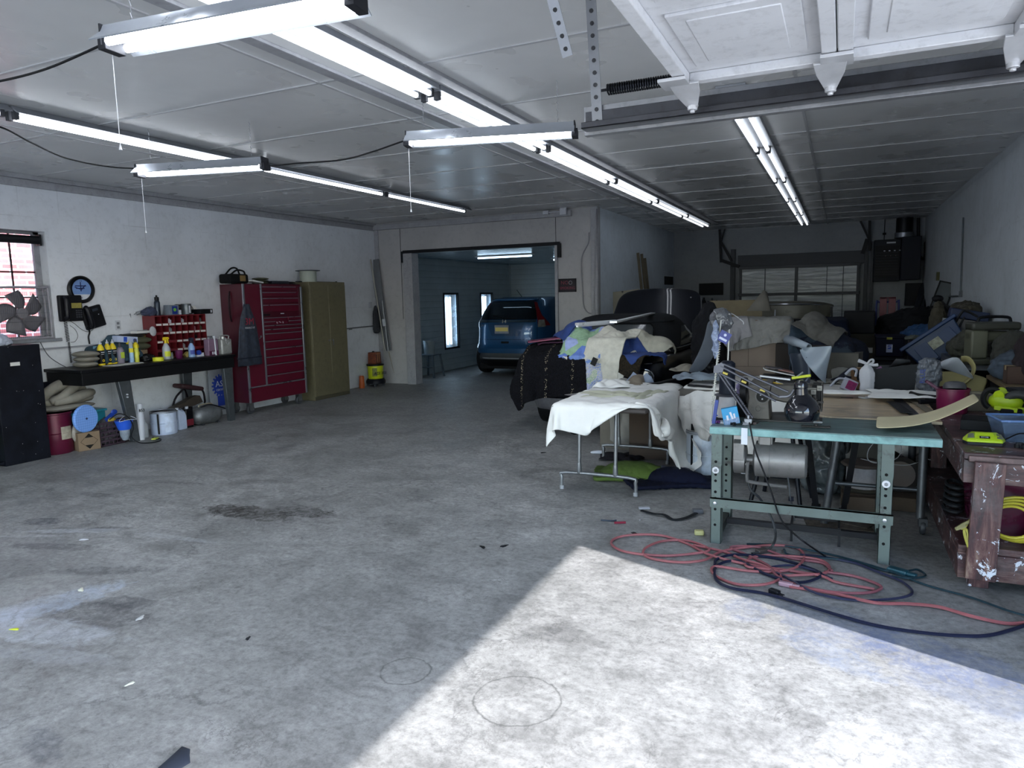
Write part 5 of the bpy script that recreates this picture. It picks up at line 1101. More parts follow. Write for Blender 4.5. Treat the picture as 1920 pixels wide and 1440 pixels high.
part('skid_plate', suv.patch([.345,.47], [(.345,-.66),(.47,-.52)], [(.345,.66),(.47,.52)], .016, 30, 6), M('4c5054',.5,.3), t, world=True)
part('skid_trim', suv.patch([.365,.385], -.50, .50, .022, 20, 2), M('a3a8ae',.3,.2), t, world=True)
part('rear_window', suv.patch([1.115,1.475], [(1.1,-.64),(1.3,-.58),(1.475,-.46)], [(1.1,.64),(1.3,.58),(1.475,.46)], .006, 24, 12), GLB, t, world=True)
part('roof_spoiler', suv.patch([1.475,1.515], -.52, .52, .02, 24, 3), BP, t, world=True, solid=.01)
for s_, nm_ in ((-1,'left'),(1,'right')):
    def uu(a, b): return ([(z,min(s_*p,s_*q)) for z,p,q in zip(a[0],a[1],b[1])], [(z,max(s_*p,s_*q)) for z,p,q in zip(a[0],a[1],b[1])])
    zz = [.99,1.08,1.18,1.3,1.45]
    L_, R_ = uu((zz,[.665,.655,.615,.565,.475]),(zz,[1.02,.90,.74,.645,.535]))
    part('tail_light', suv.patch([.99,1.45], L_, R_, .010, 12, 14), M('6c0816',.15,coat=1), t, world=True)
    L_, R_ = uu(([.96,1.11],[.665,.665]),([.96,1.11],[.86,.80]))
    part('reverse_light', suv.patch([.965,1.10], L_, R_, .016, 10, 6), M('a7a29a',.12,.5,var=.4,sc=18,coat=1), t, world=True)
    L_, R_ = uu(([.55,.63],[.63,.63]),([.55,.63],[.95,.95])); part('reflector', suv.patch([.565,.635], L_, R_, .012, 10, 3), M('8c0d1a',.15,coat=1), t, world=True)
    L_, R_ = uu(([1.13,1.4],[1.36,1.5]),([1.13,1.4],[2.4,2.3])); part('side_window', suv.patch([1.13,1.42], [(z,v) for z,v in L_], R_, .006, 20, 8), GLB, t, world=True)
    L_, R_ = uu(([1.1,1.13],[1.3,1.3]),([1.1,1.13],[2.5,2.5])); part('window_trim', suv.patch([1.10,1.125], L_, R_, .008, 20, 2), CHR, t, world=True)
    part('hatch_seam', suv.patch([.66,.98], *uu(([.6,1],[.655,.655]),([.6,1],[.662,.662])), .003, 1, 8), GBLK, t, world=True)
part('chrome_garnish', suv.patch([1.06,1.105], -.62, .62, .014, 26, 3), CHR, t, world=True)
part('seam', suv.patch([.728,.735], -.66, .66, .003, 20, 1+1), GBLK, t, world=True)
part('plate_recess', suv.patch([.80,1.05], [(.8,-.30),(1.05,-.40)], [(.8,.30),(1.05,.40)], .003, 14, 5), paint('blue_recess',(.008,.05,.13)), t, world=True)
p0 = suv.P(.93,0,.012); F = frame(p0,(1,0,0),(0,-1,-.02))
pl = part('licence_plate', MB().box((0,0,0),(.32,.165,.006),F.to_3x3().to_4x4()) if False else MB(), WHT, t, world=True) if False else None
mb = MB(); mb.M = F; mb.box((-.07,-.0,.004),(.31,.165,.006)); part('licence_plate', mb, M('8b8f98',.4), t, world=True, bevel=.002)
mb = MB(); mb.M = F; mb.box((-.07,.0,.009),(.275,.075,.002)); part('plate_panel', mb, M('e6cf7a',.5,var=.05), t, world=True)
mb = MB(); mb.M = F; mb.box((-.02,.135,.016),(.030,.0,.0)) if False else None
mb.text('H',.105,loc(-.0,.155,.02) @ Matrix.Diagonal((1.25,1,1,1)),.006); part('emblem', mb, CHR, t, world=True)
mb = MB(); mb.M = frame(suv.P(1.0,-.52,.008),(1,0,0),(0,-1,0)); mb.text('CR-V',.055,Matrix(),.003); part('badge', mb, CHR, t, world=True)
mb = MB(); mb.M = frame(suv.P(.675,-.0,.004),(1,0,0),(0,-1,0)); mb.box((0,0,0),(.16,.04,.012)); part('tow_cover', mb, GBLK, t, world=True)
w0 = suv.P(1.13,.22,.02); part('wiper', MB().tube([w0,suv.P(1.14,.0,.025),suv.P(1.20,-.32,.02)],.008,6), GBLK, t, world=True)
part('antenna', MB().tube([(-5.97,13.25,1.55),(-6.0,13.05,1.70)],.006,6), GBLK, t, world=True)
for x, s_ in ((-6.72,-1),(-5.22,1)):
    for y in (13.05,15.5): wheel(t, x, y, .315, s_, .2)
part('undertray', MB().bx(-6.6,-5.35,12.5,16.2,.14,.24), GBLK, t, world=True)
# ---- black convertible with raised hood
t = thing('convertible_car', 'black soft-top convertible with its front hood raised, rear facing the camera', 'car', (-2.52,9.3,0))
KP = paint('black_car_paint', (.004,.006,.013)); CANV = M('16191d', .85, var=.15, bump=.35, bs=260)
cx = -2.52
cv = Shell(cx, 7.22, [(.2,.70),(.3,.78),(.45,.815),(.62,.815),(.78,.79),(.86,.74),(.885,.66)], [(.2,.25),(.3,.06),(.45,.0),(.62,.03),(.78,.08),(.86,.16),(.885,.28)], [(.2,3.9),(.4,4.1),(.7,4.08),(.80,3.95),(.86,3.6),(.885,3.3)], 5.5)
part('body', cv.body([.2,.25,.3,.37,.45,.54,.62,.7,.78,.82,.845,.865,.878,.885]), KP, t, world=True, sharp=30)
part('rear_bumper', cv.patch([.30,.43], -1.3, 1.3, .03, 40, 5), CHR, t, world=True)
part('trunk_seam', cv.patch([.55,.84], .60, .607, .004, 1, 10), GBLK, t, world=True)
tp = Shell(cx, 7.22, [(.87,.775),(.95,.76),(1.05,.715),(1.15,.655),(1.22,.60),(1.27,.53),(1.295,.44),(1.30,.35)], [(.87,.62),(.95,.70),(1.05,.85),(1.15,1.02),(1.22,1.17),(1.27,1.32),(1.295,1.5),(1.30,1.6)], [(.87,3.0),(1.0,2.75),(1.15,2.5),(1.25,2.35),(1.30,2.2)], 4.2)
part('soft_top', tp.body([.87,.91,.95,1.0,1.05,1.1,1.15,1.19,1.22,1.25,1.27,1.285,1.295,1.30]), CANV, t, world=True, sharp=50)
n = N('plastic_rear_window'); f = n.noise(3,3,.5); n.out((.055,.062,.066), .14, spec=.8); n.bump(f,.12,.02); MRW = n.m
part('rear_window', tp.patch([.93,1.185], [(.93,-.57),(1.15,-.50),(1.185,-.44)], [(.93,.57),(1.15,.50),(1.185,.44)], .006, 22, 10), MRW, t, world=True)
mb = MB(); ed = [tp.P(z, s_*u, .012) for s_ in (1,) for z, u in ((.92,.58),(1.0,.56),(1.08,.54),(1.15,.51),(1.19,.46))]
ed += [tp.P(1.20, u, .012) for u in np.linspace(.42,-.42,9)] + [tp.P(z, -u, .012) for z, u in ((1.19,.46),(1.15,.51),(1.08,.54),(1.0,.56),(.92,.58))]
part('window_seam', mb.tube(ed, .008, 6), M('0e1013',.8), t, world=True)
part('piping', MB().tube([tp.P(1.215,u,.006) for u in np.linspace(-.95,.95,30)],.010,6), M('1b1e22',.8), t, world=True)
for s_ in (-1,1):
    part('side_window', tp.patch([.93,1.14], [(.93,s_*1.18 if s_>0 else -2.3),(1.14,s_*1.32 if s_>0 else -2.0)], [(.93,2.3 if s_>0 else -1.18),(1.14,2.0 if s_>0 else -1.32)], .006, 18, 8), M('20272b',.1,coat=1), t, world=True)
    part('beltline_trim', MB().tube([tp.P(.905, s_*u, .012) for u in np.linspace(1.0,2.6,20)],.009,6), CHR, t, world=True)
    c = cv.P(.66, s_*.66, .0)
    part('tail_light', MB().lathe([(.001,-.035),(.075,-.03),(.09,-.005),(.09,.02)],24,o=tuple(c),axis='Y'), M('3b3f47',.1,.7,var=.8,sc=30,coat=1), t, world=True)
    part('tail_light_bezel', MB().tube([(c.x+.092*math.cos(a), c.y-.012, c.z+.092*math.sin(a)) for a in np.linspace(0,2*math.pi,25)],.008,6), CHR, t, world=True)
    part('fender_chrome', MB().tube([cv.P(.80, s_*u, .01) for u in np.linspace(.62,.95,8)],.012,6), CHR, t, world=True)
for x, s_ in ((cx-.71,-1),(cx+.71,1)):
    for y in (8.0,10.55): wheel(t, x, y, .29, s_, .18)
# raised hood: two-skin panel hinged at the cowl
G = []
for i in range(12):
    s_ = i/11; y = 10.15+s_*.42; z = .93+s_*.71; row = []
    hw = .74-.12*s_-(.10*max(0,(s_-.85)/.15)**2)
    for k in range(21):
        u = k/20*2-1; row.append((cx+.02+hw*u, y+.06*(u*u)+.03*s_, z-.05*abs(u)**3+.0))
    G.append(row)
part('raised_hood', MB().grid(G), KP, t, world=True, solid=.02, sub=1)
part('hood_prop', MB().cyl((cx+.5,10.5,.85),(cx+.5,10.55,1.5),.012), STEEL, t, world=True)
part('wiper_rail', MB().beam((cx-.55,10.05,.92),(cx+.55,10.05,.92),.03,.02), GBLK, t, world=True)
part('mirror', MB().ell((cx+.86,9.95,.98),(.07,.04,.05)), KP, t, world=True)
# aluminium trim strips lying on the soft top
solo('trim_rail', 'long bright metal trim strip lying on the soft top, left one', 'metal strip', MB().beam(tuple(at(1082,608,Z=1.32)),tuple(at(1153,602,Z=1.33)),.05,.022).beam(tuple(at(1082,612,Z=1.315)),tuple(at(1150,606,Z=1.315)),.02,.012), M('d5d8dc',.3,.5,var=.1,sc=12))
solo('trim_rail', 'bright metal trim strip slanting upward on the soft top, right one', 'metal strip', MB().beam(tuple(at(1150,604,Z=1.33)),tuple(at(1224,587,Y=8.95)),.06,.014), M('d5d8dc',.3,.5,var=.1,sc=12))
# ---- old cream car behind the heap
t = thing('vintage_car', 'old unpainted cream car with a chrome windshield frame behind the clutter', 'car', (-.86,11.2,0))
CRM = M('5b584d', .6, var=.2, dirt=.3)
vc = Shell(-.86, 9.7, [(.3,.74),(.6,.80),(.9,.78),(1.05,.74),(1.14,.66),(1.17,.55)], [(.3,.1),(.6,0),(.85,.03),(1.0,.12),(1.12,.4),(1.17,.7)], [(.3,4),(.9,4),(1.17,3.4)], 4.5)
part('body', vc.body([.3,.45,.6,.75,.88,.98,1.05,1.10,1.14,1.16,1.17]), CRM, t, world=True)
mb = MB(); P = [(-.86+.74*u, 10.75-.13*u*u*0+.10*abs(u)**3*3, 1.365-.05*abs(u)**4*1.2) for u in np.linspace(-1,1,25)]
part('windshield_header', MB().tube(P,.018,8), CHR, t, world=True)
P2 = [(p[0],p[1]+.03,p[2]+.02) for p in P]; part('top_edge', MB().tube(P2,.028,8), M('4b4a45',.8), t, world=True)
part('windshield_pillar', MB().beam((-.12,10.98,1.16),(-.13,10.99,1.32),.03,.03), GBLK, t, world=True); part('windshield_pillar', MB().beam((-1.6,10.98,1.16),(-1.59,10.99,1.32),.03,.03), GBLK, t, world=True)
part('windshield_divider', MB().beam((-.86,10.70,1.16),(-.86,10.76,1.36),.02,.02), CHR, t, world=True)
part('windshield', MB().grid([[(-.86+.72*u,10.73+.25*abs(u)**3,z) for u in np.linspace(-1,1,15)] for z in (1.16,1.35)]), M('5b594f',.3,var=.2), t, world=True)
part('cowl_trim', MB().tube([(-.86+.78*u,9.92+.35*abs(u)**3,1.175-.05*abs(u)**3) for u in np.linspace(-1,1,21)],.020,8), M('17181b',.4), t, world=True)
for x in (-1.55,-.17):
    for y in (10.4,12.9): wheel(t, x, y, .3, 1 if x > -.5 else -1)
# ============================================================ CLOTHES AND QUILTS ON THE CONVERTIBLE
deck = [(cx,8.0,.44,.80,.78,.455,0)]
n = N('black_fur_leopard'); x = n.xyz(); st = n.ramp(n.math('FRACT', n.math('MULTIPLY', n.math('ADD', x[0], n.math('MULTIPLY', n.noise(3,2), .04)), 3.3)), [(0,1),(.10,1),(.12,0)]); sp = n.ramp(n.vor(58,'F1'), [(.28,1),(.36,0)])
fu = n.noise(90,4,.7); c = n.mix(n.math('MULTIPLY', n.math('MULTIPLY', st, sp), 1.0), n.mix(1,(.007,.007,.009),n.ramp(fu,[(.3,.4),(.7,2)]),'MULTIPLY'), (.34,.29,.20)); n.bump(fu,.8,.01)
MLEO = n.out(c, .9, spec=.1)
n = N('quilt_patchwork'); v = n.noise(9,3,.6,col=True); cc = n.vor(7.5,'F1','Color'); c = n.ramp(n.vor(6,'F1','Color'), [(0,(.12,.20,.55)),(.25,(.35,.42,.72)),(.45,(.30,.46,.30)),(.62,(.18,.28,.62)),(.8,(.55,.45,.52)),(1,(.45,.58,.38))], 'CONSTANT'); n.bump(n.noise(30,3),.3,.006)
MQ = n.out(n.mix(1,c,n.ramp(n.noise(20,4),[(.3,.8),(.7,1.15)]),'MULTIPLY'), .85)
MQB = M('2c4482', .8, var=.25, bump=.3, bs=120); MMUS = M('d8d6cc', .85, var=.12, bump=.3, bs=160); MPLUM = M('3c1c36', .85, var=.2)
# leopard trimmed cover over the left rear corner
G = settle(sheet(-3.02,7.55,.97,1.02,1.45,26,34,rz=3), boxes=deck+[(-3.0,7.62,.93,.30,.22,.05,0)], steps=110, bend=.35, seed=1)
cloth('fur_throw', G, MLEO, 'black fur throw with leopard stripes draped over the trunk corner', 'throw', solid=.02)
balls = [(-2.72,7.60,.95,.15,.16,.24),(-2.45,7.70,.95,.14,.14,.20),(-2.28,7.55,.93,.13,.13,.16),(-2.10,7.78,.93,.15,.13,.17),(-2.9,7.7,.93,.14,.14,.15),(-1.86,7.8,.90,.14,.12,.12)]
G = settle(sheet(-2.38,7.62,1.22,1.0,1.15,26,30,rz=-20), boxes=deck, balls=balls, steps=90, seed=2)
cloth('muslin_sheet', G, MMUS, 'cream muslin sheet heaped over the middle of the trunk', 'cloth', solid=.008)
G = settle(sheet(-2.62,7.42,1.28,.52,1.15,18,34,rz=8), boxes=deck+[(-2.5,7.5,.95,.3,.2,.10,0)], balls=[(b[0],b[1],b[2],b[3]+.03,b[4]+.03,b[5]+.03) for b in balls], steps=110, seed=3)
cloth('patchwork_quilt', G, MQ, 'blue and green patchwork quilt hanging off the trunk between cream cloths', 'quilt', solid=.014)
G = settle(sheet(-2.82,7.66,1.30,.42,.5,14,16,rz=30), boxes=deck, balls=[(b[0],b[1],b[2],b[3]+.06,b[4]+.06,b[5]+.06) for b in balls], steps=70, seed=4)
cloth('blue_blanket', G, MQB, 'folded blue quilt edge lying at the top left of the heap', 'blanket', solid=.02)
G = settle(sheet(-2.30,7.40,1.27,.42,1.15,16,34,rz=-12), boxes=deck+[(-2.4,7.5,.97,.34,.2,.10,0)], balls=[(b[0],b[1],b[2],b[3]+.05,b[4]+.05,b[5]+.05) for b in balls], steps=110, seed=5)
cloth('quilt_backing', G, M('cfccc0',.85,var=.14,sc=14,bump=.4,bs=120), 'off-white padded cloth with a black diamond tab, right of the patchwork quilt', 'cloth', solid=.014)
p = at(1114,678,Y=7.12); solo('fabric_tab', 'small black diamond shaped tab on the off-white cloth', 'tab', MB().box((0,0,0),(.06,.008,.085),rot('Y',25)), BLK, at_=tuple(p))
G = settle(sheet(-2.0,7.52,1.18,.5,.62,16,20,rz=44), boxes=deck, balls=[(b[0],b[1],b[2],b[3]+.04,b[4]+.04,b[5]+.03) for b in balls], steps=90, seed=6)
cloth('blue_bordered_quilt', G, MQB, 'dark blue bordered quilt corner hanging right of the cream cloth', 'quilt', solid=.014)
G = settle(sheet(-1.93,7.80,1.12,.55,.42,16,14,rz=-25), boxes=deck, balls=[(b[0],b[1],b[2],b[3]+.05,b[4]+.05,b[5]+.05) for b in balls], steps=70, seed=7)
cloth('canvas_scrap', G, M('b5b2a4',.85,var=.2,bump=.3,bs=120), 'crumpled cream canvas scrap at the right end of the heap', 'cloth', solid=.01)
G = settle(sheet(-3.02,7.62,1.12,.40,.36,14,12,rz=20), boxes=deck+[(-3.0,7.62,.95,.30,.22,.06,0)], steps=50, seed=8)
cloth('plum_cloth', G, MPLUM, 'plum coloured cloth lying on the fur throw', 'cloth', solid=.014)
p = at(1010,668,Y=7.5)
solo('magenta_sheet', 'magenta plastic sheet lying on the left end of the fur throw', 'plastic sheet', MB().box((0,0,.016),(.42,.26,.016),rot('Y',-6)), M('7e1646',.35,coat=.2), at_=(-3.10,7.52,1.04), rz=25, bevel=.004)
solo('lime_strip', 'lime yellow strip of fabric on the trunk by the rear window', 'fabric strip', MB().box((0,0,.006),(.30,.07,.01)), M('b6c93a',.7), at_=(-1.98,8.02,.905), rz=-8)
G = settle(sheet(-1.98,7.30,.98,.26,.5,12,20,rz=-30), boxes=deck, steps=70, seed=9)
cloth('leopard_cloth', G, M('2b241a',.85,var=.9,sc=60), 'narrow leopard print cloth hanging beside the round tail light', 'cloth', solid=.01)
# ============================================================ FOLDING TABLE UNDER WHITE CLOTH
ft = thing('folding_table', 'folding table with a brown top and grey tube legs under the white cloth', 'table', (-1.66,5.7,0))
T1 = .705
FT = (-2.03,-1.28,5.02,6.45)
part('tabletop', MB().bx(FT[0],FT[1],FT[2],FT[3],T1-.035,T1), M('3c3634',.6,var=.2,sc=20), ft, world=True, bevel=.012)
TUB = M('85878a', .35, .7, var=.15)
for yy, s_ in ((5.17,1),(6.28,-1)):
    part('foot_tube', MB().tube([(-2.01,yy,.01),(-2.01,yy,.10),(-1.97,yy,.14),(-1.45,yy,.14),(-1.40,yy,.10),(-1.40,yy,.01)],.015,10,sm=3), TUB, ft, world=True)
    for x in (-1.86,-1.56): part('leg', MB().cyl((x,yy,.14),(x,yy+.02*s_,T1-.03),.0145,n=14).lathe([(.017,0),(.022,.03),(.017,.09)],14,o=(x,yy,.14)), TUB, ft, world=True)
    part('brace', MB().tube([(-1.95,yy+.02*s_,T1-.12),(-1.95,yy+.05*s_,T1-.24),(-1.86,yy+.10*s_,T1-.24),(-1.55,yy+.38*s_,T1-.06)],.008,8,sm=4), M('17181b',.5), ft, world=True)
    for x in (-2.01,-1.40): part('foot_cap', MB().cyl((x,yy,.0),(x,yy,.03),.018,n=12), M('9a9ca0',.5), ft, world=True)
WCL = M('bdbcb7', .85, var=.06, sc=3, bump=.15, bs=200)
n = N('white_canvas'); g = n.noise(220,3); f = n.noise(2.2,5,.6); n.bump(g,.15,.002); WCL = n.out(n.mix(1,(.80,.795,.775),n.ramp(f,[(.3,.9),(.7,1.05)]),'MULTIPLY'), .9)
G = sheet(-1.44,5.60,T1+.012,1.40,1.66,54,64,rz=-9)
rnd = np.random.RandomState(4); gx, gy = G[...,0], G[...,1]
G[...,2] += .010*np.abs(np.sin(9*gx+5*gy+1.5*np.sin(6*gy)))+.008*np.abs(np.sin(-7*gx+11*gy+2*np.sin(5*gx)))
pin = (gx > FT[0]+.03) & (gx < FT[1]-.03) & (gy > FT[2]+.03) & (gy < FT[3]-.03)
G = settle(G, boxes=[(-1.655,5.735,T1-.15,.385,.725,.153,0)], steps=110, bend=.12, seed=3, inner=10, pins=(pin, G.copy()))
cloth('white_cloth', G, WCL, 'large white canvas cloth draped over the folding table', 'cloth', solid=.004, crease=.004, scale=.16)
def lump(name, label, c, sx, sy, seed, mat, rz=0, h=.03, n_=22, cat='cloth'):
    """flat rumpled piece of fabric lying on a surface"""
    rnd = np.random.RandomState(seed); G = np.zeros((n_,n_,3)); ph = rnd.uniform(0,6.3,6); fr = rnd.uniform(3,9,6)
    for j in range(n_):
        for i in range(n_):
            u = i/(n_-1)-.5; v = j/(n_-1)-.5
            z = h*(abs(math.sin(fr[0]*u+fr[1]*v+ph[0]))*.6+abs(math.sin(fr[2]*v-fr[3]*u+ph[1]+1.5*math.sin(4*u+ph[2])))*.7)
            ed = max(abs(u),abs(v))*2; z *= 1-.7*ed**4
            G[j,i] = (sx*u*(1+.12*math.sin(5*v+ph[3])), sy*v*(1+.12*math.sin(5*u+ph[4])), .006+z)
    o = solo(name, label, cat, MB().grid(G), mat, at_=c, rz=rz, solid=.004, sub=1, sharp=180); return o
T2 = T1+.008
lump('fabric_piece', 'cream cut fabric piece lying rumpled on the white cloth', (-1.72,5.55,T2), .50, .30, 5, M('b8b8a4',.85,var=.08), 15, .03)
lump('fabric_piece', 'cream strip of fabric near the right edge of the white cloth', (-1.42,5.62,T2), .14, .60, 6, M('b4b5a2',.85,var=.08), -8, .03)
lump('fabric_piece', 'thin grey fabric piece at the left edge of the white cloth', (-1.93,5.62,T2), .20, .40, 7, M('6f6a6c',.85), -25, .008)
lump('fabric_piece', 'white fabric folded at the far left corner of the white cloth', (-1.86,6.1,T2+.01), .30, .40, 8, WCL, 10, .05)
G = settle(sheet(-1.72,6.32,T2+.16,.26,.3,12,12,rz=20), boxes=[(-1.72,6.4,T2+.03,.05,.09,.04,0)], steps=40, floor=T2+.004, seed=11)
cloth('tan_fabric', G, M('7d7264',.85,var=.15,bump=.3,bs=160), 'stiff tan fabric offcut curled up at the far end of the white cloth', 'fabric', solid=.006)
solo('black_trim_strip', 'long black rubber trim strip lying across the far end of the white cloth', 'trim strip', MB().tube([tuple(at(1213,722,Z=T2+.02)),tuple(at(1245,716,Z=T2+.03)),tuple(at(1275,708,Z=T2+.05))],lambda t_: .012+.012*math.sin(3.1*t_),8,flat=.5,sm=4), M('08090b',.4))
solo('paper_pattern', 'pale blue paper pattern beside the black strip on the white cloth', 'paper', MB().prism([(-.14,-.03),(.02,-.06),(.12,0),(.03,.05),(-.1,.02)],0,.002), M('7f8ea6',.6), at_=tuple(at(1190,724,Z=T2+.012)))
solo('clip', 'small black clip on the white cloth', 'clip', MB().box((0,0,.01),(.04,.02,.02)), BLK, at_=tuple(at(1196,716,Z=T2+.012)))
for k, (px, py, lab) in enumerate(((1187,710,'left one'),(1212,712,'right one'))):
    solo('paper_scrap', 'white pointed paper scrap standing beyond the white cloth, '+lab, 'paper', MB().add([(-.07,0,0),(.07,0,0),(.05,.02,.05),(0,.01,.09),(-.03,.02,.05)],[(0,1,2,3,4)]), M('8f9bb0',.6), at_=tuple(at(px,py+5,Y=6.42)), solid=.003, rz=20*k)
# box and things below the folding table
carton('cardboard_box', 'tall brown carton under the folding table', (-1.60,6.55,0), (.42,.3,.5), rz=8, mat=M('4a3d33',.85,var=.2))
carton('cardboard_box', 'grey carton standing behind the left legs of the folding table', (-2.02,6.85,0), (.34,.22,.52), rz=-10, mat=M('6a655c',.85,var=.15))
lump('hanging_cloth', 'white cloth strip hanging behind the folding table legs', (0,0,0), .26, .62, 21, M('8c8984',.85), 0, .03); o = bpy.data.objects['hanging_cloth']; o.location = (-1.92,6.60,.40); o.rotation_euler = (R(86),0,R(8))
G = settle(sheet(-1.55,5.72,.24,.70,.42,22,16,rz=12), boxes=[], balls=[(-1.55,5.72,.0,.28,.14,.10)], steps=50, seed=13)
cloth('green_jacket', G, M('53692a',.85,var=.3,bump=.3,bs=100), 'olive green jacket lying on the floor under the folding table', 'jacket', solid=.03)
G = settle(sheet(-1.22,5.62,.22,.75,.40,24,16,rz=28), boxes=[], balls=[(-1.2,5.66,.0,.25,.10,.09)], steps=50, seed=14)
cloth('navy_jacket', G, M('10152b',.85,var=.3), 'navy blue jacket lying on the floor right of the green one', 'jacket', solid=.03)
lump('grey_print_cloth', 'grey patterned cloth on the floor on top of the navy jacket', (-1.28,5.74,.07), .34, .16, 16, M('5f6272',.85,var=.6,sc=50), 15, .03)
lump('dark_print_cloth', 'dark speckled cloth on the floor behind the folding table feet', (-1.86,6.35,.0), .4, .3, 17, M('1f1d24',.85,var=.9,sc=60), 0, .04)
solo('white_scrap', 'white scrap on the floor beside the dark speckled cloth', 'scrap', MB().ell((0,0,.01),(.08,.03,.02),z0=-.4), WHT, at_=tuple(at(1122,850,Z=0)), rz=20)
# ============================================================ PADDED CUTTING TABLE
ct = thing('cutting_table', 'long cutting table covered by a stained white padded cloth behind the sewing table', 'table', (-.35,6.7,0))
T3 = .735; CT = (-1.24,.62,6.02,7.35)
part('tabletop', MB().bx(CT[0],CT[1],CT[2],CT[3],T3-.06,T3), M('4e4a45',.7), ct, world=True)
for x in (-1.15,.5):
    for y in (6.12,7.2): part('leg', MB().bx(x-.03,x+.03,y-.03,y+.03,0,T3-.06), M('54514c',.6), ct, world=True)
n = N('stained_canvas'); f = n.noise(1.6,5,.65); s = n.ramp(n.noise(4,7,.75,.7),[(.52,0),(.72,.55)]); n.bump(n.noise(150,3),.15,.002)
MDC = n.out(n.mix(s, n.mix(1,(.66,.65,.63),n.ramp(f,[(.3,.85),(.7,1.05)]),'MULTIPLY'), (.14,.13,.12)), .9)
G = sheet(-.31,6.62,T3+.02,2.12,2.1,58,46,rz=0)
G = settle(G, boxes=[(-.31,6.685,T3-.2,.93,.665,.2,0)], steps=120, bend=.3, seed=5)
cloth('padded_cover', G, MDC, 'stained white canvas cover hanging over the cutting table', 'cloth', solid=.01, crease=.006, scale=.2)
# white board behind the sewing machine
# ---- plywood side table on pipe legs
pt = thing('plywood_table', 'worn rounded plywood table top on steel pipe legs right of the sewing machine', 'table', (.33,5.4,0))
n = N('worn_plywood'); w = n.wave(3.5, 7, vec=n.mp((1,9,1)), axis='Y', dscale=1.5); f = n.noise(2.5,6,.7,.5); c = n.ramp(n.noise(2.2,5,.65,.8,vec=n.mp((.8,5,1))),[(.25,(.20,.18,.165)),(.42,(.42,.33,.225)),(.58,(.60,.47,.31)),(.75,(.36,.36,.36))]); c = n.mix(1,c,n.ramp(w,[(0,.85),(1,1.05)]),'MULTIPLY')
st = n.ramp(f,[(.55,0),(.7,.5)]); MPLY = n.out(n.mix(st,c,(.10,.10,.11)), .4, coat=.15)
x0, x1, y0, y1 = -.17, .575, 4.86, 5.98; cr = .17; poly = []
for cxx, cyy, a0 in ((x0+cr,y0+cr,180),(x1,y0,270),(x1,y1,0),(x0+cr,y1-cr,90)):
    if cxx == x1: poly.append((cxx,cyy)); continue
    for k in range(9): a = R(a0+k*90/8); poly.append((cxx+cr*math.cos(a), cyy+cr*math.sin(a)))
poly = poly[:9]+[(x1,y0),(x1,y1)]+poly[-9:]
part('tabletop', MB().prism(poly,.728,.748), MPLY, pt, world=True, bevel=.003)
PIP = M('55585c', .4, .6, var=.2, dirt=.3)
for a, b in (((.02,5.02,.728),(-.06,4.98,.0)),((.50,5.02,.728),(.495,4.98,.10)),((.1,5.85,.728),(.05,5.9,.0)),((.5,5.85,.728),(.52,5.9,.0))): part('leg', MB().cyl(a,b,.026,n=14), PIP, pt, world=True)
part('crossbar', MB().cyl((.0,5.0,.28),(.5,5.0,.28),.014,n=10), PIP, pt, world=True)
part('caster', MB().lathe([(.001,-.014),(.045,-.014),(.05,0),(.045,.014),(.001,.014)],20,o=(.51,4.97,.05),axis='X').bx(.485,.535,4.94,5.0,.06,.11), M('2d2f33',.5), pt, world=True)
solo('notch_plate', 'small dark slot cut near the far edge of the plywood top', 'slot', MB().box((0,0,.001),(.085,.018,.004)), BLK, at_=tuple(at(1588,746,Z=.748)))
solo('paper_curl', 'small white curl of paper on the plywood top', 'paper', MB().tube([(-.04,0,.01),(0,-.01,.004),(.04,.01,.006),(.01,.02,.012)],.004,6,sm=4), WHT, at_=tuple(at(1620,747,Z=.749)))
# ============================================================ INDUSTRIAL SEWING TABLE
st_ = thing('sewing_table', 'teal topped industrial sewing table on grey green perforated steel legs', 'table', (-.1,4.6,0))
TZ = .742; sx0, sx1, sy0, sy1 = -.705, .515, 4.325, 4.845
n = N('worn_teal_laminate'); v = n.mp((1.2,12,1)); f = n.noise(2.5,6,.7,.6,vec=v); g = n.noise(5,6,.72,.4)
c = n.ramp(f,[(.3,(.035,.045,.045)),(.46,(.10,.145,.145)),(.6,(.16,.25,.245)),(.8,(.22,.33,.32))]); MTEAL = n.out(n.mix(n.ramp(g,[(.55,0),(.75,.6)]),c,(.05,.05,.05)), .38)
n = N('teal_edge'); f = n.noise(5,6,.7,.4); MTE = n.out(n.ramp(f,[(.3,(.09,.16,.16)),(.5,(.17,.33,.33)),(.75,(.28,.46,.47))]), .5)
part('tabletop', MB().bx(sx0,sx1,sy0,sy1,TZ-.006,TZ), MTEAL, st_, world=True, bevel=.002)
part('table_edge', MB().bx(sx0-.003,sx1+.003,sy0-.004,sy1+.003,TZ-.048,TZ-.0055), MTE, st_, world=True, bevel=.004)
n = N('grey_green_enamel'); f = n.noise(9,6,.75,.3); z = n.xyz()[2]
MGG = n.out(n.mix(n.ramp(f,[(.56,0),(.66,.75)]), n.mix(1,(.105,.135,.125),n.ramp(n.noise(3,4),[(.3,.8),(.7,1.15)]),'MULTIPLY'), (.055,.05,.048)), .5, .2)
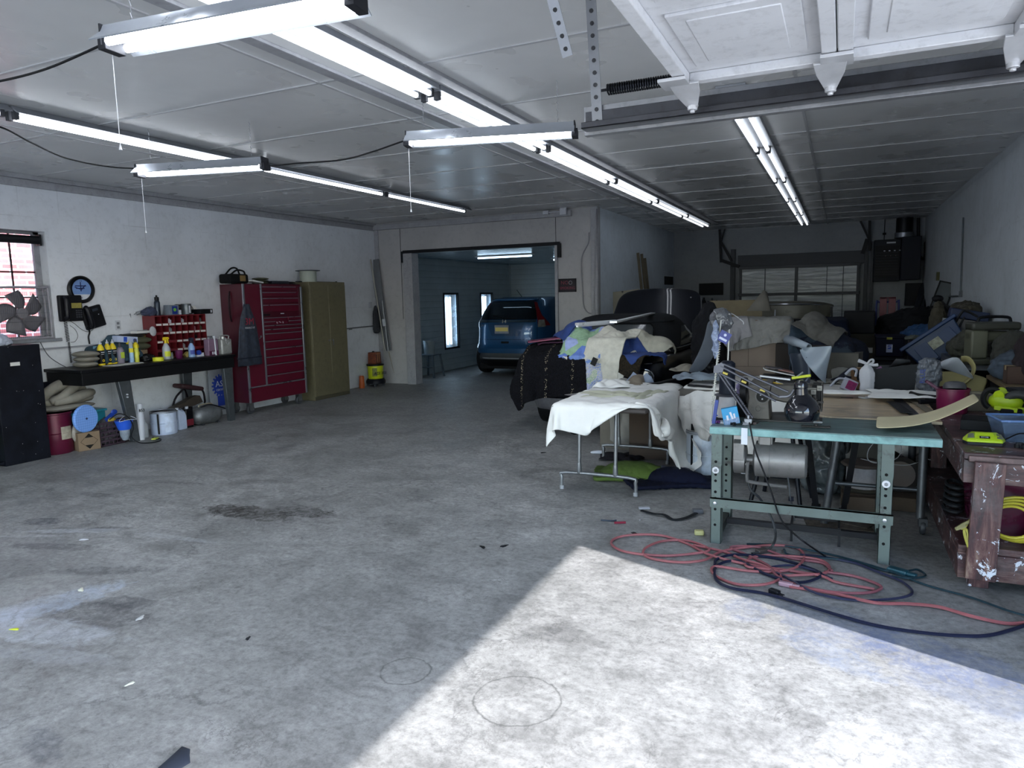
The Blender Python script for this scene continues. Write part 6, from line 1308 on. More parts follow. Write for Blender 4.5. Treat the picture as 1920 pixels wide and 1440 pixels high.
def perf(x, y, z1, flip=1, w=.062):
    l = part('leg', MB().bx(x-w/2,x+w/2,y-.002,y+.002,0,z1).bx(x-flip*w/2-.002,x-flip*w/2+.002,y,y+.05,0,z1) if False else MB().bx(x-w/2,x+w/2,y-.003,y,0,z1*.72).bx(x-w/2+.003,x+w/2-.003,y-.001,y+.002,z1*.3,z1).bx(x+w/2*(1 if flip>0 else 1)-.003,x+w/2,y-.003,y+.075,0,z1).bx(x-w/2,x-w/2+.003,y-.003,y+.03,0,z1), MGG, st_, world=True)
    for z in (.44,.40,.33,.29,.22,.12,.52): part('hole', MB().cyl((x-.004,y-.0045,z),(x-.004,y-.002,z),.0085,n=12), M('050608',.8), st_, world=True)
    return l
WSH = M('c9ccd2', .3, .7)
for x, fl in ((-.665,1),(.262,1)):
    perf(x, 4.335, TZ-.048, fl); 
    part('washer', MB().cyl((x-.004,4.325,.468),(x-.004,4.3325,.468),.021,n=20), WSH, st_, world=True); part('bolt', MB().cyl((x-.004,4.316,.468),(x-.004,4.326,.468),.010,n=6), STEEL, st_, world=True)
    part('bolt', MB().lathe([(.012,0),(.010,-.006),(.001,-.008)],12,o=(x-.004,4.318,.262),axis='Y'), WSH, st_, world=True)
    perf(x, 4.78, TZ-.048, fl)
    part('side_rail', MB().bx(x-.02,x+.02,4.34,4.78,.02,.07), M('2e302f',.6), st_, world=True)
part('crossbar', MB().bx(-.70,.30,4.319,4.326,.235,.295).bx(-.70,.30,4.319,4.345,.288,.295), MGG, st_, world=True)
part('bottom_bar', MB().bx(-.67,.27,4.66,4.70,.03,.065), M('26262a',.6), st_, world=True, bevel=.003)
part('treadle', MB().beam((-.24,4.70,.115),(.03,4.70,.115),.012,.018).beam((-.24,4.55,.10),(.03,4.55,.10),.012,.018).beam((-.24,4.55,.1),(-.24,4.70,.115),.012,.03).beam((.03,4.55,.1),(.03,4.70,.115),.012,.03).bx(-.245,-.23,4.54,4.55,.0,.11).bx(.025,.04,4.54,4.55,0,.11), M('1d1d20',.5), st_, world=True)
part('treadle_rod', MB().cyl((-.225,4.62,.11),(-.245,4.55,.27),.004,n=8).cyl((-.245,4.55,.24),(-.265,4.50,.43),.005,n=8), STEEL, st_, world=True)
part('rod_clamp', MB().box((-.245,4.55,.27),(.03,.02,.025)).box((-.225,4.60,.17),(.022,.02,.035)), M('161722',.5), st_, world=True)
# clutch motor
mo = thing('clutch_motor', 'grey cylindrical clutch motor slung beneath the teal sewing table', 'motor', (-.35,4.56,.38))
MG = M('82807f', .4, .45, var=.12, dirt=.35)
yb = 4.56; zm = .545-.02
x_ = lambda px: at(px, 865, Y=4.50).x
xa, xb, xc, xd = x_(1416), x_(1441), x_(1500), x_(1513)
zc = at(1470,867,Y=4.5).z; rr_ = .112
part('housing', MB().lathe([(.001,xa-.015),(.07,xa-.015),(rr_,xa),(rr_,xb),(rr_+.003,xb),(rr_+.003,xb+.006),(rr_-.002,xb+.008),(rr_-.004,xc-.03),(rr_-.006,xc-.03),(rr_-.008,xd-.01),(rr_-.02,xd),(.001,xd)],40,o=(0,4.56,zc),axis='X'), MG, mo, world=True)
part('clutch_drum', MB().lathe([(.001,x_(1375)),(.082,x_(1375)),(.090,x_(1376)),(.090,x_(1397)),(.075,x_(1398)),(.035,x_(1399)),(.035,x_(1416))],32,o=(0,4.55,zc-.01),axis='X'), MG, mo, world=True)
part('drum_guard', MB().prism([(-.092,0),(-.095,.11),(-.06,.13),(-.055,.08),(.0,.06),(.0,0)],x_(1376),x_(1396),m=Matrix.Translation((0,4.55,zc)) @ frame((0,0,0),(0,1,0),(1,0,0))), MG, mo, world=True, bevel=.003)
part('mounting_bracket', MB().bx(x_(1420),x_(1427),4.52,4.60,zc+.08,TZ-.05).bx(x_(1441),x_(1447),4.52,4.60,zc+.08,TZ-.05).bx(x_(1423),x_(1444),4.50,4.60,zc+.10,zc+.15).bx(x_(1414),x_(1465),4.50,4.62,TZ-.062,TZ-.049), MG, mo, world=True, bevel=.003)
part('lever_arm', MB().tube([(x_(1404),4.45,zc-.0),(x_(1403),4.45,zc-.105),(x_(1412),4.45,zc-.128),(x_(1478),4.45,zc-.140)],.021,8,sm=5,flat=.5), MG, mo, world=True)
for px in (1414,1424,1434): part('slot', MB().box((x_(px),4.438,zc-.13),(.02,.003,.006)), M('0a0a0c',.8), mo, world=True)
part('bolt', MB().cyl((x_(1401),4.48,zc-.02),(x_(1401),4.46,zc-.02),.008,n=8), STEEL, mo, world=True); part('bolt', MB().cyl((x_(1390),4.5,zc-.09),(x_(1405),4.5,zc-.09),.005), STEEL, mo, world=True)
# sewing machine
sm = thing('sewing_machine', 'dark industrial sewing machine head on the teal table', 'sewing machine', (-.2,4.66,TZ))
SMM = M('4f4b46', .45, .3, var=.35, sc=9, dirt=.4)
X_ = lambda px, Y=4.66: at(px, 740, Y=Y).x
Z_ = lambda py, Y=4.66, px=1450: at(px, py, Y=Y).z
xl, xr = X_(1404), X_(1444); xn = X_(1543)
part('bed', MB().bx(xl-.02,xn+.0,4.58,4.78,TZ,TZ+.012), M('3a3a3a',.45,.3), sm, world=True, bevel=.003)
part('column', MB().loft([[(xl-.005,4.58,TZ+.01),(xr+.01,4.58,TZ+.01),(xr+.01,4.75,TZ+.01),(xl-.005,4.75,TZ+.01)],[(xl+.005,4.60,Z_(745)),(xr,4.60,Z_(745)),(xr,4.74,Z_(745)),(xl+.005,4.74,Z_(745))],[(xl,4.59,Z_(722)),(xr+.01,4.59,Z_(722)),(xr+.01,4.74,Z_(722)),(xl,4.74,Z_(722))],[(xl+.02,4.61,Z_(713)),(xr+.02,4.61,Z_(713)),(xr+.02,4.73,Z_(713)),(xl+.02,4.73,Z_(713))]]), SMM, sm, world=True, bevel=.008, seg=3)
za, zb = Z_(752), Z_(719)
part('arm', MB().loft([[(x,4.61+e*.0,za+ (1-e)*.0-k*.02),(x,4.73,za-k*.02),(x,4.73,zb),(x,4.61,zb)] for x,e,k in ((xr-.02,0,-1.2),(X_(1470),0,0),(X_(1510),0,.3),(xn-.01,0,.6))]), SMM, sm, world=True, bevel=.01, seg=3)
part('face_plate', MB().bx(xn-.06,xn,4.60,4.74,Z_(765),zb+.005), M('1a1a1b',.4,.5,var=.5,sc=30), sm, world=True, bevel=.004)
part('balance_wheel', MB().lathe([(.02,-.02),(.085,-.018),(.09,0),(.085,.018),(.02,.02)],30,o=(xl-.03,4.67,Z_(735)),axis='X'), M('17171a',.4,.4), sm, world=True)
part('access_ring', MB().lathe([(.036,0),(.046,0),(.046,-.012),(.036,-.012)],28,o=(X_(1432),4.585,Z_(741)),axis='Y',caps=False), M('4a4846',.4,.4), sm, world=True)
part('access_hole', MB().cyl((X_(1432),4.584,Z_(741)),(X_(1432),4.578,Z_(741)),.036,n=28), M('050505',.5), sm, world=True)
for dx, dz in ((-.01,.01),(.015,.005),(-.0,-.015)): part('screw', MB().cyl((X_(1432)+dx,4.578,Z_(741)+dz),(X_(1432)+dx,4.572,Z_(741)+dz),.005,n=8), STEEL, sm, world=True)
part('seal', MB().text('DURKOPP',.018,frame((X_(1424),4.588,Z_(764)),(1,0,0),(0,-1,0)),.001).tube([(X_(1424)+.016*math.cos(a),4.588,Z_(764)+.016*math.sin(a)) for a in np.linspace(0,6.28,14)],.002,4), M('6b6862',.5), sm, world=True)
mb = MB()
for i, (px, z) in enumerate(((1508,Z_(728)),(1526,Z_(729)),(1537,Z_(722)))): mb.box((X_(px),4.585,z),(.03,.03,.032)); mb.cyl((X_(px),4.57,z),(X_(px),4.56,z),.005,n=8)
mb.bx(X_(1500),X_(1532),4.59,4.60,Z_(727),Z_(722))
part('tension_assembly', mb, M('77756f',.4,.6,dirt=.5), sm, world=True, bevel=.003)
mb = MB().cyl((X_(1536),4.60,TZ+.02),(X_(1536),4.60,Z_(755)),.006).cyl((X_(1530),4.60,TZ+.06),(X_(1530),4.60,Z_(735)),.005).cyl((X_(1541),4.60,Z_(760)),(X_(1541),4.60,Z_(712)),.005).beam((X_(1525),4.60,Z_(748)),(X_(1545),4.60,Z_(748)),.012,.012).beam((X_(1520),4.60,Z_(757)),(X_(1533),4.60,Z_(752)),.01,.014).box((X_(1536),4.6,TZ+.022),(.02,.05,.008))
for k in range(5): mb.box((X_(1528+k*3),4.595,Z_(738+k*6)),(.012,.014,.014),rot('Y',20*k))
part('needle_bar', mb, M('3f3d3b',.35,.7,dirt=.5), sm, world=True)
part('presser_foot', MB().box((X_(1536),4.59,TZ+.014),(.05,.03,.01)), STEEL, sm, world=True)
# items lying on machine / table clutter
solo('knee_plate', 'dark oblong metal plate at the foot of the sewing machine', 'plate', MB().bx(-.08,.08,-.02,.02,0,.010).cyl((0,0,.008),(0,0,.02),.012,n=10), M('383634',.4,.5), at_=(X_(1540)-.02,4.47,TZ+.001), rz=2, bevel=.003)
# ---- angle-poise lamp
la = thing('work_lamp', 'black swing-arm work lamp with a glossy dome shade clamped to the sewing table', 'lamp', tuple(at(1405,790,Z=TZ)))
LB = M('4a4b54', .35, .5, var=.1); YL = 4.42
def L_(px, py, Y=YL): return at(px, py, Y=Y)
a0 = L_(1404,783,4.45); a1 = L_(1342,692,4.42); a1b = L_(1350,686,4.42); a2 = L_(1462,744,4.40); a2b = L_(1480,738,4.4)
part('clamp', MB().box(tuple(L_(1403,789,4.44)),(.045,.04,.03)).cyl(tuple(L_(1403,790,4.44)),tuple(L_(1403,778,4.44)),.008), M('8c8e94',.35,.7), la, world=True, bevel=.003)
for k, d in enumerate((0,.022)):
    part('lower_arm', MB().tube([a0+Vector((d,0,0)), a1+Vector((d*.9,0,0))],.007,6), LB, la, world=True); 
part('spring', MB().tube([(L_(1408,780,4.44).lerp(L_(1368,722,4.42), k/80)+Vector((.007*math.cos(k*1.3),.007*math.sin(k*1.3),0))) for k in range(80)],.0022,4), LB, la, world=True)
part('elbow_plate', MB().prism([(-.035,-.02),(.02,-.03),(.04,.01),(.03,.03),(-.02,.02)],-.006,.006,m=frame(a1+Vector((.015,0,.005)),(1,0,.3),(0,-1,0))), M('55565e',.35,.6), la, world=True)
for d in (0,1):
    part('upper_arm', MB().tube([a1b+Vector((.02*d,0,.012*d)), L_(1478 if d else 1462, 735 if d else 745, 4.38)],.007,6), LB, la, world=True)
part('upper_arm', MB().tube([L_(1350,700,4.42), L_(1455,752,4.39)],.007,6), LB, la, world=True)
for k in range(3): q_ = L_(1360+k*35,700+k*16,4.41); part('yellow_tape', MB().box(tuple(q_),(.03,.014,.012),rot('Y',22)), M('b3a24a',.6), la, world=True)
hc = L_(1502,770,4.40); ax = Vector((.05,0,1)).normalized()
F = frame(L_(1504,786,4.36),(1,0,0),(-.06,-.02,1)) @ Matrix.Scale(1.18,4)
old = MB(); old.M = F
S_ = .30
old.lathe([(.071,.0),(.083,.03),(.082,.055),(.066,.09),(.045,.115),(.032,.125),(.030,.155),(.033,.158),(.033,.172),(.028,.186),(.014,.194),(.001,.195)],40,caps=False)
part('shade', old, M('0b0d16',.14,.1,var=.1,coat=1), la, world=True)
old = MB(); old.M = F; old.lathe([(.070,.001),(.079,.03),(.062,.088),(.04,.11),(.001,.11)],36,caps=False)
part('shade_lining', old, M('b9bbc0',.3,.3), la, world=True)
old = MB(); old.M = F; old.ell((0,0,.045),(.03,.03,.04)); part('bulb', old, WHT, la, world=True)
part('swivel', MB().tube([L_(1462,744,4.38), L_(1480,742,4.37), F @ Vector((-.03,0,.15))],.008,6,sm=3), M('6d6e76',.35,.6), la, world=True)
cable('power_cable', [tuple(L_(1405,792,4.30)), tuple(L_(1415,840,4.29)), tuple(L_(1430,880,4.30)), tuple(L_(1447,925,4.29)), tuple(L_(1465,975,4.29)),tuple(at(1500,1010,Z=.15)),tuple(at(1550,1045,Z=.01))], .005, 'thin black lamp cord falling in front of the clutch motor', BLK, 'cord')
solo('paper_tag', 'white paper tag hanging from the front edge of the teal table', 'tag', MB().bx(-.018,.018,-.001,.001,-.10,0), WHT, at_=(at(1396,792,Y=4.31).x,4.312,TZ+.002), rx=-1)
# thread stand
tsd = thing('thread_stand', 'thin metal thread stand with white spiral rods rising from the left of the sewing table', 'thread stand', tuple(at(1345,778,Z=TZ)))
bs = at(1338,775,Y=4.50)
part('rod', MB().cyl(tuple(at(1333,790,Y=4.44)), tuple(at(1352,600,Y=4.6)), .0045), M('b9b9b4',.35,.4), tsd, world=True)
P = []; A_ = at(1336,760,Y=4.46); B_ = at(1351,625,Y=4.58)
for k in range(170): P.append(A_.lerp(B_, k/169)+Vector((.007*math.cos(k*1.1),.007*math.sin(k*1.1),0)))
part('spiral_cord', MB().tube(P,.0028,5), M('bdbcb4',.6), tsd, world=True)
part('rod', MB().cyl(tuple(at(1364,702,Y=4.7)), tuple(at(1368,592,Y=4.7)), .005), M('b9b9b4',.35,.4), tsd, world=True)
part('thread_guide', MB().tube([at(1368,592,Y=4.7),at(1372,588,Y=4.7),at(1392,602,Y=4.68),at(1394,608,Y=4.68)],.0035,6,sm=4).tube([at(1352,601,Y=4.6),at(1372,590,Y=4.7)],.0035,6).ell(tuple(at(1368,592,Y=4.7)),(.008,.008,.008)), M('c0c2c6',.3,.5), tsd, world=True)
rumple('plastic_bag', 'crumpled clear plastic bag caught on top of the thread stand', 'bag', tuple(at(1352,622,Y=4.66)), (.075,.05,.075), M('4d4f54',.18,var=.6,sc=30), seed=31, amp=.3, flat=False)
rumple('plastic_sleeve', 'clear plastic sleeve dangling from the thread stand', 'bag', tuple(at(1341,672,Y=4.55)), (.022,.015,.12), M('76829c',.15,var=.6,sc=40), seed=32, amp=.25, flat=False)
p = at(1358,632,Y=4.55); t = thing('needle_packet', 'small dark blue needle packet hanging on the thread stand', 'packet', tuple(p), ry=28); part('body', MB().bx(-.035,.035,-.004,.004,-.035,.035), M('1c2a78',.4), t); part('label', MB().bx(-.025,.025,-.0055,-.004,-.022,-.008).cyl((0,-.0045,.014),(0,-.0055,.014),.009,n=12), M('b5bcd4',.5), t)
# thread cones
def cone(px, py, Y, h, r, mat, label, cap=None):
    p = at(px, py, Y=Y); t = thing('thread_cone', label, 'thread cone', (p.x,p.y,TZ if p.z < TZ+.02 else p.z)); part('thread', MB().lathe([(r,0),(r*1.05,.02),(r*.8,h*.9),(r*.5,h)],24), mat, t); part('core', MB().lathe([(r*.3,h),(r*.25,h*1.15),(r*.15,h*1.15)],16), cap or WHT, t)
p = at(1363,745,Y=4.62)
t = thing('thread_cone', 'tall black thread cone standing on a flanged white spool', 'thread cone', (p.x,4.62,TZ)); 
part('thread', MB().lathe([(.052,.165),(.05,.17),(.048,.36),(.03,.375),(.001,.376)],28), M('0c1322',.55,var=.2,sc=80), t); part('flange', MB().lathe([(.001,.15),(.075,.15),(.078,.158),(.06,.164),(.001,.166)],28), M('3b3d44',.4), t); part('base_spool', MB().lathe([(.05,.0),(.055,.005),(.055,.145),(.05,.15)],24), M('a9a7ab',.5), t)
p = at(1391,745,Y=4.7); rumple('lilac_tissue', 'crumpled white and lilac tissue behind the thread cone', 'tissue', (p.x-.0,4.74,TZ+.14), (.045,.035,.055), M('9a92bd',.7,var=.5,sc=20), seed=41, amp=.3); carton('small_carton', 'small dark stack behind the thread cone carrying the tissue', (p.x,4.74,TZ), (.07,.07,.138), mat=M('1b1b1f',.6), tape=False)
p = at(1373,786,Y=4.42); t = thing('needle_box', 'bright cyan and white printed box leaning beside the lamp', 'box', (p.x-.0,4.42,TZ+.004), ry=-12, rz=10); part('body', MB().bx(-.048,.048,-.02,.02,0,.105), M('1d86b8',.4,var=.1), t, bevel=.002); part('print', MB().bx(-.045,.045,-.0212,-.02,.002,.04), M('6d86a8',.4,var=.5,sc=60), t); part('print', MB().box((-.02,-.021,.045),(.012,.002,.03)).box((.005,-.021,.055),(.012,.002,.045),rot('Y',-10)).box((.022,-.021,.05),(.01,.002,.03)), WHT, t)
t = thing('blue_marker', 'upright blue plastic tool at the left end of the teal table', 'tool', (at(1338,785,Y=4.42).x,4.42,TZ)); part('body', MB().beam((0,0,0),(.02,0,.15),.02,.02), M('16307e',.4), t); part('cap', MB().beam((.02,0,.15),(.022,0,.17),.016,.016), BLK, t)
rnd = random.Random(5)
for i, (px, py, c_, nm_) in enumerate(((1352,783,'1b3fae','bright blue plastic bobbin case left of the cyan box'),(1363,790,'14151a','black bobbin holder in front of the cyan box'),(1345,793,'5b2a6e','purple scrap at the left corner of the teal table'),(1358,795,'b0b2b8','silver bobbin at the front left of the teal table'),(1386,793,'1a1a1e','black spring clip at the front of the teal table'),(1400,797,'9a9aa0','silver screw by the lamp clamp'),(1375,797,'1c1c1f','dark bobbin behind the front edge below the cyan box'),(1415,796,'3c3230','rusty key right of the lamp clamp'),(1347,788,'2a2a2e','dark grey scissors handle at the table corner'))):
    mb = MB().box((0,0,.008),(.03+.01*rnd.random(),.018,.014),rot('Z',rnd.uniform(0,90))).cyl((.012,0,.006),(.03,.012,.012),.004,n=8).lathe([(.010,0),(.012,.004),(.006,.012),(.011,.018),(.001,.02)],12,o=(-.014,.006,0)); q_ = at(px,py,Z=TZ); solo('sewing_notion', nm_, 'sewing notion', mb, M(c_,.35,.2), at_=(q_.x,max(q_.y,4.35),TZ+.001), rz=rnd.uniform(0,180))
# cardboard sheet bridging table and bench
G = []
for i in range(15):
    s_ = i/14; px = 1642+s_*196; yb_ = 803-s_*52+18*math.sin(math.pi*s_)*.9; row = []
    a = at(px, yb_, Y=4.36+.30*s_); z = a.z
    for k in range(5): row.append((a.x+k*.004, a.y+k*.08, z+k*.004*(1-s_)))
    G.append(row)
for row in G:
    for k in range(5): row[k] = (row[k][0], row[k][1], max(row[k][2], TZ+.006 if row[k][0] < .52 else .70))
solo('cardboard_sheet', 'curved tan cardboard sheet bridging the teal table and the red workbench', 'cardboard', MB().grid(G), M('c9bf9c',.8,var=.08,sc=5), solid=.007, sub=1, sharp=180)
# ============================================================ RED WORKBENCH AT THE RIGHT
WX, WY, WZ2 = .585, 4.10, .722
n = N('red_weathered_wood'); v = n.mp((1,1,.16)); w_ = n.noise(26,6,.7,.6,vec=v); f = n.noise(4,6,.7); g = n.noise(9,5,.75,.8)
c = n.ramp(w_,[(.34,(.022,.014,.017)),(.5,(.070,.028,.030)),(.6,(.13,.07,.062)),(.72,(.25,.18,.14))])
c = n.mix(n.ramp(f,[(.5,0),(.68,.6)]), c, (.13,.12,.12)); c = n.mix(n.ramp(g,[(.60,0),(.61,.95)]), c, (.62,.66,.74)); n.bump(w_,.4,.004)
MRW = n.out(c, .45, spec=.4)
n = N('red_weathered_wood_h'); v = n.mp((.16,.3,1)); w_ = n.noise(26,6,.7,.6,vec=v); f = n.noise(4,6,.7); g = n.noise(9,5,.75,.8)
c = n.ramp(w_,[(.34,(.02,.013,.016)),(.5,(.058,.024,.027)),(.6,(.11,.06,.055)),(.72,(.21,.155,.13))])
c = n.mix(n.ramp(f,[(.5,0),(.7,.6)]), c, (.12,.11,.11)); c = n.mix(n.ramp(g,[(.60,0),(.61,.9)]), c, (.6,.64,.72)); n.bump(w_,.4,.004)
MRH = n.out(c, .42, spec=.45)
wb = thing('wooden_workbench', 'paint-spattered dark red wooden workbench at the right edge', 'workbench', (.98,5.2,0))
X1 = 1.42; Y1 = 5.98
part('worktop', MB().bx(WX,X1,WY,Y1,WZ2-.035,WZ2), MRH, wb, world=True, bevel=.005)
part('apron', MB().bx(WX+.002,X1,WY+.002,WY+.04,WZ2-.155,WZ2-.036), MRH, wb, world=True, bevel=.003)
part('apron', MB().bx(WX+.001,WX+.04,WY+.04,Y1,WZ2-.155,WZ2-.036), MRH, wb, world=True, bevel=.003)
part('edge_strip', MB().bx(WX+.02,X1,WY-.012,WY+.001,WZ2-.045,WZ2-.012), M('5b4a4a',.35,.3,var=.5,sc=20), wb, world=True, bevel=.005)
pa = at(1858,868,Y=WY-.03); pb = at(1828,1086,Y=WY-.03)
part('post', MB().beam((pb.x+.02,WY-.024,pb.z),(pa.x-.0,WY-.024,pa.z),.13,.038,up=(0,1,0)), MRW, wb, world=True, bevel=.003)
part('shelf', MB().bx(WX,X1,WY+.01,Y1,.20,.235), MRH, wb, world=True, bevel=.003)
part('shelf_rail', MB().bx(WX,X1,WY,WY+.04,.065,.20), MRH, wb, world=True, bevel=.003)
part('shelf_rail', MB().bx(WX,WX+.04,WY+.04,Y1,.065,.20), MRH, wb, world=True, bevel=.003)
for x, y in ((WX+.06,WY+.06),(WX+.06,Y1-.1),(X1-.1,Y1-.1)): part('leg', MB().bx(x,x+.09,y,y+.09,0,WZ2-.16 if y>5 else .07), MRW, wb, world=True, bevel=.003)
part('leg', MB().bx(WX+.05,WX+.14,Y1-.11,Y1-.02,.2,WZ2-.15), MRW, wb, world=True)
# magenta bin on the shelf
t = thing('storage_bin', 'glossy maroon plastic bin on the lower shelf of the red workbench', 'bin', (.98,4.50,.236)); MM = M('4c0a2c', .25, coat=.4)
part('body', MB().loft([[(-.29,-.19,0),(.34,-.19,0),(.34,.19,0),(-.29,.19,0)],[(-.32,-.22,.40),(.37,-.22,.40),(.37,.22,.40),(-.32,.22,.40)]]), MM, t, bevel=.012); part('rim', MB().bx(-.335,.385,-.235,.235,.34,.37), MM, t, bevel=.01)
YC = M('b3aa34', .4, var=.1)
mb = MB()
for k in range(4):
    rr2 = .085+.012*k; cxx = .80+.012*k; mb.tube([(cxx+rr2*1.15*math.cos(a), 4.135+.018*k+.02*math.sin(a*2), .375+rr2*.95*math.sin(a)) for a in np.linspace(.3*k,6.28+.3*k,26)], .0075, 7)
solo('yellow_cable', 'bright yellow electric cord coiled at the front of the lower shelf', 'cord', mb, YC)
cable('yellow_cable', [(.66,4.14,.38),(.62,4.10,.36),(.60,4.06,.345),(.585,4.05,.34),(.61,4.07,.33),(.62,4.07,.26),(.635,4.07,.215),(.625,4.065,.235),(.60,4.065,.33),(.64,4.11,.39)], .0065, 'yellow cord end hanging left of the red post', M('a9a24a',.5))
cable('grey_hose', [(.60,4.05,.355),(.56,4.02,.345),(.64,4.10,.372),(.74,4.13,.37)], .009, 'dull yellow hose end poking left past the red post', M('8f8a60',.6), 'hose')
for k in range(3):
    mb = MB(); mb.tube([(.73+.10*math.cos(a), 4.60+.07*k+.08*math.sin(a)*.4, .30+.04*k+.09*math.sin(a)+.09) for a in np.linspace(0,6.28,20)], .012, 6); solo('dark_hose', ('nearest','middle','farthest')[k]+' dark hose coil left of the maroon bin on the shelf', 'hose', mb, M('1f2122',.6), at_=None) if False else None
mb = MB()
for k in range(5): mb.tube([(.635+.045*math.cos(a)+.006*k, 4.75+.10*math.sin(a)+.03*k, .255+.028*k) for a in np.linspace(0,6.28,20)], .011, 6)
solo('coiled_hose', 'dark hose coiled on the lower shelf left of the maroon bin', 'hose', mb, M('24262a',.6))
rumple('plastic_bag', 'clear plastic wrap spilling over the lower shelf at the right edge', 'bag', (1.0,4.13,.236), (.10,.05,.11), M('63656c',.2,var=.5,sc=20), seed=51, amp=.3)
# ---- tools on the red workbench
GRN = M('a8c41c', .4, var=.08)
t = thing('battery_charger', 'lime green battery charger lettered RYOBI on the red workbench', 'charger', (.705,4.36,WZ2), s=.78); 
part('base', MB().prism([(-.10,-.07),(.10,-.07),(.125,0),(.11,.09),(-.08,.09),(-.12,0)],0,.022), M('23252a',.5), t, bevel=.004)
part('housing', MB().loft([[(-.102,-.072,.022),(.10,-.072,.022),(.127,0,.022),(.11,.088,.022),(-.08,.088,.022),(-.122,0,.022)],[(-.10,-.07,.036),(.10,-.07,.036),(.125,0,.036),(.108,.086,.036),(-.078,.086,.036),(-.12,0,.036)],[(-.075,-.03,.064),(.08,-.03,.064),(.095,.01,.068),(.085,.07,.072),(-.06,.07,.072),(-.09,.01,.066)]]), GRN, t, bevel=.005)
part('grip_pad', MB().loft([[(-.10,-.055,.047),(-.06,-.055,.050),(-.06,-.015,.072),(-.09,-.01,.068)],[(-.10,-.055,.050),(-.06,-.055,.053),(-.06,-.015,.075),(-.09,-.01,.071)]]), M('5c614e',.7), t); part('grip_pad', MB().loft([[(.07,-.055,.05),(.105,-.055,.047),(.10,-.0,.068),(.072,-.0,.072)],[(.07,-.055,.053),(.105,-.055,.050),(.10,-.0,.071),(.072,-.0,.075)]]), M('5c614e',.7), t)
part('raised_panel', MB().loft([[(-.055,-.066,.038),(.06,-.066,.038),(.055,.0,.074),(-.05,.0,.074)],[(-.055,-.07,.042),(.06,-.07,.042),(.055,.0,.079),(-.05,.0,.079)]]), GRN, t, bevel=.003)
Fq = frame((.0,-.052,.055),(1,0,0),(0,-.75,.9)); part('badge', MB().prism([(-.03,-.009),(.03,-.009),(.03,.009),(-.03,.009)],0,.002,m=Fq), BLK, t); part('lettering', MB().text('RYOBI',.015,Fq @ loc(0,0,.002),.0006), WHT, t)
t = thing('clear_tub', 'clear blue plastic tub of black tools on the red workbench', 'tub', (.945,4.56,WZ2), rz=8, s=.9)
n = N('clear_blue_plastic'); n.out((.35,.5,.78), .12, trans=.75, spec=.5, alpha=.75); MCB = n.m
w0, w1, d0, d1, hh = .155,.19,.10,.13,.13
def shellbox(x0,x1,y0,y1,h,th=.003):
    o0 = [(-x0,-y0,0),(x0,-y0,0),(x0,y0,0),(-x0,y0,0)]; o1 = [(-x1,-y1,h),(x1,-y1,h),(x1,y1,h),(-x1,y1,h)]; i1 = [(-x1+th,-y1+th,h),(x1-th,-y1+th,h),(x1-th,y1-th,h),(-x1+th,y1-th,h)]; i0 = [(-x0+th,-y0+th,th),(x0-th,-y0+th,th),(x0-th,y0-th,th),(-x0+th,y0-th,th)]
    return MB().loft([o0,o1,i1,i0])
part('tub_wall', shellbox(w0,w1,d0,d1,hh), MCB, t); rimp = [(-w1,-d1,hh),(w1,-d1,hh),(w1,d1,hh),(-w1,d1,hh)]; part('rim', MB().tube(rimp,.007,6,closed=True), M('5f7fb4',.25), t)
solo('tool_clutter', 'dark tools piled inside the clear blue tub', 'clutter', MB().box((-.02,0,.06),(.22,.11,.06),rot('Z',8)).box((.05,.03,.10),(.12,.06,.04),rot('Z',-20)).cyl((-.1,-.05,.05),(.1,-.04,.06),.02), M('101216',.5), at_=(.945,4.56,WZ2+.006), bevel=.006)
solo('red_clamp', 'bright red plastic clamp at the right edge of the red workbench', 'clamp', MB().beam((-.05,0,.03),(.10,0,.05),.02,.018).beam((-.03,0,.05),(-.03,0,.0),.015,.015).beam((.02,0,.05),(.0,0,.005),.015,.015), M('b8241c',.4), at_=(1.17,4.40,WZ2+.05)); solo('drill_case', 'black tool case under the red clamp', 'case', MB().bx(-.10,.12,-.07,.07,0,.05), M('0f1116',.5), at_=(1.19,4.41,WZ2), bevel=.01)
solo('battery_pack', 'black battery pack near the front right of the red workbench', 'battery', MB().bx(-.06,.10,-.05,.05,0,.045).bx(-.03,.07,-.035,.035,.045,.055), M('0b0d14',.5), at_=(1.04,4.22,WZ2), bevel=.006)
cable('power_cable', [(.86,4.34,WZ2+.01),(.88,4.25,WZ2+.02),(.92,4.18,WZ2+.012),(.965,4.10,WZ2+.012),(.99,4.075,WZ2-.02),(.985,4.07,WZ2-.10),(.975,4.07,WZ2-.14)], .004, 'black charger cord dropping over the front of the red workbench', BLK, 'cord'); 
cable('power_cable', [(.80,4.36,WZ2+.03),(.88,4.40,WZ2+.06),(.94,4.25,WZ2+.05),(.97,4.12,WZ2+.01),(.975,4.06,WZ2-.1),(.965,4.06,.45),(.97,4.06,.20),(.96,4.05,.06)], .004, 'long black cord hanging down the front of the red workbench to the shelf', BLK, 'cord')
for k in range(3): solo('wire_nut', ('left','middle','right')[k]+' one of three small dark parts beside the charger', 'part', MB().cyl((0,0,0),(0,0,.02),.014,n=10).box((.01,0,.02),(.03,.02,.015)), M('1b1c20',.4,.3), at_=(.845+.028*k,4.31-.015*k,WZ2), rz=40*k)
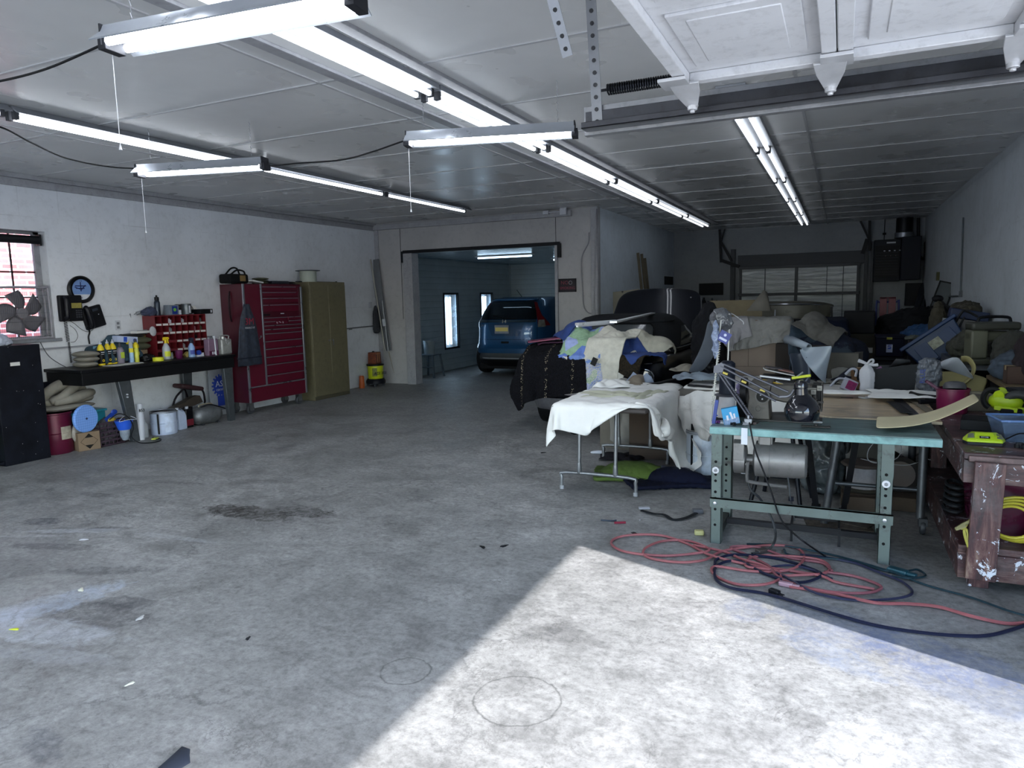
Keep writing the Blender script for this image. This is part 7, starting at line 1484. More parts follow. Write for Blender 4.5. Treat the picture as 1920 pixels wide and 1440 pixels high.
# magenta bucket
p = at(1787,765,Z=.735)
t = pail('plastic_bucket', 'magenta plastic bucket with a grey pot inside, right of the plywood top', (.69,5.42,WZ2), .165, .098, M('6a0d3c',.35,coat=.2), bail=False, taper=.9, mid=0)
part('handle_recess', MB().loft([[(.080,.0,.04),(.090,.03,.04)],[(.084,.0,.11),(.095,.03,.11)]],caps=False,ring_closed=False), MM, t)
solo('grey_pot', 'dark grey saucepan lid arched over the magenta bucket', 'pot', MB().lathe([(.068,0),(.068,.025),(.056,.045),(.03,.053),(.001,.055)],24), M('4a4a4e',.35,.3), at_=(.70,5.43,WZ2+.155), rx=-14)
solo('purple_stick', 'dark purple scraper handle leaning out of the magenta bucket', 'tool', MB().beam((0,0,0),(-.13,0,.09),.035,.02), M('4a0c34',.4), at_=(.66,5.40,WZ2+.12), bevel=.004)
# circular saw in lime and black
t = thing('cordless_saw', 'lime and black cordless power tool lying right of the magenta bucket', 'power tool', (1.0,5.40,WZ2), rz=-15, s=.88)
part('body', MB().ell((-.02,0,.10),(.11,.06,.075),n=18,h=8).box((.02,.02,.05),(.2,.1,.06),rot('Y',12)), GRN, t, bevel=.008)
part('motor_cap', MB().cyl((-.06,-.05,.15),(-.05,.02,.17),.035,n=20), M('b9d422',.4), t)
part('grip', MB().tube([(-.03,-.02,.12),(.04,-.03,.16),(.10,-.03,.15),(.17,-.02,.09),(.20,0,.03)],lambda q:.033-.008*q,12,sm=5), M('2e3032',.6), t)
part('guard', MB().tube([(-.10+.055*math.cos(a),-.03,.12+.07*math.sin(a)) for a in np.linspace(.6,4.4,16)],.020,8), M('101214',.5), t)
part('battery', MB().box((.02,-.05,.03),(.13,.07,.055),rot('Z',10)), M('0b0d14',.5), t, bevel=.008)
part('dust_chute', MB().beam((-.08,-.05,.06),(.06,-.07,.05),.03,.03), M('b9d422',.4), t)
for k, (px, py, m_, l_) in enumerate(((1830,742,M('8d8a72',.6,var=.5,sc=20),'pale grease tube between the bucket and the lime tool'),(1815,752,M('1b1f26',.5),'dark plier handles right of the magenta bucket'),(1845,757,M('101218',.5),'black socket wrench in front of the lime tool'),(1905,742,M('14161c',.5),'black drill chuck at the right edge behind the tub'),(1897,755,WHT2,'small white cap right of the lime tool'),(1913,722,YEL,'yellow plastic wedge at the right edge'),(1910,770,M('3c1a4c',.5),'purple strap end at the right edge above the tub'))):
    q_ = at(px,py,Z=WZ2+.02); y = min(q_.y,5.9); q_ = at(px,py,Y=min(max(y,4.6),5.6)); solo('bench_tool', l_, 'tool', MB().tube([(-.05,0,.015),(.0,.02,.02),(.06,-.01,.018)],lambda q: .014+.01*math.sin(3*q),8,sm=4).box((.05,0,.02),(.04,.03,.03),rot('Z',30)), m_, at_=(q_.x,q_.y,max(WZ2,q_.z-.02) if q_.z < WZ2+.12 else WZ2+.002), rz=37*k)
# dark clutter bed behind the tub
for k, (x, y, w, d, h, m_, l_) in enumerate(((.80,4.85,.26,.2,.06,M('15171c',.6),'flat black tray behind the charger'),(1.15,4.85,.3,.25,.10,M('1d1a1c',.6),'dark box behind the clear tub'),(.84,5.62,.2,.2,.11,M('6b655a',.7),'grey carton of parts behind the magenta bucket'),(1.2,5.5,.3,.3,.16,M('24262b',.6),'black case behind the lime tool'))):
    carton('parts_box', l_, (x,y,WZ2), (w,d,h), rz=k*9-10, mat=m_, tape=False, cat='box')
# cardboard under curved sheet / rulers on plywood
for k, (a, b, w, m_, l_) in enumerate((((1672,738),(1725,788),.062,M('3c3d42',.3,.3,var=.3),'wide dark steel ruler slanting across the plywood top'),((1692,736),(1748,775),.055,M('6b6455',.6,var=.2),'brown wooden ruler at the right edge of the plywood top'),((1672,753),(1700,774),.07,M('2b2c30',.4,.2,var=.8,sc=60),'short printed black rule on the plywood top'))):
    p = at(*a,Z=.752+.004*k); q_ = at(*b,Z=.752+.004*k); q_.x = min(q_.x,.6); q_ = p+(q_-p)*1.0
    solo('ruler', l_, 'ruler', MB().beam(p,q_,w,.003), m_)
solo('rubber_grip', 'black rubber handle, upper of two right of the plywood top', 'handle', MB().tube([at(1707,737,Z=.80),at(1725,742,Z=.79),at(1755,745,Z=.79)],.016,8,sm=4), M('0a0b0f',.5)); solo('rubber_grip', 'black rubber handle with white shaft, lower of two right of the plywood top', 'handle', MB().tube([at(1724,754,Z=.77),at(1757,752,Z=.775)],.017,8), M('0a0b0f',.5))
# ============================================================ HEAP ON THE CUTTING TABLE
T3c = T3+.02
A_ = at(1364,695,Y=7.0); B_ = at(1474,695,Y=7.0); bx_ = (A_.x+B_.x)/2; bw = B_.x-A_.x; zb_ = T3c
zt_ = at(1420,600,Y=7.0).z
t = carton('cardboard_box', 'big worn cardboard box on the cutting table, draped with a grey hide', (bx_+.02,7.22,zb_), (bw,.42,zt_-zb_), rz=2, mat=M('6a5e55',.85,var=.12,sc=4,bump=.15), tape=False)
part('fold_seam', MB().bx(-bw/2-.002,bw/2+.002,-.2125,-.2105,.085,.09).bx(-bw*.20,-bw*.20+.006,-.2125,-.2105,.09,zt_-zb_), M('4c433c',.85), t)
HID = M('6c6c6a', .7, var=.22, sc=5, bump=.2, bs=60)
G = sheet(bx_+.02,7.12,zt_+.015,bw*1.12,.70,32,28,rz=-5)
for i in range(32):
    u = i/31; k = 1-.30*u+.12*math.sin(5.5*u)
    for j in range(28):
        dy = G[j,i,1]-7.10
        if dy < -.08: G[j,i,1] = 7.10-.08+(dy+.08)*k
G = settle(G, boxes=[(bx_+.02,7.22,(zb_+zt_)/2,bw/2+.004,.214,(zt_-zb_)/2+.004,2)], steps=70, bend=.7, seed=8, floor=zb_)
cloth('leather_hide', G, HID, 'grey suede hide draped over the big cardboard box', 'hide', solid=.006)
solo('hide_scrap', 'pointed grey flap of hide standing up on the big cardboard box', 'hide', MB().add([(-.12,0,0),(.10,0,0),(.03,.03,.20),(.06,.05,.18),(.10,.06,0)],[(0,1,2),(1,4,3,2)]), M('55524c',.8), at_=tuple(at(1424,583,Y=7.2)), solid=.006)
G = settle(sheet(A_.x+.04,7.08,zt_+.04,.30,.50,16,22,rz=10), boxes=[(bx_+.02,7.22,(zb_+zt_)/2,bw/2+.02,.23,(zt_-zb_)/2+.012,2)], steps=70, bend=.7, seed=9, floor=zb_)
cloth('leather_strip', G, M('77767a',.6,var=.15), 'narrow lighter hide strip hanging over the left end of the box', 'hide', solid=.006)
carton('cardboard_box', 'flat brown carton beyond the raised hood, left of the vintage car', tuple(at(1380,578,Y=9.2)-Vector((0,0,.5))), (.62,.35,.6), rz=6, mat=M('6f6551',.85,var=.2,sc=6))
solo('storage_crate', 'dark crate stacked below the flat brown carton', 'crate', MB().bx(-.3,.3,-.2,.2,0,at(1380,578,Y=9.2).z-.505), M('15161a',.7), at_=(at(1380,578,Y=9.2).x,9.2,0), bevel=.01); 
rumple('dark_coat', 'black coat slumped left of the cardboard box', 'coat', (A_.x-.20,7.15,T3c), (.17,.2,.46), M('101116',.9,var=.4), seed=61, amp=.2)
solo('vinyl_strip', 'stiff grey vinyl strip curving up from the cutting table beside the black coat', 'vinyl', MB().grid([[tuple(at(px+dx, py, Y=6.45)+Vector((0,dy,0))) for dx, dy in ((0,0),(8+s_*9,.04),(16+s_*14,.1))] for px, py, s_ in ((1326,600,0),(1322,630,.6),(1312,655,1),(1300,680,1),(1286,700,.8))]), M('535963',.5), solid=.004, sub=2, sharp=180)
lump('vinyl_piece', 'pale blue vinyl offcut at the far left of the cutting table', tuple(at(1310,712,Z=T3c+.02)), .42, .3, 71, M('6f7a86',.5), 10, .05)
lump('cream_cloth', 'cream cloth lying behind the pale blue vinyl offcut', tuple(at(1300,704,Z=T3c+.02)+Vector((0,.35,0))), .5, .4, 72, M('8a857a',.85), -10, .06)
solo('vinyl_board', 'bent pale grey vinyl board standing at the left of the cutting table', 'vinyl', MB().add([tuple(at(1303,690,Y=6.6)),tuple(at(1312,697,Y=6.5)),tuple(at(1318,715,Y=6.45)),tuple(at(1300,700,Y=6.6)),tuple(at(1296,700,Y=6.6))],[(0,1,2,3,4)]), M('7f8b99',.5), solid=.006)
rumple('black_bag', 'black plastic bag sagging on the cutting table under the vinyl strip', 'bag', tuple(at(1322,706,Z=T3c)), (.12,.1,.10), M('0b0c11',.35), seed=62, amp=.25)
# vinyl rolls and dark fabric right of the box
VN = M('8d98a4', .35, var=.08, coat=.1)
def conesheet(name, label, a, b, ra, rb, mat, Y):
    return solo(name, label, 'vinyl roll', MB().tube([at(*a,Y=Y[0]),at(*b,Y=Y[1])],lambda q: ra+(rb-ra)*q,16,caps=False), mat, solid=.004)
conesheet('vinyl_roll', 'slim white vinyl roll pointing right beside the big box', (1478,637), (1517,650), .045, .022, VN, (6.9,6.5))
Gd = []
for i in range(12):
    s_ = i/11; px = 1498+57*s_; top = 652+ -4*s_; bot = 655+66*s_**.75
    row = []
    for k in range(12):
        v_ = k/11; P3 = at(px+(6*math.sin(3*v_+2*s_)), top+(bot-top)*v_, Y=6.42+.06*math.sin(5*s_+2*v_)); row.append(P3)
    Gd.append(row)
solo('vinyl_sheet', 'large pale vinyl sheet hanging from a tube into a triangular point', 'vinyl', MB().grid(Gd), VN, solid=.004, sub=1, sharp=180)
solo('cardboard_core', 'dark cardboard tube end holding the pale vinyl sheet', 'tube', MB().tube([at(1553,653,Y=6.40),at(1500,652,Y=6.95)],.026,16), M('2c2a2c',.7))
DN = M('1a2a38', .8, var=.3, bump=.2, bs=100)
DN2 = M('121726', .8, var=.3)
pc = at(1530,640,Y=7.1)
hb = [(pc.x-.02,7.05,T3c+.16,.33,.25,.17,0)]; hs = [(pc.x-.20,6.98,T3c+.30,.13,.15,.17),(pc.x-.02,7.06,T3c+.32,.10,.16,.22),(pc.x+.14,6.98,T3c+.28,.11,.12,.13),(pc.x+.30,7.05,T3c+.2,.1,.12,.12),(pc.x-.3,6.8,T3c+.15,.1,.1,.12)]
carton('stacked_carton', 'dark carton buried under the fabric heap on the cutting table', (pc.x-.02,7.05,T3c), (.62,.46,.32), mat=M('24201e',.8), tape=False)
G = settle(sheet(pc.x+.14,7.0,T3c+.62,.80,.85,30,30,rz=8), boxes=hb, balls=hs, steps=90, seed=21, floor=T3c)
cloth('navy_fabric', G, DN, 'dark teal fabric heaped right of the big cardboard box', 'fabric', solid=.008)
G = settle(sheet(pc.x+.22,6.82,T3c+.58,.62,.62,24,24,rz=40), boxes=hb, balls=[(b[0],b[1],b[2],b[3]+.03,b[4]+.03,b[5]+.03) for b in hs], steps=80, seed=22, floor=T3c)
cloth('black_fabric', G, DN2, 'near black fabric lying over the teal one', 'fabric', solid=.008)
G = settle(sheet(pc.x+.05,6.98,T3c+.72,.42,.42,18,18,rz=-20), boxes=hb, balls=[(b[0],b[1],b[2],b[3]+.05,b[4]+.05,b[5]+.05) for b in hs], steps=60, seed=23, floor=T3c)
cloth('grey_fabric', G, M('4b4a47',.85,var=.3), 'brown grey fabric scrap topmost on the dark heap', 'fabric', solid=.008)
solo('slate_vinyl', 'curved slate grey panel leaning in front of the dark fabric heap', 'panel', MB().grid([[tuple(at(px+8*math.sin(2.5*k/5), 662+62*k/5, Y=6.55-.0*k+.08*math.sin(j/5*3))) for j, px in enumerate(np.linspace(1478,1513,6))] for k in range(6)]), M('3d4452',.5), solid=.006, sub=1, sharp=180)
solo('piping_loop', 'pale welt cord curving down in front of the dark heap', 'welt', MB().tube([at(1512,670,Y=6.45),at(1517,695,Y=6.4),at(1513,712,Y=6.35),at(1497,722,Y=6.35)],.007,6,sm=6), M('6b7280',.5))
n_ = at(1585,690,Y=6.52)
G = settle(sheet(n_.x,6.62,T3c+.42,.34,.42,16,18,rz=-15), boxes=[(n_.x,6.85,T3c+.13,.13,.12,.13,-10)], steps=60, seed=24, floor=T3c, bend=.6)
cloth('grey_cushion_cover', G, M('83827e',.85,var=.15,bump=.3,bs=90), 'pale grey quilted cover standing right of the vinyl sheet', 'cover', solid=.012); carton('grey_block', 'block beneath the pale grey quilted cover', (n_.x,6.85,T3c), (.25,.23,.25), rz=-10, mat=M('55524c',.8), tape=False, cat='box')
solo('seat_belt_straps', 'black and white webbing straps bundled left of the white bag', 'straps', MB().tube([at(1563,718,Y=6.15),at(1583,700,Y=6.2),at(1600,690,Y=6.25),at(1608,700,Y=6.2),at(1612,712,Y=6.2)],.022,8,sm=5,flat=.5).tube([at(1560,712,Y=6.2),at(1580,706,Y=6.15),at(1596,708,Y=6.15)],.018,8,sm=5,flat=.5), M('0f1422',.6))
solo('webbing_strap', 'white webbing strap looped over the black straps', 'strap', MB().tube([at(1557,724,Y=6.12),at(1572,710,Y=6.12),at(1590,712,Y=6.12)],.018,8,sm=5,flat=.5).tube([at(1585,702,Y=6.12),at(1596,692,Y=6.14),at(1606,694,Y=6.14),at(1604,706,Y=6.13)],.010,6,sm=5), M('a5a8b4',.6))
p = at(1606,725,Y=6.2); carton('small_carton', 'small tan carton behind the white tied bag', (p.x,6.28,T3c), (.09,.1,.17), mat=M('7d5c40',.8))
p = at(1587,733,Y=6.1); t = thing('needle_case', 'white and magenta printed case leaning on the cutting table front', 'box', (p.x,6.08,T3c+.005), ry=24, rx=-30); part('body', MB().bx(-.055,.055,-.015,.015,0,.10), M('9a9aa4',.3), t, bevel=.003); part('label', MB().bx(-.02,.05,-.0165,-.015,.01,.085), M('7a1850',.4,var=.5,sc=50), t)
# white tied bag
p = at(1624,738,Y=6.08); WB = M('b9bac0',.6,var=.06)
t = thing('white_bag', 'slim white cloth bag tied at the top standing right of the plywood far edge', 'bag', (p.x,6.06,T3c), s=.84)
mb = MB(); rings = []
for z, w in ((0,.055),(.03,.062),(.09,.06),(.16,.068),(.21,.06),(.245,.032),(.26,.018)):
    rings.append([(w*(1+.10*math.sin(3*a+z*20))*math.cos(a)*.95, w*.6*(1+.12*math.sin(5*a+z*9))*math.sin(a), z) for a in np.linspace(0,2*math.pi,20,endpoint=False)])
creases(part('body', mb.loft(rings), WB, t, sub=2, sharp=180), .006, .05); part('knot', MB().ell((0,0,.265),(.022,.016,.016)).tube([(0,0,.265),(.02,-.01,.30),(.045,0,.305),(.045,0,.28),(.015,0,.262)],.010,8,sm=4), WB, t); part('tie_end', MB().tube([(0,0,.262),(-.045,-.01,.285),(-.075,0,.295)],lambda q:.012+.006*q,8), WB, t); part('tie_end', MB().tube([(0,0,.262),(.05,-.01,.255),(.085,0,.258)],lambda q:.010+.005*q,8), WB, t)
p = at(1668,733,Y=6.3); t = thing('open_box', 'dark grey open-topped box right of the white bag', 'box', (p.x,6.32,T3c+.0), rz=4); w = .155
part('side_panel', MB().prism([(-w,.0),(w,.0),(w+.02,.215),(-w-.02,.165)],0,.006,m=frame((0,-.12,0),(1,0,0),(0,-1,0))), M('27292c',.6), t)
part('side_panel', MB().bx(-w-.003,-w+.003,-.12,.12,0,.165), M('2c2e31',.6), t); part('side_panel', MB().bx(w-.003,w+.003,-.12,.12,0,.20), M('2c2e31',.6), t); part('bottom', MB().bx(-w,w,-.12,.12,0,.006), M('2c2e31',.6), t); part('back_panel', MB().bx(-w,w,.114,.12,0,.18), M('2c2e31',.6), t)
part('flap', MB().add([(.0,.10,.16),(w,.10,.20),(w-.02,.0,.235),(.04,.02,.24)],[(0,1,2,3)]), M('34363a',.6), t, solid=.005)
t = thing('pink_packet', 'pink clamshell packet poking up out of the dark grey box', 'packet', tuple(at(1657,708,Y=6.30)), ry=-32); part('body', MB().bx(-.03,.03,-.012,.012,-.03,.09), M('8c5f8c',.3), t, bevel=.004); part('label', MB().ell((0,-.013,.04),(.018,.003,.02)), M('c9b8cc',.3), t)
lump('white_paper_sheet', 'white sheet spread on the cutting table behind the plywood top', tuple(at(1700,742,Z=T3c+.02)), .5, .42, 73, WCL, 5, .02)
lump('white_paper_sheet', 'white cloth along the front of the cutting table left of the white bag', tuple(at(1570,738,Z=T3c+.02)), .42, .16, 74, WCL, 5, .015)
# white vinyl and cream foam at the right of the cutting table
FO = M('9c9365', .8, var=.12, sc=5)
Gd = [[tuple(at(1728+18*i-(3*j), 718-12*math.sin(i/7*2.6)+(j-2)*9+i*2.2, Y=6.55-.02*i+.15*(4-j)/4)) for j in range(5)] for i in range(8)]
solo('foam_sheet', 'cream yellow foam sheet curling up behind the magenta bucket', 'foam sheet', MB().grid(Gd), FO, solid=.02, sub=1, sharp=180)
solo('sheet_crate', 'dark crate under the cream foam sheet', 'crate', MB().bx(.66,1.08,6.15,6.95,0,.70), M('101114',.6), bevel=.01)
solo('foam_ring', 'curled end of cream foam standing right of the white vinyl', 'foam sheet', MB().tube([at(1800,722,Y=6.5),at(1818,710,Y=6.5),at(1826,690,Y=6.52),at(1816,674,Y=6.55),at(1802,673,Y=6.56)],.035,10,sm=5,flat=.35), FO)
Gd = []
for i in range(10):
    s_ = i/9; row = []
    for k in range(8):
        v_ = k/7; px = 1757+s_*68; top = 682-13*math.sin(min(1,s_*1.8)*1.57)+max(0,s_-.6)*95; bot = 688+s_*20+max(0,s_-.3)*4; row.append(at(px, top+(max(bot,top+4)-top)*v_, Y=6.42-.05*math.sin(3*s_+2*v_)))
    Gd.append(row)
solo('white_vinyl', 'white vinyl sheet folded to a point above the cream foam', 'vinyl', MB().grid(Gd), M('a3a9b2',.4), solid=.005, sub=1, sharp=180)
solo('white_vinyl', 'folded white vinyl end with a dark underside left of the cream foam', 'vinyl', MB().tube([at(1722,690,Y=6.5),at(1735,680,Y=6.5),at(1752,684,Y=6.44),at(1757,690,Y=6.45)],.045,8,sm=5,flat=.45), M('9a9ca0',.5))
t = thing('printed_bag', 'grey and white printed plastic bag behind the magenta bucket', 'bag', tuple(at(1740,735,Y=6.2)-Vector((0,0,0)))); q_ = at(1740,735,Y=6.2)
t.location = (q_.x,6.2,WZ2+.03)
mb = MB(); rings = []
for z, w in ((0,.05),(.05,.07),(.12,.075),(.2,.07),(.26,.06)): rings.append([(w*(1+.12*math.sin(4*a+z*12))*math.cos(a), w*.5*math.sin(a), z) for a in np.linspace(0,2*math.pi,18,endpoint=False)])
creases(part('body', mb.loft(rings), M('5e636c',.3,var=.5,sc=18), t, sub=3, sharp=180), .018, .05); part('lettering', MB().text('BLUE',.05,frame((-.045,-.042,.13),(0,0,1),(0,-1,0)),.001), M('1c3f9c',.5), t)
# papers and scissors beside the sewing machine
t = thing('magazine_stack', 'glossy magazines and papers stacked at the cutting table edge below the big box', 'papers', tuple(at(1460,704,Y=6.2)), rz=10)
part('magazine', MB().box((0,0,.0),(.24,.16,.008),rot('Y',12)), PAPER, t); part('cover', MB().box((.05,0,.012),(.12,.15,.008),rot('Y',12)), M('7a4a42',.4,var=.4,sc=25), t); part('cover', MB().box((-.04,0,.035),(.13,.14,.006),rot('Y',8)), M('2e2833',.35,var=.9,sc=40), t)
bpy.data.objects[t.name].location.z = T3c+.13
carton('parts_box', 'low dark box carrying the glossy magazines', (t.location.x,t.location.y+.02,T3c), (.26,.2,.10), mat=M('1c1a1d',.6,var=.6,sc=30), tape=False, cat='box')
for k, (a, b, r_, m_, l_) in enumerate((((1425,705),(1482,712),.007,M('b9bbc0',.3,.6),'silver scissors blade on the sewing machine'),((1430,712),(1470,722),.005,M('b3952f',.5),'brass yellow rod lying over the machine head'),((1485,709),(1520,704),.009,M('c3cc2e',.5),'lime marker lying behind the lamp'),((1492,708),(1505,698),.005,M('9b9ea6',.3,.6),'thin silver rod leaning behind the lamp'),((1290,722),(1335,726),.012,M('101116',.5),'black tool handle at the left of the cutting table'),((1455,716),(1475,724),.006,M('c0c2c8',.3,.5),'small silver tweezers on the machine head'))):
    solo('hand_tool', l_, 'tool', MB().tube([at(*a,Y=4.66 if k not in (4,) else 6.1),at(*b,Y=4.64 if k not in (4,) else 6.05)],r_,6), m_)
# ============================================================ FAR RIGHT: BACK OF THE ROOM
def boxat(name, label, px0, py0, px1, py1, Y, d, mat, cat='box', z0=None, bevel=.01, **k):
    a = at(px0,py0,Y=Y); b = at(px1,py1,Y=Y); zlo = min(a.z,b.z) if z0 is None else z0
    return solo(name, label, cat, MB().bx(a.x,b.x,Y,Y+d,zlo,max(a.z,b.z)), mat, bevel=bevel, **k)
DK = M('0a0c13', .55)
boxat('speaker_cabinet', 'black box stacked on cartons in front of the rear garage door', 1583,584,1640,625, 10.6,.45, DK, 'cabinet')
zc_ = at(1600,625,Y=10.6).z
a = at(1592,627,Y=10.55); b = at(1640,690,Y=10.55)
t = carton('cardboard_box', 'tall brown carton with two white labels under the black box', ((a.x+b.x)/2,10.8,0), (b.x-a.x,.48,zc_-.005), mat=M('38342c',.85,var=.15), tape=False)
part('label', MB().bx(-.15,-.06,-.243,-.241,zc_-.22,zc_-.12), PAPER, t); part('label', MB().bx(.07,.13,-.243,-.241,zc_-.26,zc_-.19), PAPER, t)
G = settle(sheet(-.12,10.25,1.25,.55,1.3,16,30,rz=8), boxes=[(-.35,10.6,.58,.42,.9,.58,0)], steps=70, seed=63)
cloth('navy_cover', G, M('10182c',.85,var=.3), 'dark navy cover hanging over the right fender of the vintage car', 'cover', solid=.012)
# hand truck
t = thing('hand_truck', 'red and blue hand truck standing by the rear wall', 'hand truck', (.575,11.4,0)); ry_ = 11.4; z1 = at(1663,557,Y=ry_).z; xl_ = at(1650,590,Y=ry_).x; xr_ = at(1677,590,Y=ry_).x
HR = M('5a0d22',.45); HB = M('18265e',.45)
for x in (xl_+.035,xr_-.035): part('red_rail', MB().bx(x-.045,x+.045,ry_-.02,ry_+.01,.25,z1), HR, t, world=True, bevel=.004)
part('top_bar', MB().bx(xl_,xr_,ry_-.02,ry_+.01,z1-.02,z1), HR, t, world=True)
part('blue_frame', MB().tube([(xl_-.05,ry_,.2),(xl_-.05,ry_,z1-.14),(xl_-.03,ry_,z1-.08),(xl_,ry_,z1-.07),(xr_,ry_,z1-.07),(xr_+.03,ry_,z1-.08),(xr_+.05,ry_,z1-.14),(xr_+.05,ry_,.2)],.014,8,sm=3), HB, t, world=True)
part('chain', MB().tube([((xl_+xr_)/2,ry_-.01,z1-.3),((xl_+xr_)/2+.01,ry_-.01,.3)],.012,6), STEEL, t, world=True); part('toe_plate', MB().bx(xl_-.05,xr_+.05,ry_-.2,ry_,.02,.03), HB, t, world=True)
for x in (xl_-.1,xr_+.1): part('wheel', MB().cyl((x-.03,ry_+.08,.13),(x+.03,ry_+.08,.13),.13,n=20), BLK, t, world=True)
# totes
a = at(1642,630,Y=9.9); b = at(1700,670,Y=9.9)
NB = M('0d1026', .5)
t = thing('storage_tote', 'dark navy tote with a white and blue GM sticker on top of a black one', 'tote', ((a.x+b.x)/2,10.1,b.z)); w = (b.x-a.x)/2; h = a.z-b.z
part('body', MB().loft([[(-w*.88,-.16,0),(w*.88,-.16,0),(w*.88,.2,0),(-w*.88,.2,0)],[(-w*.97,-.19,h*.9),(w*.97,-.19,h*.9),(w*.97,.22,h*.9),(-w*.97,.22,h*.9)]]), NB, t, bevel=.01); part('lid', MB().bx(-w,w,-.21,.24,h*.9,h), NB, t, bevel=.008); part('latch', MB().bx(-w*.3,w*.05,-.215,-.20,h*.84,h*.94), M('8f8f2c',.5), t); part('label', MB().bx(-w*.3,w*.1,-.186,-.182,h*.22,h*.6), M('9aa4c4',.5), t); part('emblem', MB().bx(-w*.2,w*.0,-.19,-.186,h*.38,h*.58), M('1a3fae',.4), t); part('lettering', MB().text('GM',.05,frame((-w*.10,-.192,h*.49),(1,0,0),(0,-1,0)),.001), WHT, t)
t = thing('storage_tote', 'black tote at the bottom of the stack under the GM stickered one', 'tote', ((a.x+b.x)/2,10.1,0)); part('body', MB().bx(-w*.95,w*.95,-.2,.22,0,b.z-.04), M('08090f',.5), t, bevel=.01); part('lid', MB().bx(-w*1.02,w*1.02,-.22,.24,b.z-.045,b.z-.002), M('0c0e16',.5), t, bevel=.008)
boxat('black_bin', 'tall black bin between the stacked totes and the tilted blue tote', 1702,637,1726,700, 9.3,.4, M('07080d',.5), 'bin', z0=0)
rumple('foam_scrap', 'pale scrap lying on the tall black bin', 'scrap', tuple(at(1712,637,Y=9.45)), (.09,.07,.035), M('5d625c',.8), seed=64)
q_ = at(1725,640,Y=10.9)
rumple('black_tarp', 'long black tarpaulin bundle lying behind the totes', 'tarp', (at(1735,640,Y=10.7).x,10.9,.78), (.62,.35,.36), M('07090f',.7,var=.4), seed=65, amp=.08)
boxat('black_cabinet', 'black low cabinet below the tarpaulin bundle', 1700,640,1775,700, 10.7,.5, M('06070c',.6), 'cabinet', z0=0)
# tilted blue tote
p = at(1762,652,Y=8.6)
t = thing('storage_tote', 'blue plastic tote lying tilted with a pale label', 'tote', (p.x,8.75,p.z-.0), ry=-38, rx=-14); BT = M('17345f', .4, var=.1)
part('body', MB().loft([[(-.24,-.15,-.14),(.24,-.15,-.14),(.24,.15,-.14),(-.24,.15,-.14)],[(-.28,-.20,.15),(.28,-.20,.15),(.28,.20,.15),(-.28,.20,.15)]]), BT, t, bevel=.012)
part('rim', MB().bx(-.31,.31,-.23,.23,.13,.17), BT, t, bevel=.01); part('rib', MB().bx(-.20,-.06,-.19,-.165,-.12,.10).bx(.06,.20,-.19,-.165,-.12,.10), BT, t, bevel=.005); part('label', MB().box((.0,-.192,.02),(.12,.004,.10),rot('X',-8)), M('a5a795',.6,var=.5,sc=25), t)
boxat('tool_chest', 'dark chest the tilted blue tote leans on', 1722,690,1800,740, 8.5,.5, M('0b0c10',.6), 'chest', z0=0)
# heater box on rear wall
hx0, hx1 = at(1637,490,Y=YB-.05).x, at(1686,490,Y=YB-.05).x
t = thing('heater_unit', 'dark wall-hung heater cabinet with louvres and a side duct in the rear corner', 'heater', ((hx0+hx1)/2,YB-.3,1.70)); z0, z1 = at(1650,528,Y=16).z, at(1650,449,Y=16).z
part('case', MB().bx(hx0,hx1,YB-.38,YB-.02,z0,z1), M('161b22',.5), t, world=True, bevel=.01); part('grille', MB().bx(hx0+.02,hx1-.02,YB-.40,YB-.38,z0+.1,z1-.12), M('07080c',.5), t, world=True)
part('louvre', MB(), DK, t) if False else None
mb = MB()
for k in range(9): mb.bx(hx0+.04,hx1-.04,YB-.415,YB-.40,z0+.13+k*.055,z0+.15+k*.055)
part('louvres', mb, M('10131a',.4), t, world=True)['kind'] = 'stuff'
for k in range(4): part('indicator', MB().bx(hx0+.17+k*.09,hx0+.20+k*.09,YB-.412,YB-.40,z1-.235,z1-.215), M('b9bdc8',.3), t, world=True)
for k in range(4): part('switch', MB().bx(hx0+.20+k*.09,hx0+.215+k*.09,YB-.412,YB-.40,z1-.33,z1-.315), M('5a4a4c',.4), t, world=True)
part('side_box', MB().bx(hx1,hx1+.34,YB-.55,YB-.05,z0+.02,z1+.03), M('0a1020',.5), t, world=True, bevel=.01)
part('nameplate', MB().bx(hx0+.22,hx0+.38,YB-.39,YB-.38,z1-.08,z1-.05), STEEL, t, world=True)
t = thing('flue_duct', 'round metal flue rising from the heater to the ceiling', 'duct', (hx1+.05,YB-.3,z1)); part('pipe', MB().cyl((0,0,.04),(0,0,CH-z1-.002),.15,n=24), M('15171c',.4,.4), t); part('collar', MB().lathe([(.12,-.0),(.17,.03),(.17,.12),(.15,.13)],24), M('7c8088',.3,.7), t); part('hanger', MB().cyl((-.35,.0,-.02),(-.35,.0,CH-z1-.002),.008).lathe([(.03,.1),(.03,.14)],10,o=(-.35,0,0)), DK, t)
boxat('breaker_panel', 'dark electrical breaker panel on the rear wall below the heater duct', 1698,531,1732,573, YB-.13,.12, M('0c0f1a',.5), 'electrical panel')
P16 = lambda x, y: at(x, y, Y=YB-.15)
solo('corner_pipes', 'dark pipes running down the rear right corner', 'pipes', MB().cyl(P16(1722,402),P16(1722,480),.03).cyl(P16(1741,405),P16(1737,520),.03).tube([P16(1722,478),P16(1728,484),P16(1735,482),P16(1736,456),P16(1741,452)],.03,8,sm=3).tube([P16(1738,476),P16(1750,490),P16(1750,510),P16(1744,526)],.012,6,sm=5), M('10131a',.5))
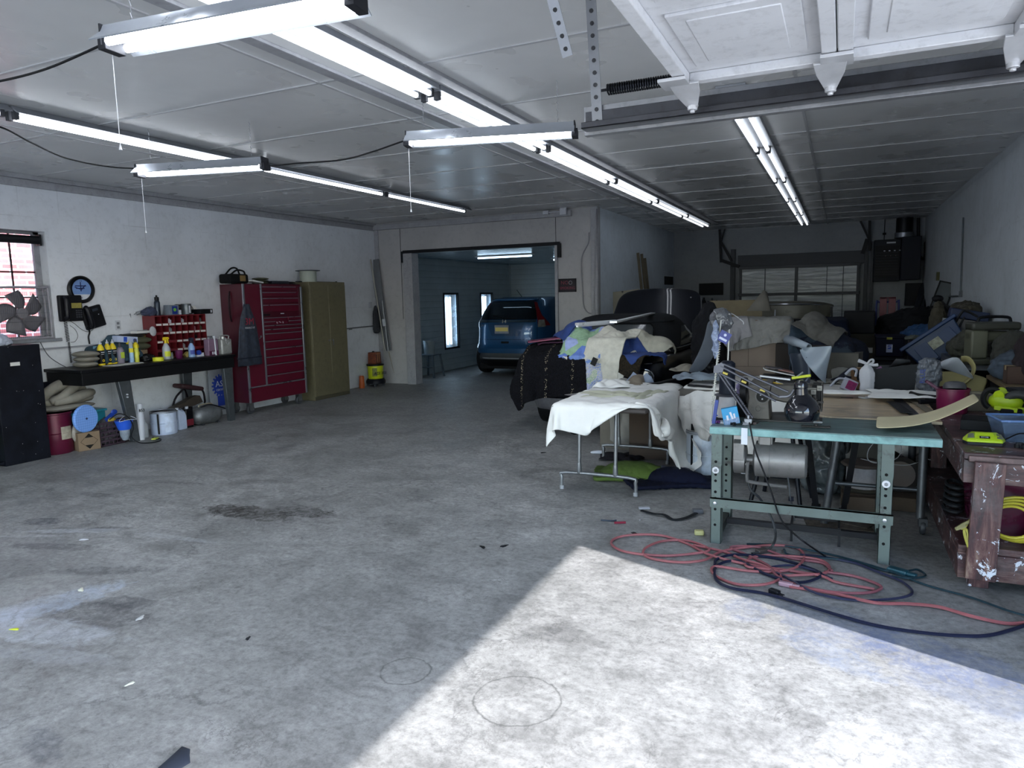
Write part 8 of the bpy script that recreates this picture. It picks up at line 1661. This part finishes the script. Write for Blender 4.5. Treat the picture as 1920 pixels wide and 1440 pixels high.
for k, (a, b, m_, l_) in enumerate((((1712,600),(1732,534),M('2a2f38',.5),'thickest dark pipe leaning in the rear right corner'),((1722,600),(1736,545),M('6a6f78',.3,.6),'shiny metal tube leaning in the rear right corner'),((1733,600),(1742,530),M('14161c',.5),'black rod leaning in the rear right corner'))):
    A1 = at(*b,Y=YB-.2); B1 = at(*a,Y=YB-1.2); B1.z = B1.z; d = (B1-A1); B2 = A1+d*((A1.z)/(A1.z-B1.z)); solo('leaning_pipe', l_, 'pipe', MB().cyl(A1,(B2.x,B2.y,.01),.05 if k == 0 else .035), m_)
# long channel frame leaning on right wall
A1 = at(1777,530,X=XR-.04); B1 = at(1742,612,Y=A1.y-.2)
d = (A1-B1); ln = A1+ (B1-A1)*((A1.z-.4)/(A1.z-B1.z))
t = thing('leaning_channel', 'long narrow black framed panel leaning on the right wall', 'frame', (ln.x,ln.y,ln.z)); F = frame(A1, (B1-A1), (-.25,-1,.2)); L = (ln-A1).length
mb = MB(); mb.M = F; mb.box((L/2,.10,0),(L,.02,.03)).box((L/2,-.10,0),(L,.02,.03)).box((0,0,0),(.02,.22,.03)).box((L,0,0),(.02,.22,.03)); part('frame_rail', mb, DK, t, world=True); mb = MB(); mb.M = F; mb.box((L/2,0,0),(L,.19,.008)); part('panel', mb, M('4a5258',.6), t, world=True)
# wall conduit on right wall
solo('wall_conduit', 'thin conduit dropping down the right wall to a small box', 'conduit', MB().tube([at(1806,408,X=XR-.015),at(1801,548,X=XR-.015)],.011,6).box(tuple(at(1801,551,X=XR-.02)),(.03,.08,.08)).tube([at(1798,555,X=XR-.02),at(1768,556,X=XR-.02)],.012,6), M('5c646c',.5))
solo('wall_outlet_box', 'small olive outlet box on the right wall near the corner', 'outlet', MB().bx(-.04,0,-.05,.05,-.07,.07), M('4a4a2a',.6), at_=tuple(at(1761,518,X=XR-.002)))
# door operator arms at the left of the rear door and track arm at right
solo('operator_bracket', 'dark steel angle arms hanging at the left of the rear garage door', 'door arm', MB().beam(P16(1349,416),P16(1352,492),.05,.05,up=(0,1,0)).beam(P16(1364,412),P16(1352,455),.03,.03,up=(0,1,0)).beam(P16(1353,455),P16(1372,490),.05,.04,up=(0,1,0)).beam(P16(1352,488),P16(1386,500),.07,.07,up=(0,1,0)), M('0e1016',.5))
solo('operator_bracket', 'dark steel angle arms at the right of the rear garage door', 'door arm', MB().beam(P16(1609,405),P16(1630,450),.04,.04,up=(0,1,0)).beam(P16(1631,402),P16(1630,470),.05,.05,up=(0,1,0)).beam(P16(1626,448),P16(1617,476),.07,.05,up=(0,1,0)), M('0e1016',.5))
# shelf, shutter panel and bottles seen between the cars
t = thing('wall_shelf', 'dark shelf on the rear wall between the raised hood and the brown carton', 'shelf', (at(1330,585,Y=YB-.3).x,YB-.3,at(1330,585,Y=YB-.3).z)); x0_ = at(1306,583,Y=YB-.3).x; x1_ = at(1352,583,Y=YB-.3).x; zz_ = at(1330,583,Y=YB-.3).z
part('board', MB().bx(x0_,x1_,YB-.35,YB-.01,zz_-.05,zz_), DK, t, world=True); part('bracket', MB().bx(x0_+.1,x0_+.14,YB-.3,YB-.01,zz_-.4,zz_-.05), DK, t, world=True); part('bracket', MB().bx(x1_-.14,x1_-.1,YB-.3,YB-.01,zz_-.4,zz_-.05), DK, t, world=True); part('back_panel', MB().bx(x0_,x1_,YB-.03,YB-.01,zz_+.35,zz_+.62), DK, t, world=True)
for k, (px, h, m_, l_) in enumerate(((1311,.26,M('8d97a4',.4),'pale bottle at the left end of the rear shelf'),(1319,.30,M('14151b',.4),'tall black bottle second from the left on the rear shelf'),(1327,.22,M('1d2028',.4),'short dark bottle in the middle of the rear shelf'),(1334,.28,M('3c434e',.4),'grey bottle right of the middle on the rear shelf'),(1343,.24,M('20222a',.4),'dark bottle at the right end of the rear shelf'))):
    x = at(px,583,Y=YB-.25).x; solo('shelf_bottle', l_, 'bottle', MB().lathe([(.05,0),(.055,.01),(.055,h*.65),(.02,h*.85),(.02,h),(.001,h)],14), m_, at_=(x,YB-.2,zz_+.001), group=None)
t = thing('step_ladder', 'dim folding step ladder between the convertible and the black coat', 'ladder', tuple(at(1318,640,Y=13.5)-Vector((0,0,0)))); q_ = at(1318,640,Y=13.5); t.location = (q_.x,13.5,0)
for s_ in (-.2,.2):
    part('rail', MB().beam((s_,0,1.05),(s_*1.4,-.3,0),.04,.03), M('4c4f2c',.5), t); part('rail', MB().beam((s_,0,1.05),(s_*1.4,.35,0),.03,.03), M('3a3d44',.5), t)
for k in range(3): part('step', MB().box((0,-.05-.08*k,.85-.28*k),(.44,.1,.03)), M('3a3d44',.5), t)
part('top_cap', MB().box((0,0,1.06),(.46,.16,.04)), M('8a8c3c',.5), t)
# plywood and boards on the booth side wall
n = N('printed_plywood'); s = n.vor(9,'F1',vec=n.mp((1,1,.35))); c = n.ramp(s,[(.0,(.04,.035,.03)),(.14,(.05,.045,.04)),(.2,(.30,.28,.22))]); MPP = n.out(n.mix(1,c,n.ramp(n.noise(3,4),[(.3,.85),(.7,1.1)]),'MULTIPLY'), .8)
pA = at(1137,543,X=XP+.03); pB = at(1170,543,X=XP+.2)
solo('plywood_sheet', 'pale knotty plywood sheet leaning on the booth side wall', 'plywood', MB().loft([[(XP+.10,11.6,.01),(XP+.12,11.6,.01),(XP+.14,11.62,1.55),(XP+.02,11.5,1.62)],[(XP+.55,12.2,.01),(XP+.57,12.2,.01),(XP+.5,12.1,1.62),(XP+.40,12.1,1.63)]]), MPP) if False else solo('plywood_sheet', 'pale knotty plywood sheet leaning on the booth side wall', 'plywood', MB().beam((XP+.30,11.85,.01),(XP+.16,11.75,1.62),.55,.02,up=(.3,-1,0)), MPP)
for k, (px, py, y) in enumerate(((1195,474,13.3),(1202,476,13.55),(1208,484,13.8))):
    p = at(px,py,X=XP+.03); solo('wood_strip', 'thin wooden strip leaning on the booth side wall, '+('left','middle','right')[k]+' of three', 'wood strip', MB().beam((XP+.04,p.y,p.z),(XP+.25,p.y+.15,.01),.05,.018), M('6b6352',.8,var=.15))
a = at(1246,518,X=XP+.005); b = at(1258,534,X=XP+.005); solo('wall_vent', 'small dark square opening in the booth side wall', 'vent', MB().bx(XP,XP+.012,a.y,b.y+.2,b.z,a.z), M('0f141a',.6))
# ============================================================ RIGHT WALL CLUTTER
XW = 1.22
t = thing('wire_rack', 'low grey metal rack along the right wall', 'rack', (1.2,7.55,0)); RK = M('5d6166', .4, .5)
part('shelf', MB().bx(.96,1.44,6.9,8.5,.86,.875).bx(.96,.98,6.9,8.5,.82,.86), RK, t, world=True); part('shelf', MB().bx(.96,1.44,6.9,8.5,.35,.365), RK, t, world=True)
for x in (.97,1.42):
    for y in (6.92,7.7,8.47): part('post', MB().cyl((x,y,0),(x,y,.87),.014), RK, t, world=True)
t = thing('overlock_machine', 'olive grey portable sewing machine with a carry handle on the rack', 'sewing machine', (1.22,7.35,.876), rz=8); OG = M('4b4c40',.5,var=.2)
part('base', MB().bx(-.22,.22,-.12,.12,0,.05), OG, t, bevel=.01); part('column', MB().bx(-.20,-.07,-.1,.1,.05,.30), M('5e5f50',.5), t, bevel=.015); part('arm', MB().bx(-.2,.2,-.07,.07,.20,.29), OG, t, bevel=.02); part('lid', MB().bx(-.20,.17,-.11,.11,.30,.37), M('34352f',.5), t, bevel=.02); part('handle', MB().tube([(-.13,0,.37),(-.10,0,.41),(.09,0,.41),(.12,0,.37)],.013,8,sm=4), DK, t)
rumple('grey_cloth', 'dark grey cloth heaped right of the olive sewing machine', 'cloth', (1.30,6.98,.876), (.15,.2,.2), M('33342f',.85,var=.4), seed=66)
rumple('webbing_heap', 'tangle of olive webbing and tools at the left end of the rack', 'clutter', (1.2,8.1,.876), (.22,.35,.17), M('3f4038',.8,var=.8,sc=22,dirt=.6), seed=67, amp=.3)
q_ = at(1808,640,Y=8.9)
t = thing('printed_carton', 'white carton with a magenta printed band leaning by the right wall', 'cardboard box', (1.22,8.95,.90), ry=10); part('body', MB().bx(-.20,.20,-.12,.12,0,.30), M('7c7a7c',.6), t, bevel=.003); part('print', MB().bx(-.19,.19,-.122,-.12,.01,.13), M('5a1440',.5,var=.5,sc=14), t); part('print', MB().bx(-.05,.08,-.124,-.12,.13,.18), M('2a1a24',.5), t)
solo('storage_chest', 'dark chest under the printed carton', 'chest', MB().bx(.95,1.42,8.65,9.35,0,.895), M('0e1015',.6), bevel=.01)
solo('white_board', 'white panel standing at the left of the printed carton', 'panel', MB().box((0,0,.16),(.14,.02,.33),rot('Y',6)), M('8a8f96',.6), at_=(1.04,8.78,.90))
t = thing('folding_chair', 'grey folding chair frame leaning over the printed carton', 'chair', (1.18,8.9,.9)); part('frame', MB().tube([(-.22,-.14,-.05),(-.04,-.14,.36),(.02,-.14,.40),(.12,-.14,.34)],.012,8,sm=3).tube([(-.16,-.16,-.05),(.0,-.16,.34)],.010,8), M('2a2c30',.4,.4), t); part('strut', MB().cyl((-.1,-.15,.15),(.1,-.15,.05),.008), DK, t)
rumple('canvas_bag', 'brown canvas bag lying on top of the boxes by the right wall', 'bag', (1.24,9.1,1.20), (.17,.2,.13), M('3a372e',.85,var=.3,bump=.2), seed=68)
rumple('canvas_bag', 'upright brown sack with straps left of the canvas bag', 'bag', (1.0,9.3,.90), (.09,.10,.33), M('3f3b30',.85,var=.3,bump=.2), seed=69, amp=.1)
solo('tool_post', 'dark crutch shaped tool standing behind the brown sack', 'tool', MB().beam((.98,9.45,.0),(1.02,9.42,1.42),.03,.03).beam((1.02,9.42,1.42),(1.14,9.42,1.28),.025,.025).ell((1.0,9.42,1.43),(.06,.04,.04)), DK)
rumple('blue_tarp', 'bright blue tarpaulin folded behind the brown sack', 'tarp', (1.0,10.4,.85), (.3,.3,.16), M('1d4470',.6), seed=70); solo('low_cabinet', 'dark low cabinet under the blue tarpaulin', 'cabinet', MB().bx(.7,1.42,10.1,10.8,0,.848), DK, bevel=.01)
solo('blue_case', 'blue plastic case on top of the printed carton', 'case', MB().bx(-.18,.18,-.1,.1,0,.10), M('16274c',.5), at_=(1.24,9.0,1.205), ry=10, bevel=.01)
# jackets at the right edge above the red workbench
solo('rear_counter', 'plain wooden counter board behind the lime tool', 'counter', MB().bx(1.10,1.44,6.12,6.85,.80,.83).bx(1.10,1.44,6.12,6.15,.68,.80), M('6b5b42',.7,var=.15,sc=3), bevel=.004)
solo('counter_stand', 'dark stand under the wooden counter board', 'stand', MB().bx(1.12,1.42,6.2,6.8,0,.799), M('17181b',.7), bevel=.01)
rumple('brown_jacket', 'dark brown jacket piled on the counter at the right edge', 'jacket', (1.31,6.35,.831), (.12,.2,.28), M('2e272b',.9,var=.3), seed=81, amp=.12)
rumple('blue_jacket', 'blue grey jacket lying on the counter beside the brown one', 'jacket', (1.24,6.62,.831), (.16,.18,.14), M('3f4a58',.85,var=.4,sc=12), seed=82, amp=.2)
carton('cardboard_box', 'reddish brown carton on the counter left of the jackets', (1.19,6.30,.831), (.12,.14,.13), mat=M('4d3a32',.8))
# ============================================================ UNDER THE TABLES
t = pail('solvent_drum', 'ribbed white steel drum with a black stripe left of the sewing table', (-1.02,5.98,0), .40, .15, M('b8c0cc',.35,var=.12), rimmat=M('a3a8b0',.35,.4), lid=M('77797c',.4,.5,dirt=.5), mid=.5, taper=1.0, bail=False, cat='drum', rz=-60, tag_=[(-.5,.7,.12,.9,M('b9c5d6',.5,var=.3,sc=12))])
part('stripe', MB().bx(-.008,.008,-.158,-.145,.03,.37), BLK, t).rotation_euler.z = R(28)
solo('drum_bung', 'black cap on top of the white steel drum, left one', 'cap', MB().cyl((0,0,0),(0,0,.05),.025,n=12), BLK, at_=(-1.10,5.93,.401)); solo('lime_scrap', 'lime tape and papers on top of the white steel drum', 'scrap', MB().box((0,0,.012),(.14,.08,.02),rot('Z',10)), M('7c8250',.6,var=.5,sc=30), at_=(-1.02,5.92,.401))
t = thing('work_stool', 'black tubular stool standing behind the clutch motor', 'stool', (-.36,5.45,0)); TB = M('1c1e24', .35, .3)
for k in range(4):
    a = k*math.pi/2+.6; part('leg', MB().cyl((.10*math.cos(a),.10*math.sin(a),.60),(.25*math.cos(a),.25*math.sin(a),.0),.016,n=10), TB, t)
part('footring', MB().tube([(.19*math.cos(a),.19*math.sin(a),.22) for a in np.linspace(0,2*math.pi,28,endpoint=False)],.011,8,closed=True), TB, t); part('seat', MB().lathe([(.001,.60),(.15,.60),(.16,.62),(.15,.645),(.001,.65)],28), TB, t)
for (x, y) in ((-.15,5.3),(.12,5.25)):
    t = thing('trestle_leg', ('left','right')[x>0]+' slanted black trestle bar behind the sewing table', 'trestle', (x,y,0)); part('bar', MB().beam((-.06 if x<0 else .02,0,.70),(.03 if x<0 else -.06,.05,0),.04,.03), DK, t); part('foot', MB().box((.03 if x<0 else -.06,.05,.01),(.06,.06,.02)), DK, t)
rumple('plastic_bag', 'large clear plastic bag of foam under the cutting table', 'bag', (-.10,5.85,0), (.17,.22,.34), M('5c6468',.15,var=.5,sc=9), seed=91, amp=.14)
t = thing('flex_duct', 'ribbed grey flexible duct behind the plastic bag', 'duct', (-.02,6.25,.2)); mb = MB()
pr = []
for k in range(20): pr += [(.12,k*.018),(.135,k*.018+.009)]
part('hose', MB().lathe(pr,24,axis='Y'), M('3e4246',.4,.3), t)
# spools on a wooden block
woodD = M('4b3f34', .8, var=.25, sc=6)
solo('wood_block', 'thick wooden block under the thread spools beneath the plywood table', 'wood block', MB().bx(.04,.53,5.45,5.8,.0,.10), woodD, bevel=.006)
t = thing('welt_cord_spool', 'large spool of white cord lying under the plywood table', 'spool', (.185,5.60,.101)); part('thread', MB().lathe([(.11,.02),(.115,.03),(.115,.17),(.11,.18)],28), M('a5a3a6',.8,var=.15,sc=40,bump=.5,bs=120), t); part('flange', MB().lathe([(.001,.18),(.15,.18),(.155,.19),(.145,.2),(.001,.2)],12), M('4d4440',.8), t); part('flange', MB().lathe([(.001,0),(.15,0),(.155,.01),(.145,.02),(.001,.02)],12), M('3d3a30',.8), t)
t = thing('zipper_spool', 'dark cardboard reel standing on edge right of the white cord spool', 'spool', (.42,5.60,.101+.13)); part('flange', MB().lathe([(.03,-.0),(.13,0),(.13,.012),(.03,.012)],30,axis='Y'), M('2e2b2a',.8), t); part('thread', MB().lathe([(.03,.012),(.10,.012),(.10,.10),(.03,.10)],28,axis='Y'), M('4b4642',.8), t); part('flange', MB().lathe([(.03,-.012),(.095,-.012),(.095,-.0),(.03,0)],30,axis='Y'), M('6d6460',.8), t)
carton('parts_box', 'small grey box with a pale lid behind the white cord spool', (.22,5.84,.0), (.24,.14,.42), mat=M('4a4945',.8), tape=False, cat='box')
cable('thin_wire', [at(1640,828,Y=5.3),at(1628,845,Y=5.3),at(1628,862,Y=5.3),at(1645,868,Y=5.3),at(1680,860,Y=5.3),at(1690,842,Y=5.3),at(1685,826,Y=5.3)], .003, 'thin white wire looped beneath the plywood table', M('9a9ca0'), 'wire', n=5)
cable('thin_wire', [at(1614,860,Y=5.5),at(1650,868,Y=5.4),at(1700,872,Y=5.4),at(1735,862,Y=5.4),at(1745,862,Y=5.4)], .003, 'thin white wire stretched across beneath the plywood table', M('9a9ca0'), 'wire', n=5)
solo('wood_board', 'short worn board standing below the wooden block', 'board', MB().bx(.08,.27,5.28,5.30,0,.12), woodD, bevel=.003)
solo('torn_cardboard', 'torn cardboard pieces scattered on the floor below the spools', 'cardboard', MB().box((0,0,.004),(.4,.25,.006),rot('Z',10)).box((.12,.05,.009),(.2,.15,.005),rot('Z',-25)), M('5c554c',.85,var=.7,sc=25,dirt=.6), at_=(.02,5.0,.0))
solo('curled_strip', 'curled black and white plastic strip on the floor under the plywood table', 'strip', MB().grid([[(.08*math.cos(a)*(1+.25*a/6),.045*math.sin(a),z) for a in np.linspace(.6,4.4,16)] for z in (.0,.035)]), M('5e6472',.4,var=.5), at_=(.13,5.12,.002), solid=.003)
# cables from the clutch motor
cable('motor_cable', [at(1402,875,Y=4.55),at(1406,915,Y=4.55),at(1425,935,Y=4.55),at(1446,970,Y=4.5),at(1454,1000,Y=4.45),at(1450,1020,Z=.06),at(1438,1032,Z=.012),at(1410,1038,Z=.012)], .008, 'thick grey motor cable curving to the floor under the sewing table', M('2f3134',.6))
solo('cable_plug', 'small brown plug on the floor at the end of the motor cable', 'plug', MB().box((0,0,.012),(.07,.04,.024),rot('Z',50)).cyl((.03,.02,.01),(.08,.04,.01),.006), M('3e3634',.5), at_=tuple(at(1428,1036,Z=0)), bevel=.004)
# ============================================================ CORDS AND LITTER ON THE FLOOR
def fl(*pts, z=.009): return [at(x,y,Z=z+.0035*(i%3)) for i, (x,y) in enumerate(pts)]
PK = M('8f5054', .55, var=.25)
solo('extension_cable', 'long salmon pink extension cord lying in tangled loops on the floor', 'cord', MB().tube(smooth_path(fl((1640,1105),(1570,1092),(1540,1080),(1480,1070),(1400,1058),(1330,1040),(1290,1020),(1240,1004),(1185,1003),(1152,1010),(1148,1022),(1175,1035),(1240,1042),(1300,1038),(1330,1030),(1290,1014),(1240,1015),(1208,1030),(1215,1045),(1270,1054),(1320,1050),(1350,1035),(1385,1028),(1450,1022),(1495,1028),(1508,1045),(1490,1065),(1450,1072),(1400,1070),(1340,1062),(1340,1078),(1380,1095),(1430,1096),(1462,1085),(1455,1070),(1400,1062),(1410,1045),(1460,1042),(1530,1048),(1555,1062),(1545,1075),(1500,1078),(1465,1078),(1430,1060),(1390,1048),(1360,1035),(1300,1022)),7),.0078,7), PK)
solo('extension_cable', 'salmon pink cord running right from the tangle to the right edge', 'cord', MB().tube(smooth_path(fl((1545,1072),(1600,1080),(1645,1095),(1650,1105),(1620,1112),(1560,1110),(1500,1098),(1460,1082),(1440,1060),(1400,1040),(1370,1026),(1420,1026),(1480,1046),(1540,1055),(1560,1070)),7),.0078,7), M('7e4850',.55,var=.25))
cable('extension_cable', fl((1480,1100),(1560,1112),(1640,1130),(1700,1132),(1760,1138),(1820,1155),(1880,1168),(1915,1168),(1960,1160)), .0085, 'salmon pink cord end snaking off the right edge of the floor', PK, 'cord')
NV = M('161a30', .45, var=.15)
cable('extension_cable', fl((1340,1060),(1345,1048),(1380,1040),(1450,1046),(1510,1062),(1540,1078),(1500,1092),(1440,1078),(1385,1052),(1345,1060),(1342,1085),(1370,1102),(1430,1112),(1480,1125),(1560,1150),(1640,1172),(1720,1185),(1800,1192),(1860,1190),(1930,1170)), .0085, 'dark navy cord sweeping in a long curve along the sunlit edge', NV, 'cord')
cable('extension_cable', fl((1560,1085),(1520,1068),(1480,1060),(1440,1066),(1470,1080),(1530,1112),(1600,1125),(1660,1124),(1700,1118),(1710,1108),(1690,1090),(1640,1070),(1600,1055),(1540,1044),(1500,1040)), .007, 'navy cord looped under the pink tangle', M('232640',.45), 'cord')
TG = M('17303a', .45, var=.15)
cable('extension_cable', fl((1400,1020),(1460,1022),(1520,1032),(1580,1045),(1640,1062),(1680,1075),(1740,1098),(1820,1120),(1900,1148),(1960,1162)), .006, 'dark teal cord running below the sewing table to the right edge', TG, 'cord')
cable('extension_cable', fl((1470,1030),(1480,1040),(1540,1046),(1600,1052),(1650,1068),(1690,1072),(1720,1068),(1735,1080),(1705,1084),(1672,1080)), .006, 'dark teal cord looping at the foot of the right table leg', TG, 'cord')
solo('cord_connector', 'teal three-way cord connector on the floor by the right table leg', 'connector', MB().box((0,0,.016),(.10,.05,.03)).box((.07,0,.014),(.05,.035,.024)), M('1a4450',.4), at_=tuple(at(1683,1076,Z=0)), rz=-25, bevel=.006)
solo('cord_connector', 'translucent connector joining the pink cords', 'connector', MB().box((0,0,.014),(.07,.028,.024)).box((.05,0,.012),(.04,.022,.02)), M('a0808c',.3), at_=tuple(at(1473,1100,Z=0)), rz=-8, bevel=.005)
solo('cord_plug', 'black plug with metal prongs near the sunlit edge', 'plug', MB().box((0,0,.013),(.055,.03,.024)).cyl((.02,.006,.012),(.055,.006,.012),.003).cyl((.02,-.006,.012),(.055,-.006,.012),.003), M('17181e',.4), at_=tuple(at(1452,1114,Z=0)), rz=-30, bevel=.005)
solo('seat_belt', 'black webbing strap with white tags lying on the floor before the folding table', 'strap', MB().tube(smooth_path(fl((1203,957),(1225,963),(1245,965),(1262,974),(1285,971),(1306,962)),5),.016,6,flat=.3), M('1b1d21',.7))
solo('white_tag', 'white tag at the left end of the black floor strap', 'tag', MB().box((0,0,.006),(.08,.05,.004),rot('Z',20)), WHT, at_=tuple(at(1208,954,Z=0))); solo('belt_buckle', 'white ended buckle at the right end of the black floor strap', 'buckle', MB().box((0,0,.015),(.07,.05,.03)), M('5a5c62',.5), at_=tuple(at(1308,962,Z=0)), rz=20, bevel=.004)
solo('sponge', 'small yellow sponge on the floor left of the sewing table', 'sponge', MB().box((0,0,.016),(.06,.04,.032)), M('b3b07c',.9), at_=tuple(at(1311,1003,Z=0)), rz=15, bevel=.007)
solo('screwdriver', 'short maroon handled tool on the floor', 'tool', MB().tube([(-.04,-.02,.008),(.03,.015,.008)],.008,6), M('7a1630',.4), at_=tuple(at(1164,982,Z=0))); solo('pliers', 'small steel pliers on the floor beside the maroon tool', 'tool', MB().tube([(-.05,0,.006),(.02,.005,.006),(.05,.03,.006)],.006,6,sm=3), M('3c4654',.4,.4), at_=tuple(at(1140,978,Z=0)))
rnd = random.Random(77)
for k, (px, py, c_, sz, l_) in enumerate(((905,1026,'101114',.03,'black sliver left of the floor centre'),(945,1024,'14151a',.03,'thin dark wire scrap right of the black sliver'),(1018,849,'15161a',.03,'dark chip left of the folding table'),(152,1106,'d8d8c4',.03,'cream chip by the white paint stain'),(28,1180,'c3cc3a',.025,'lime chip at the left edge'),(244,1282,'c8ccc0',.022,'pale chip low on the left'),(325,1433,'1c2536',.09,'crumpled navy scrap at the bottom edge'),(263,1159,'b0b2b4',.03,'grey flake right of the white paint stain'),(156,1012,'b8bac0',.03,'white flake beside the long stain'),(465,1197,'202226',.02,'tiny dark crumb in the middle left'),(1200,975,'c4c6ca',.012,'white crumb below the floor strap'),(1190,1000,'1c1c20',.03,'bent dark wire above the pink cord'))):
    solo('floor_scrap', l_, 'scrap', MB().ell((0,0,.0),(sz,sz*.45,sz*.22),z0=0,n=9,h=3,fn=lambda t_,z_: 1+.3*math.sin(3*t_+k)), M(c_,.7), at_=tuple(at(px,py,Z=.001)), rz=rnd.uniform(0,180))

# ============================================================ GROUPS OF REPEATS
for nm_, g_ in dict(pull_chain='pull cords under the hanging lights', ruler='rulers on the plywood top', trim_rail='metal trim strips on the soft top', wood_strip='wooden strips on the booth side wall', leaning_pipe='pipes leaning in the rear right corner', shelf_bottle='bottles on the rear wall shelf', wire_nut='small parts beside the charger', floor_scrap='scraps of litter on the floor', sewing_notion='sewing notions on the teal table', bench_tool='small tools on the red workbench', hand_tool='tools lying around the sewing machine', extension_cable='extension cords tangled on the floor', small_part='loose parts in the red organizer', wall_phone='telephones on the left wall', paper_scrap='paper scraps beyond the white cloth', fabric_piece='fabric pieces on the white cloth', storage_tote='plastic storage totes', cardboard_box='cardboard boxes', rubber_grip='rubber handles by the plywood top', trestle_leg='black bars behind the sewing table', power_cable='black power cables', wall_conduit='conduits on the walls', folded_cushion='folded cushions by the organizer', operator_bracket='angle arms beside the rear garage door', parts_box='boxes of parts', thin_wire='thin wires beneath the plywood table').items():
    for o in SC.objects:
        if o.parent is None and o.name.split('.')[0] == nm_ and 'group' not in o and 'category' in o: o['group'] = g_
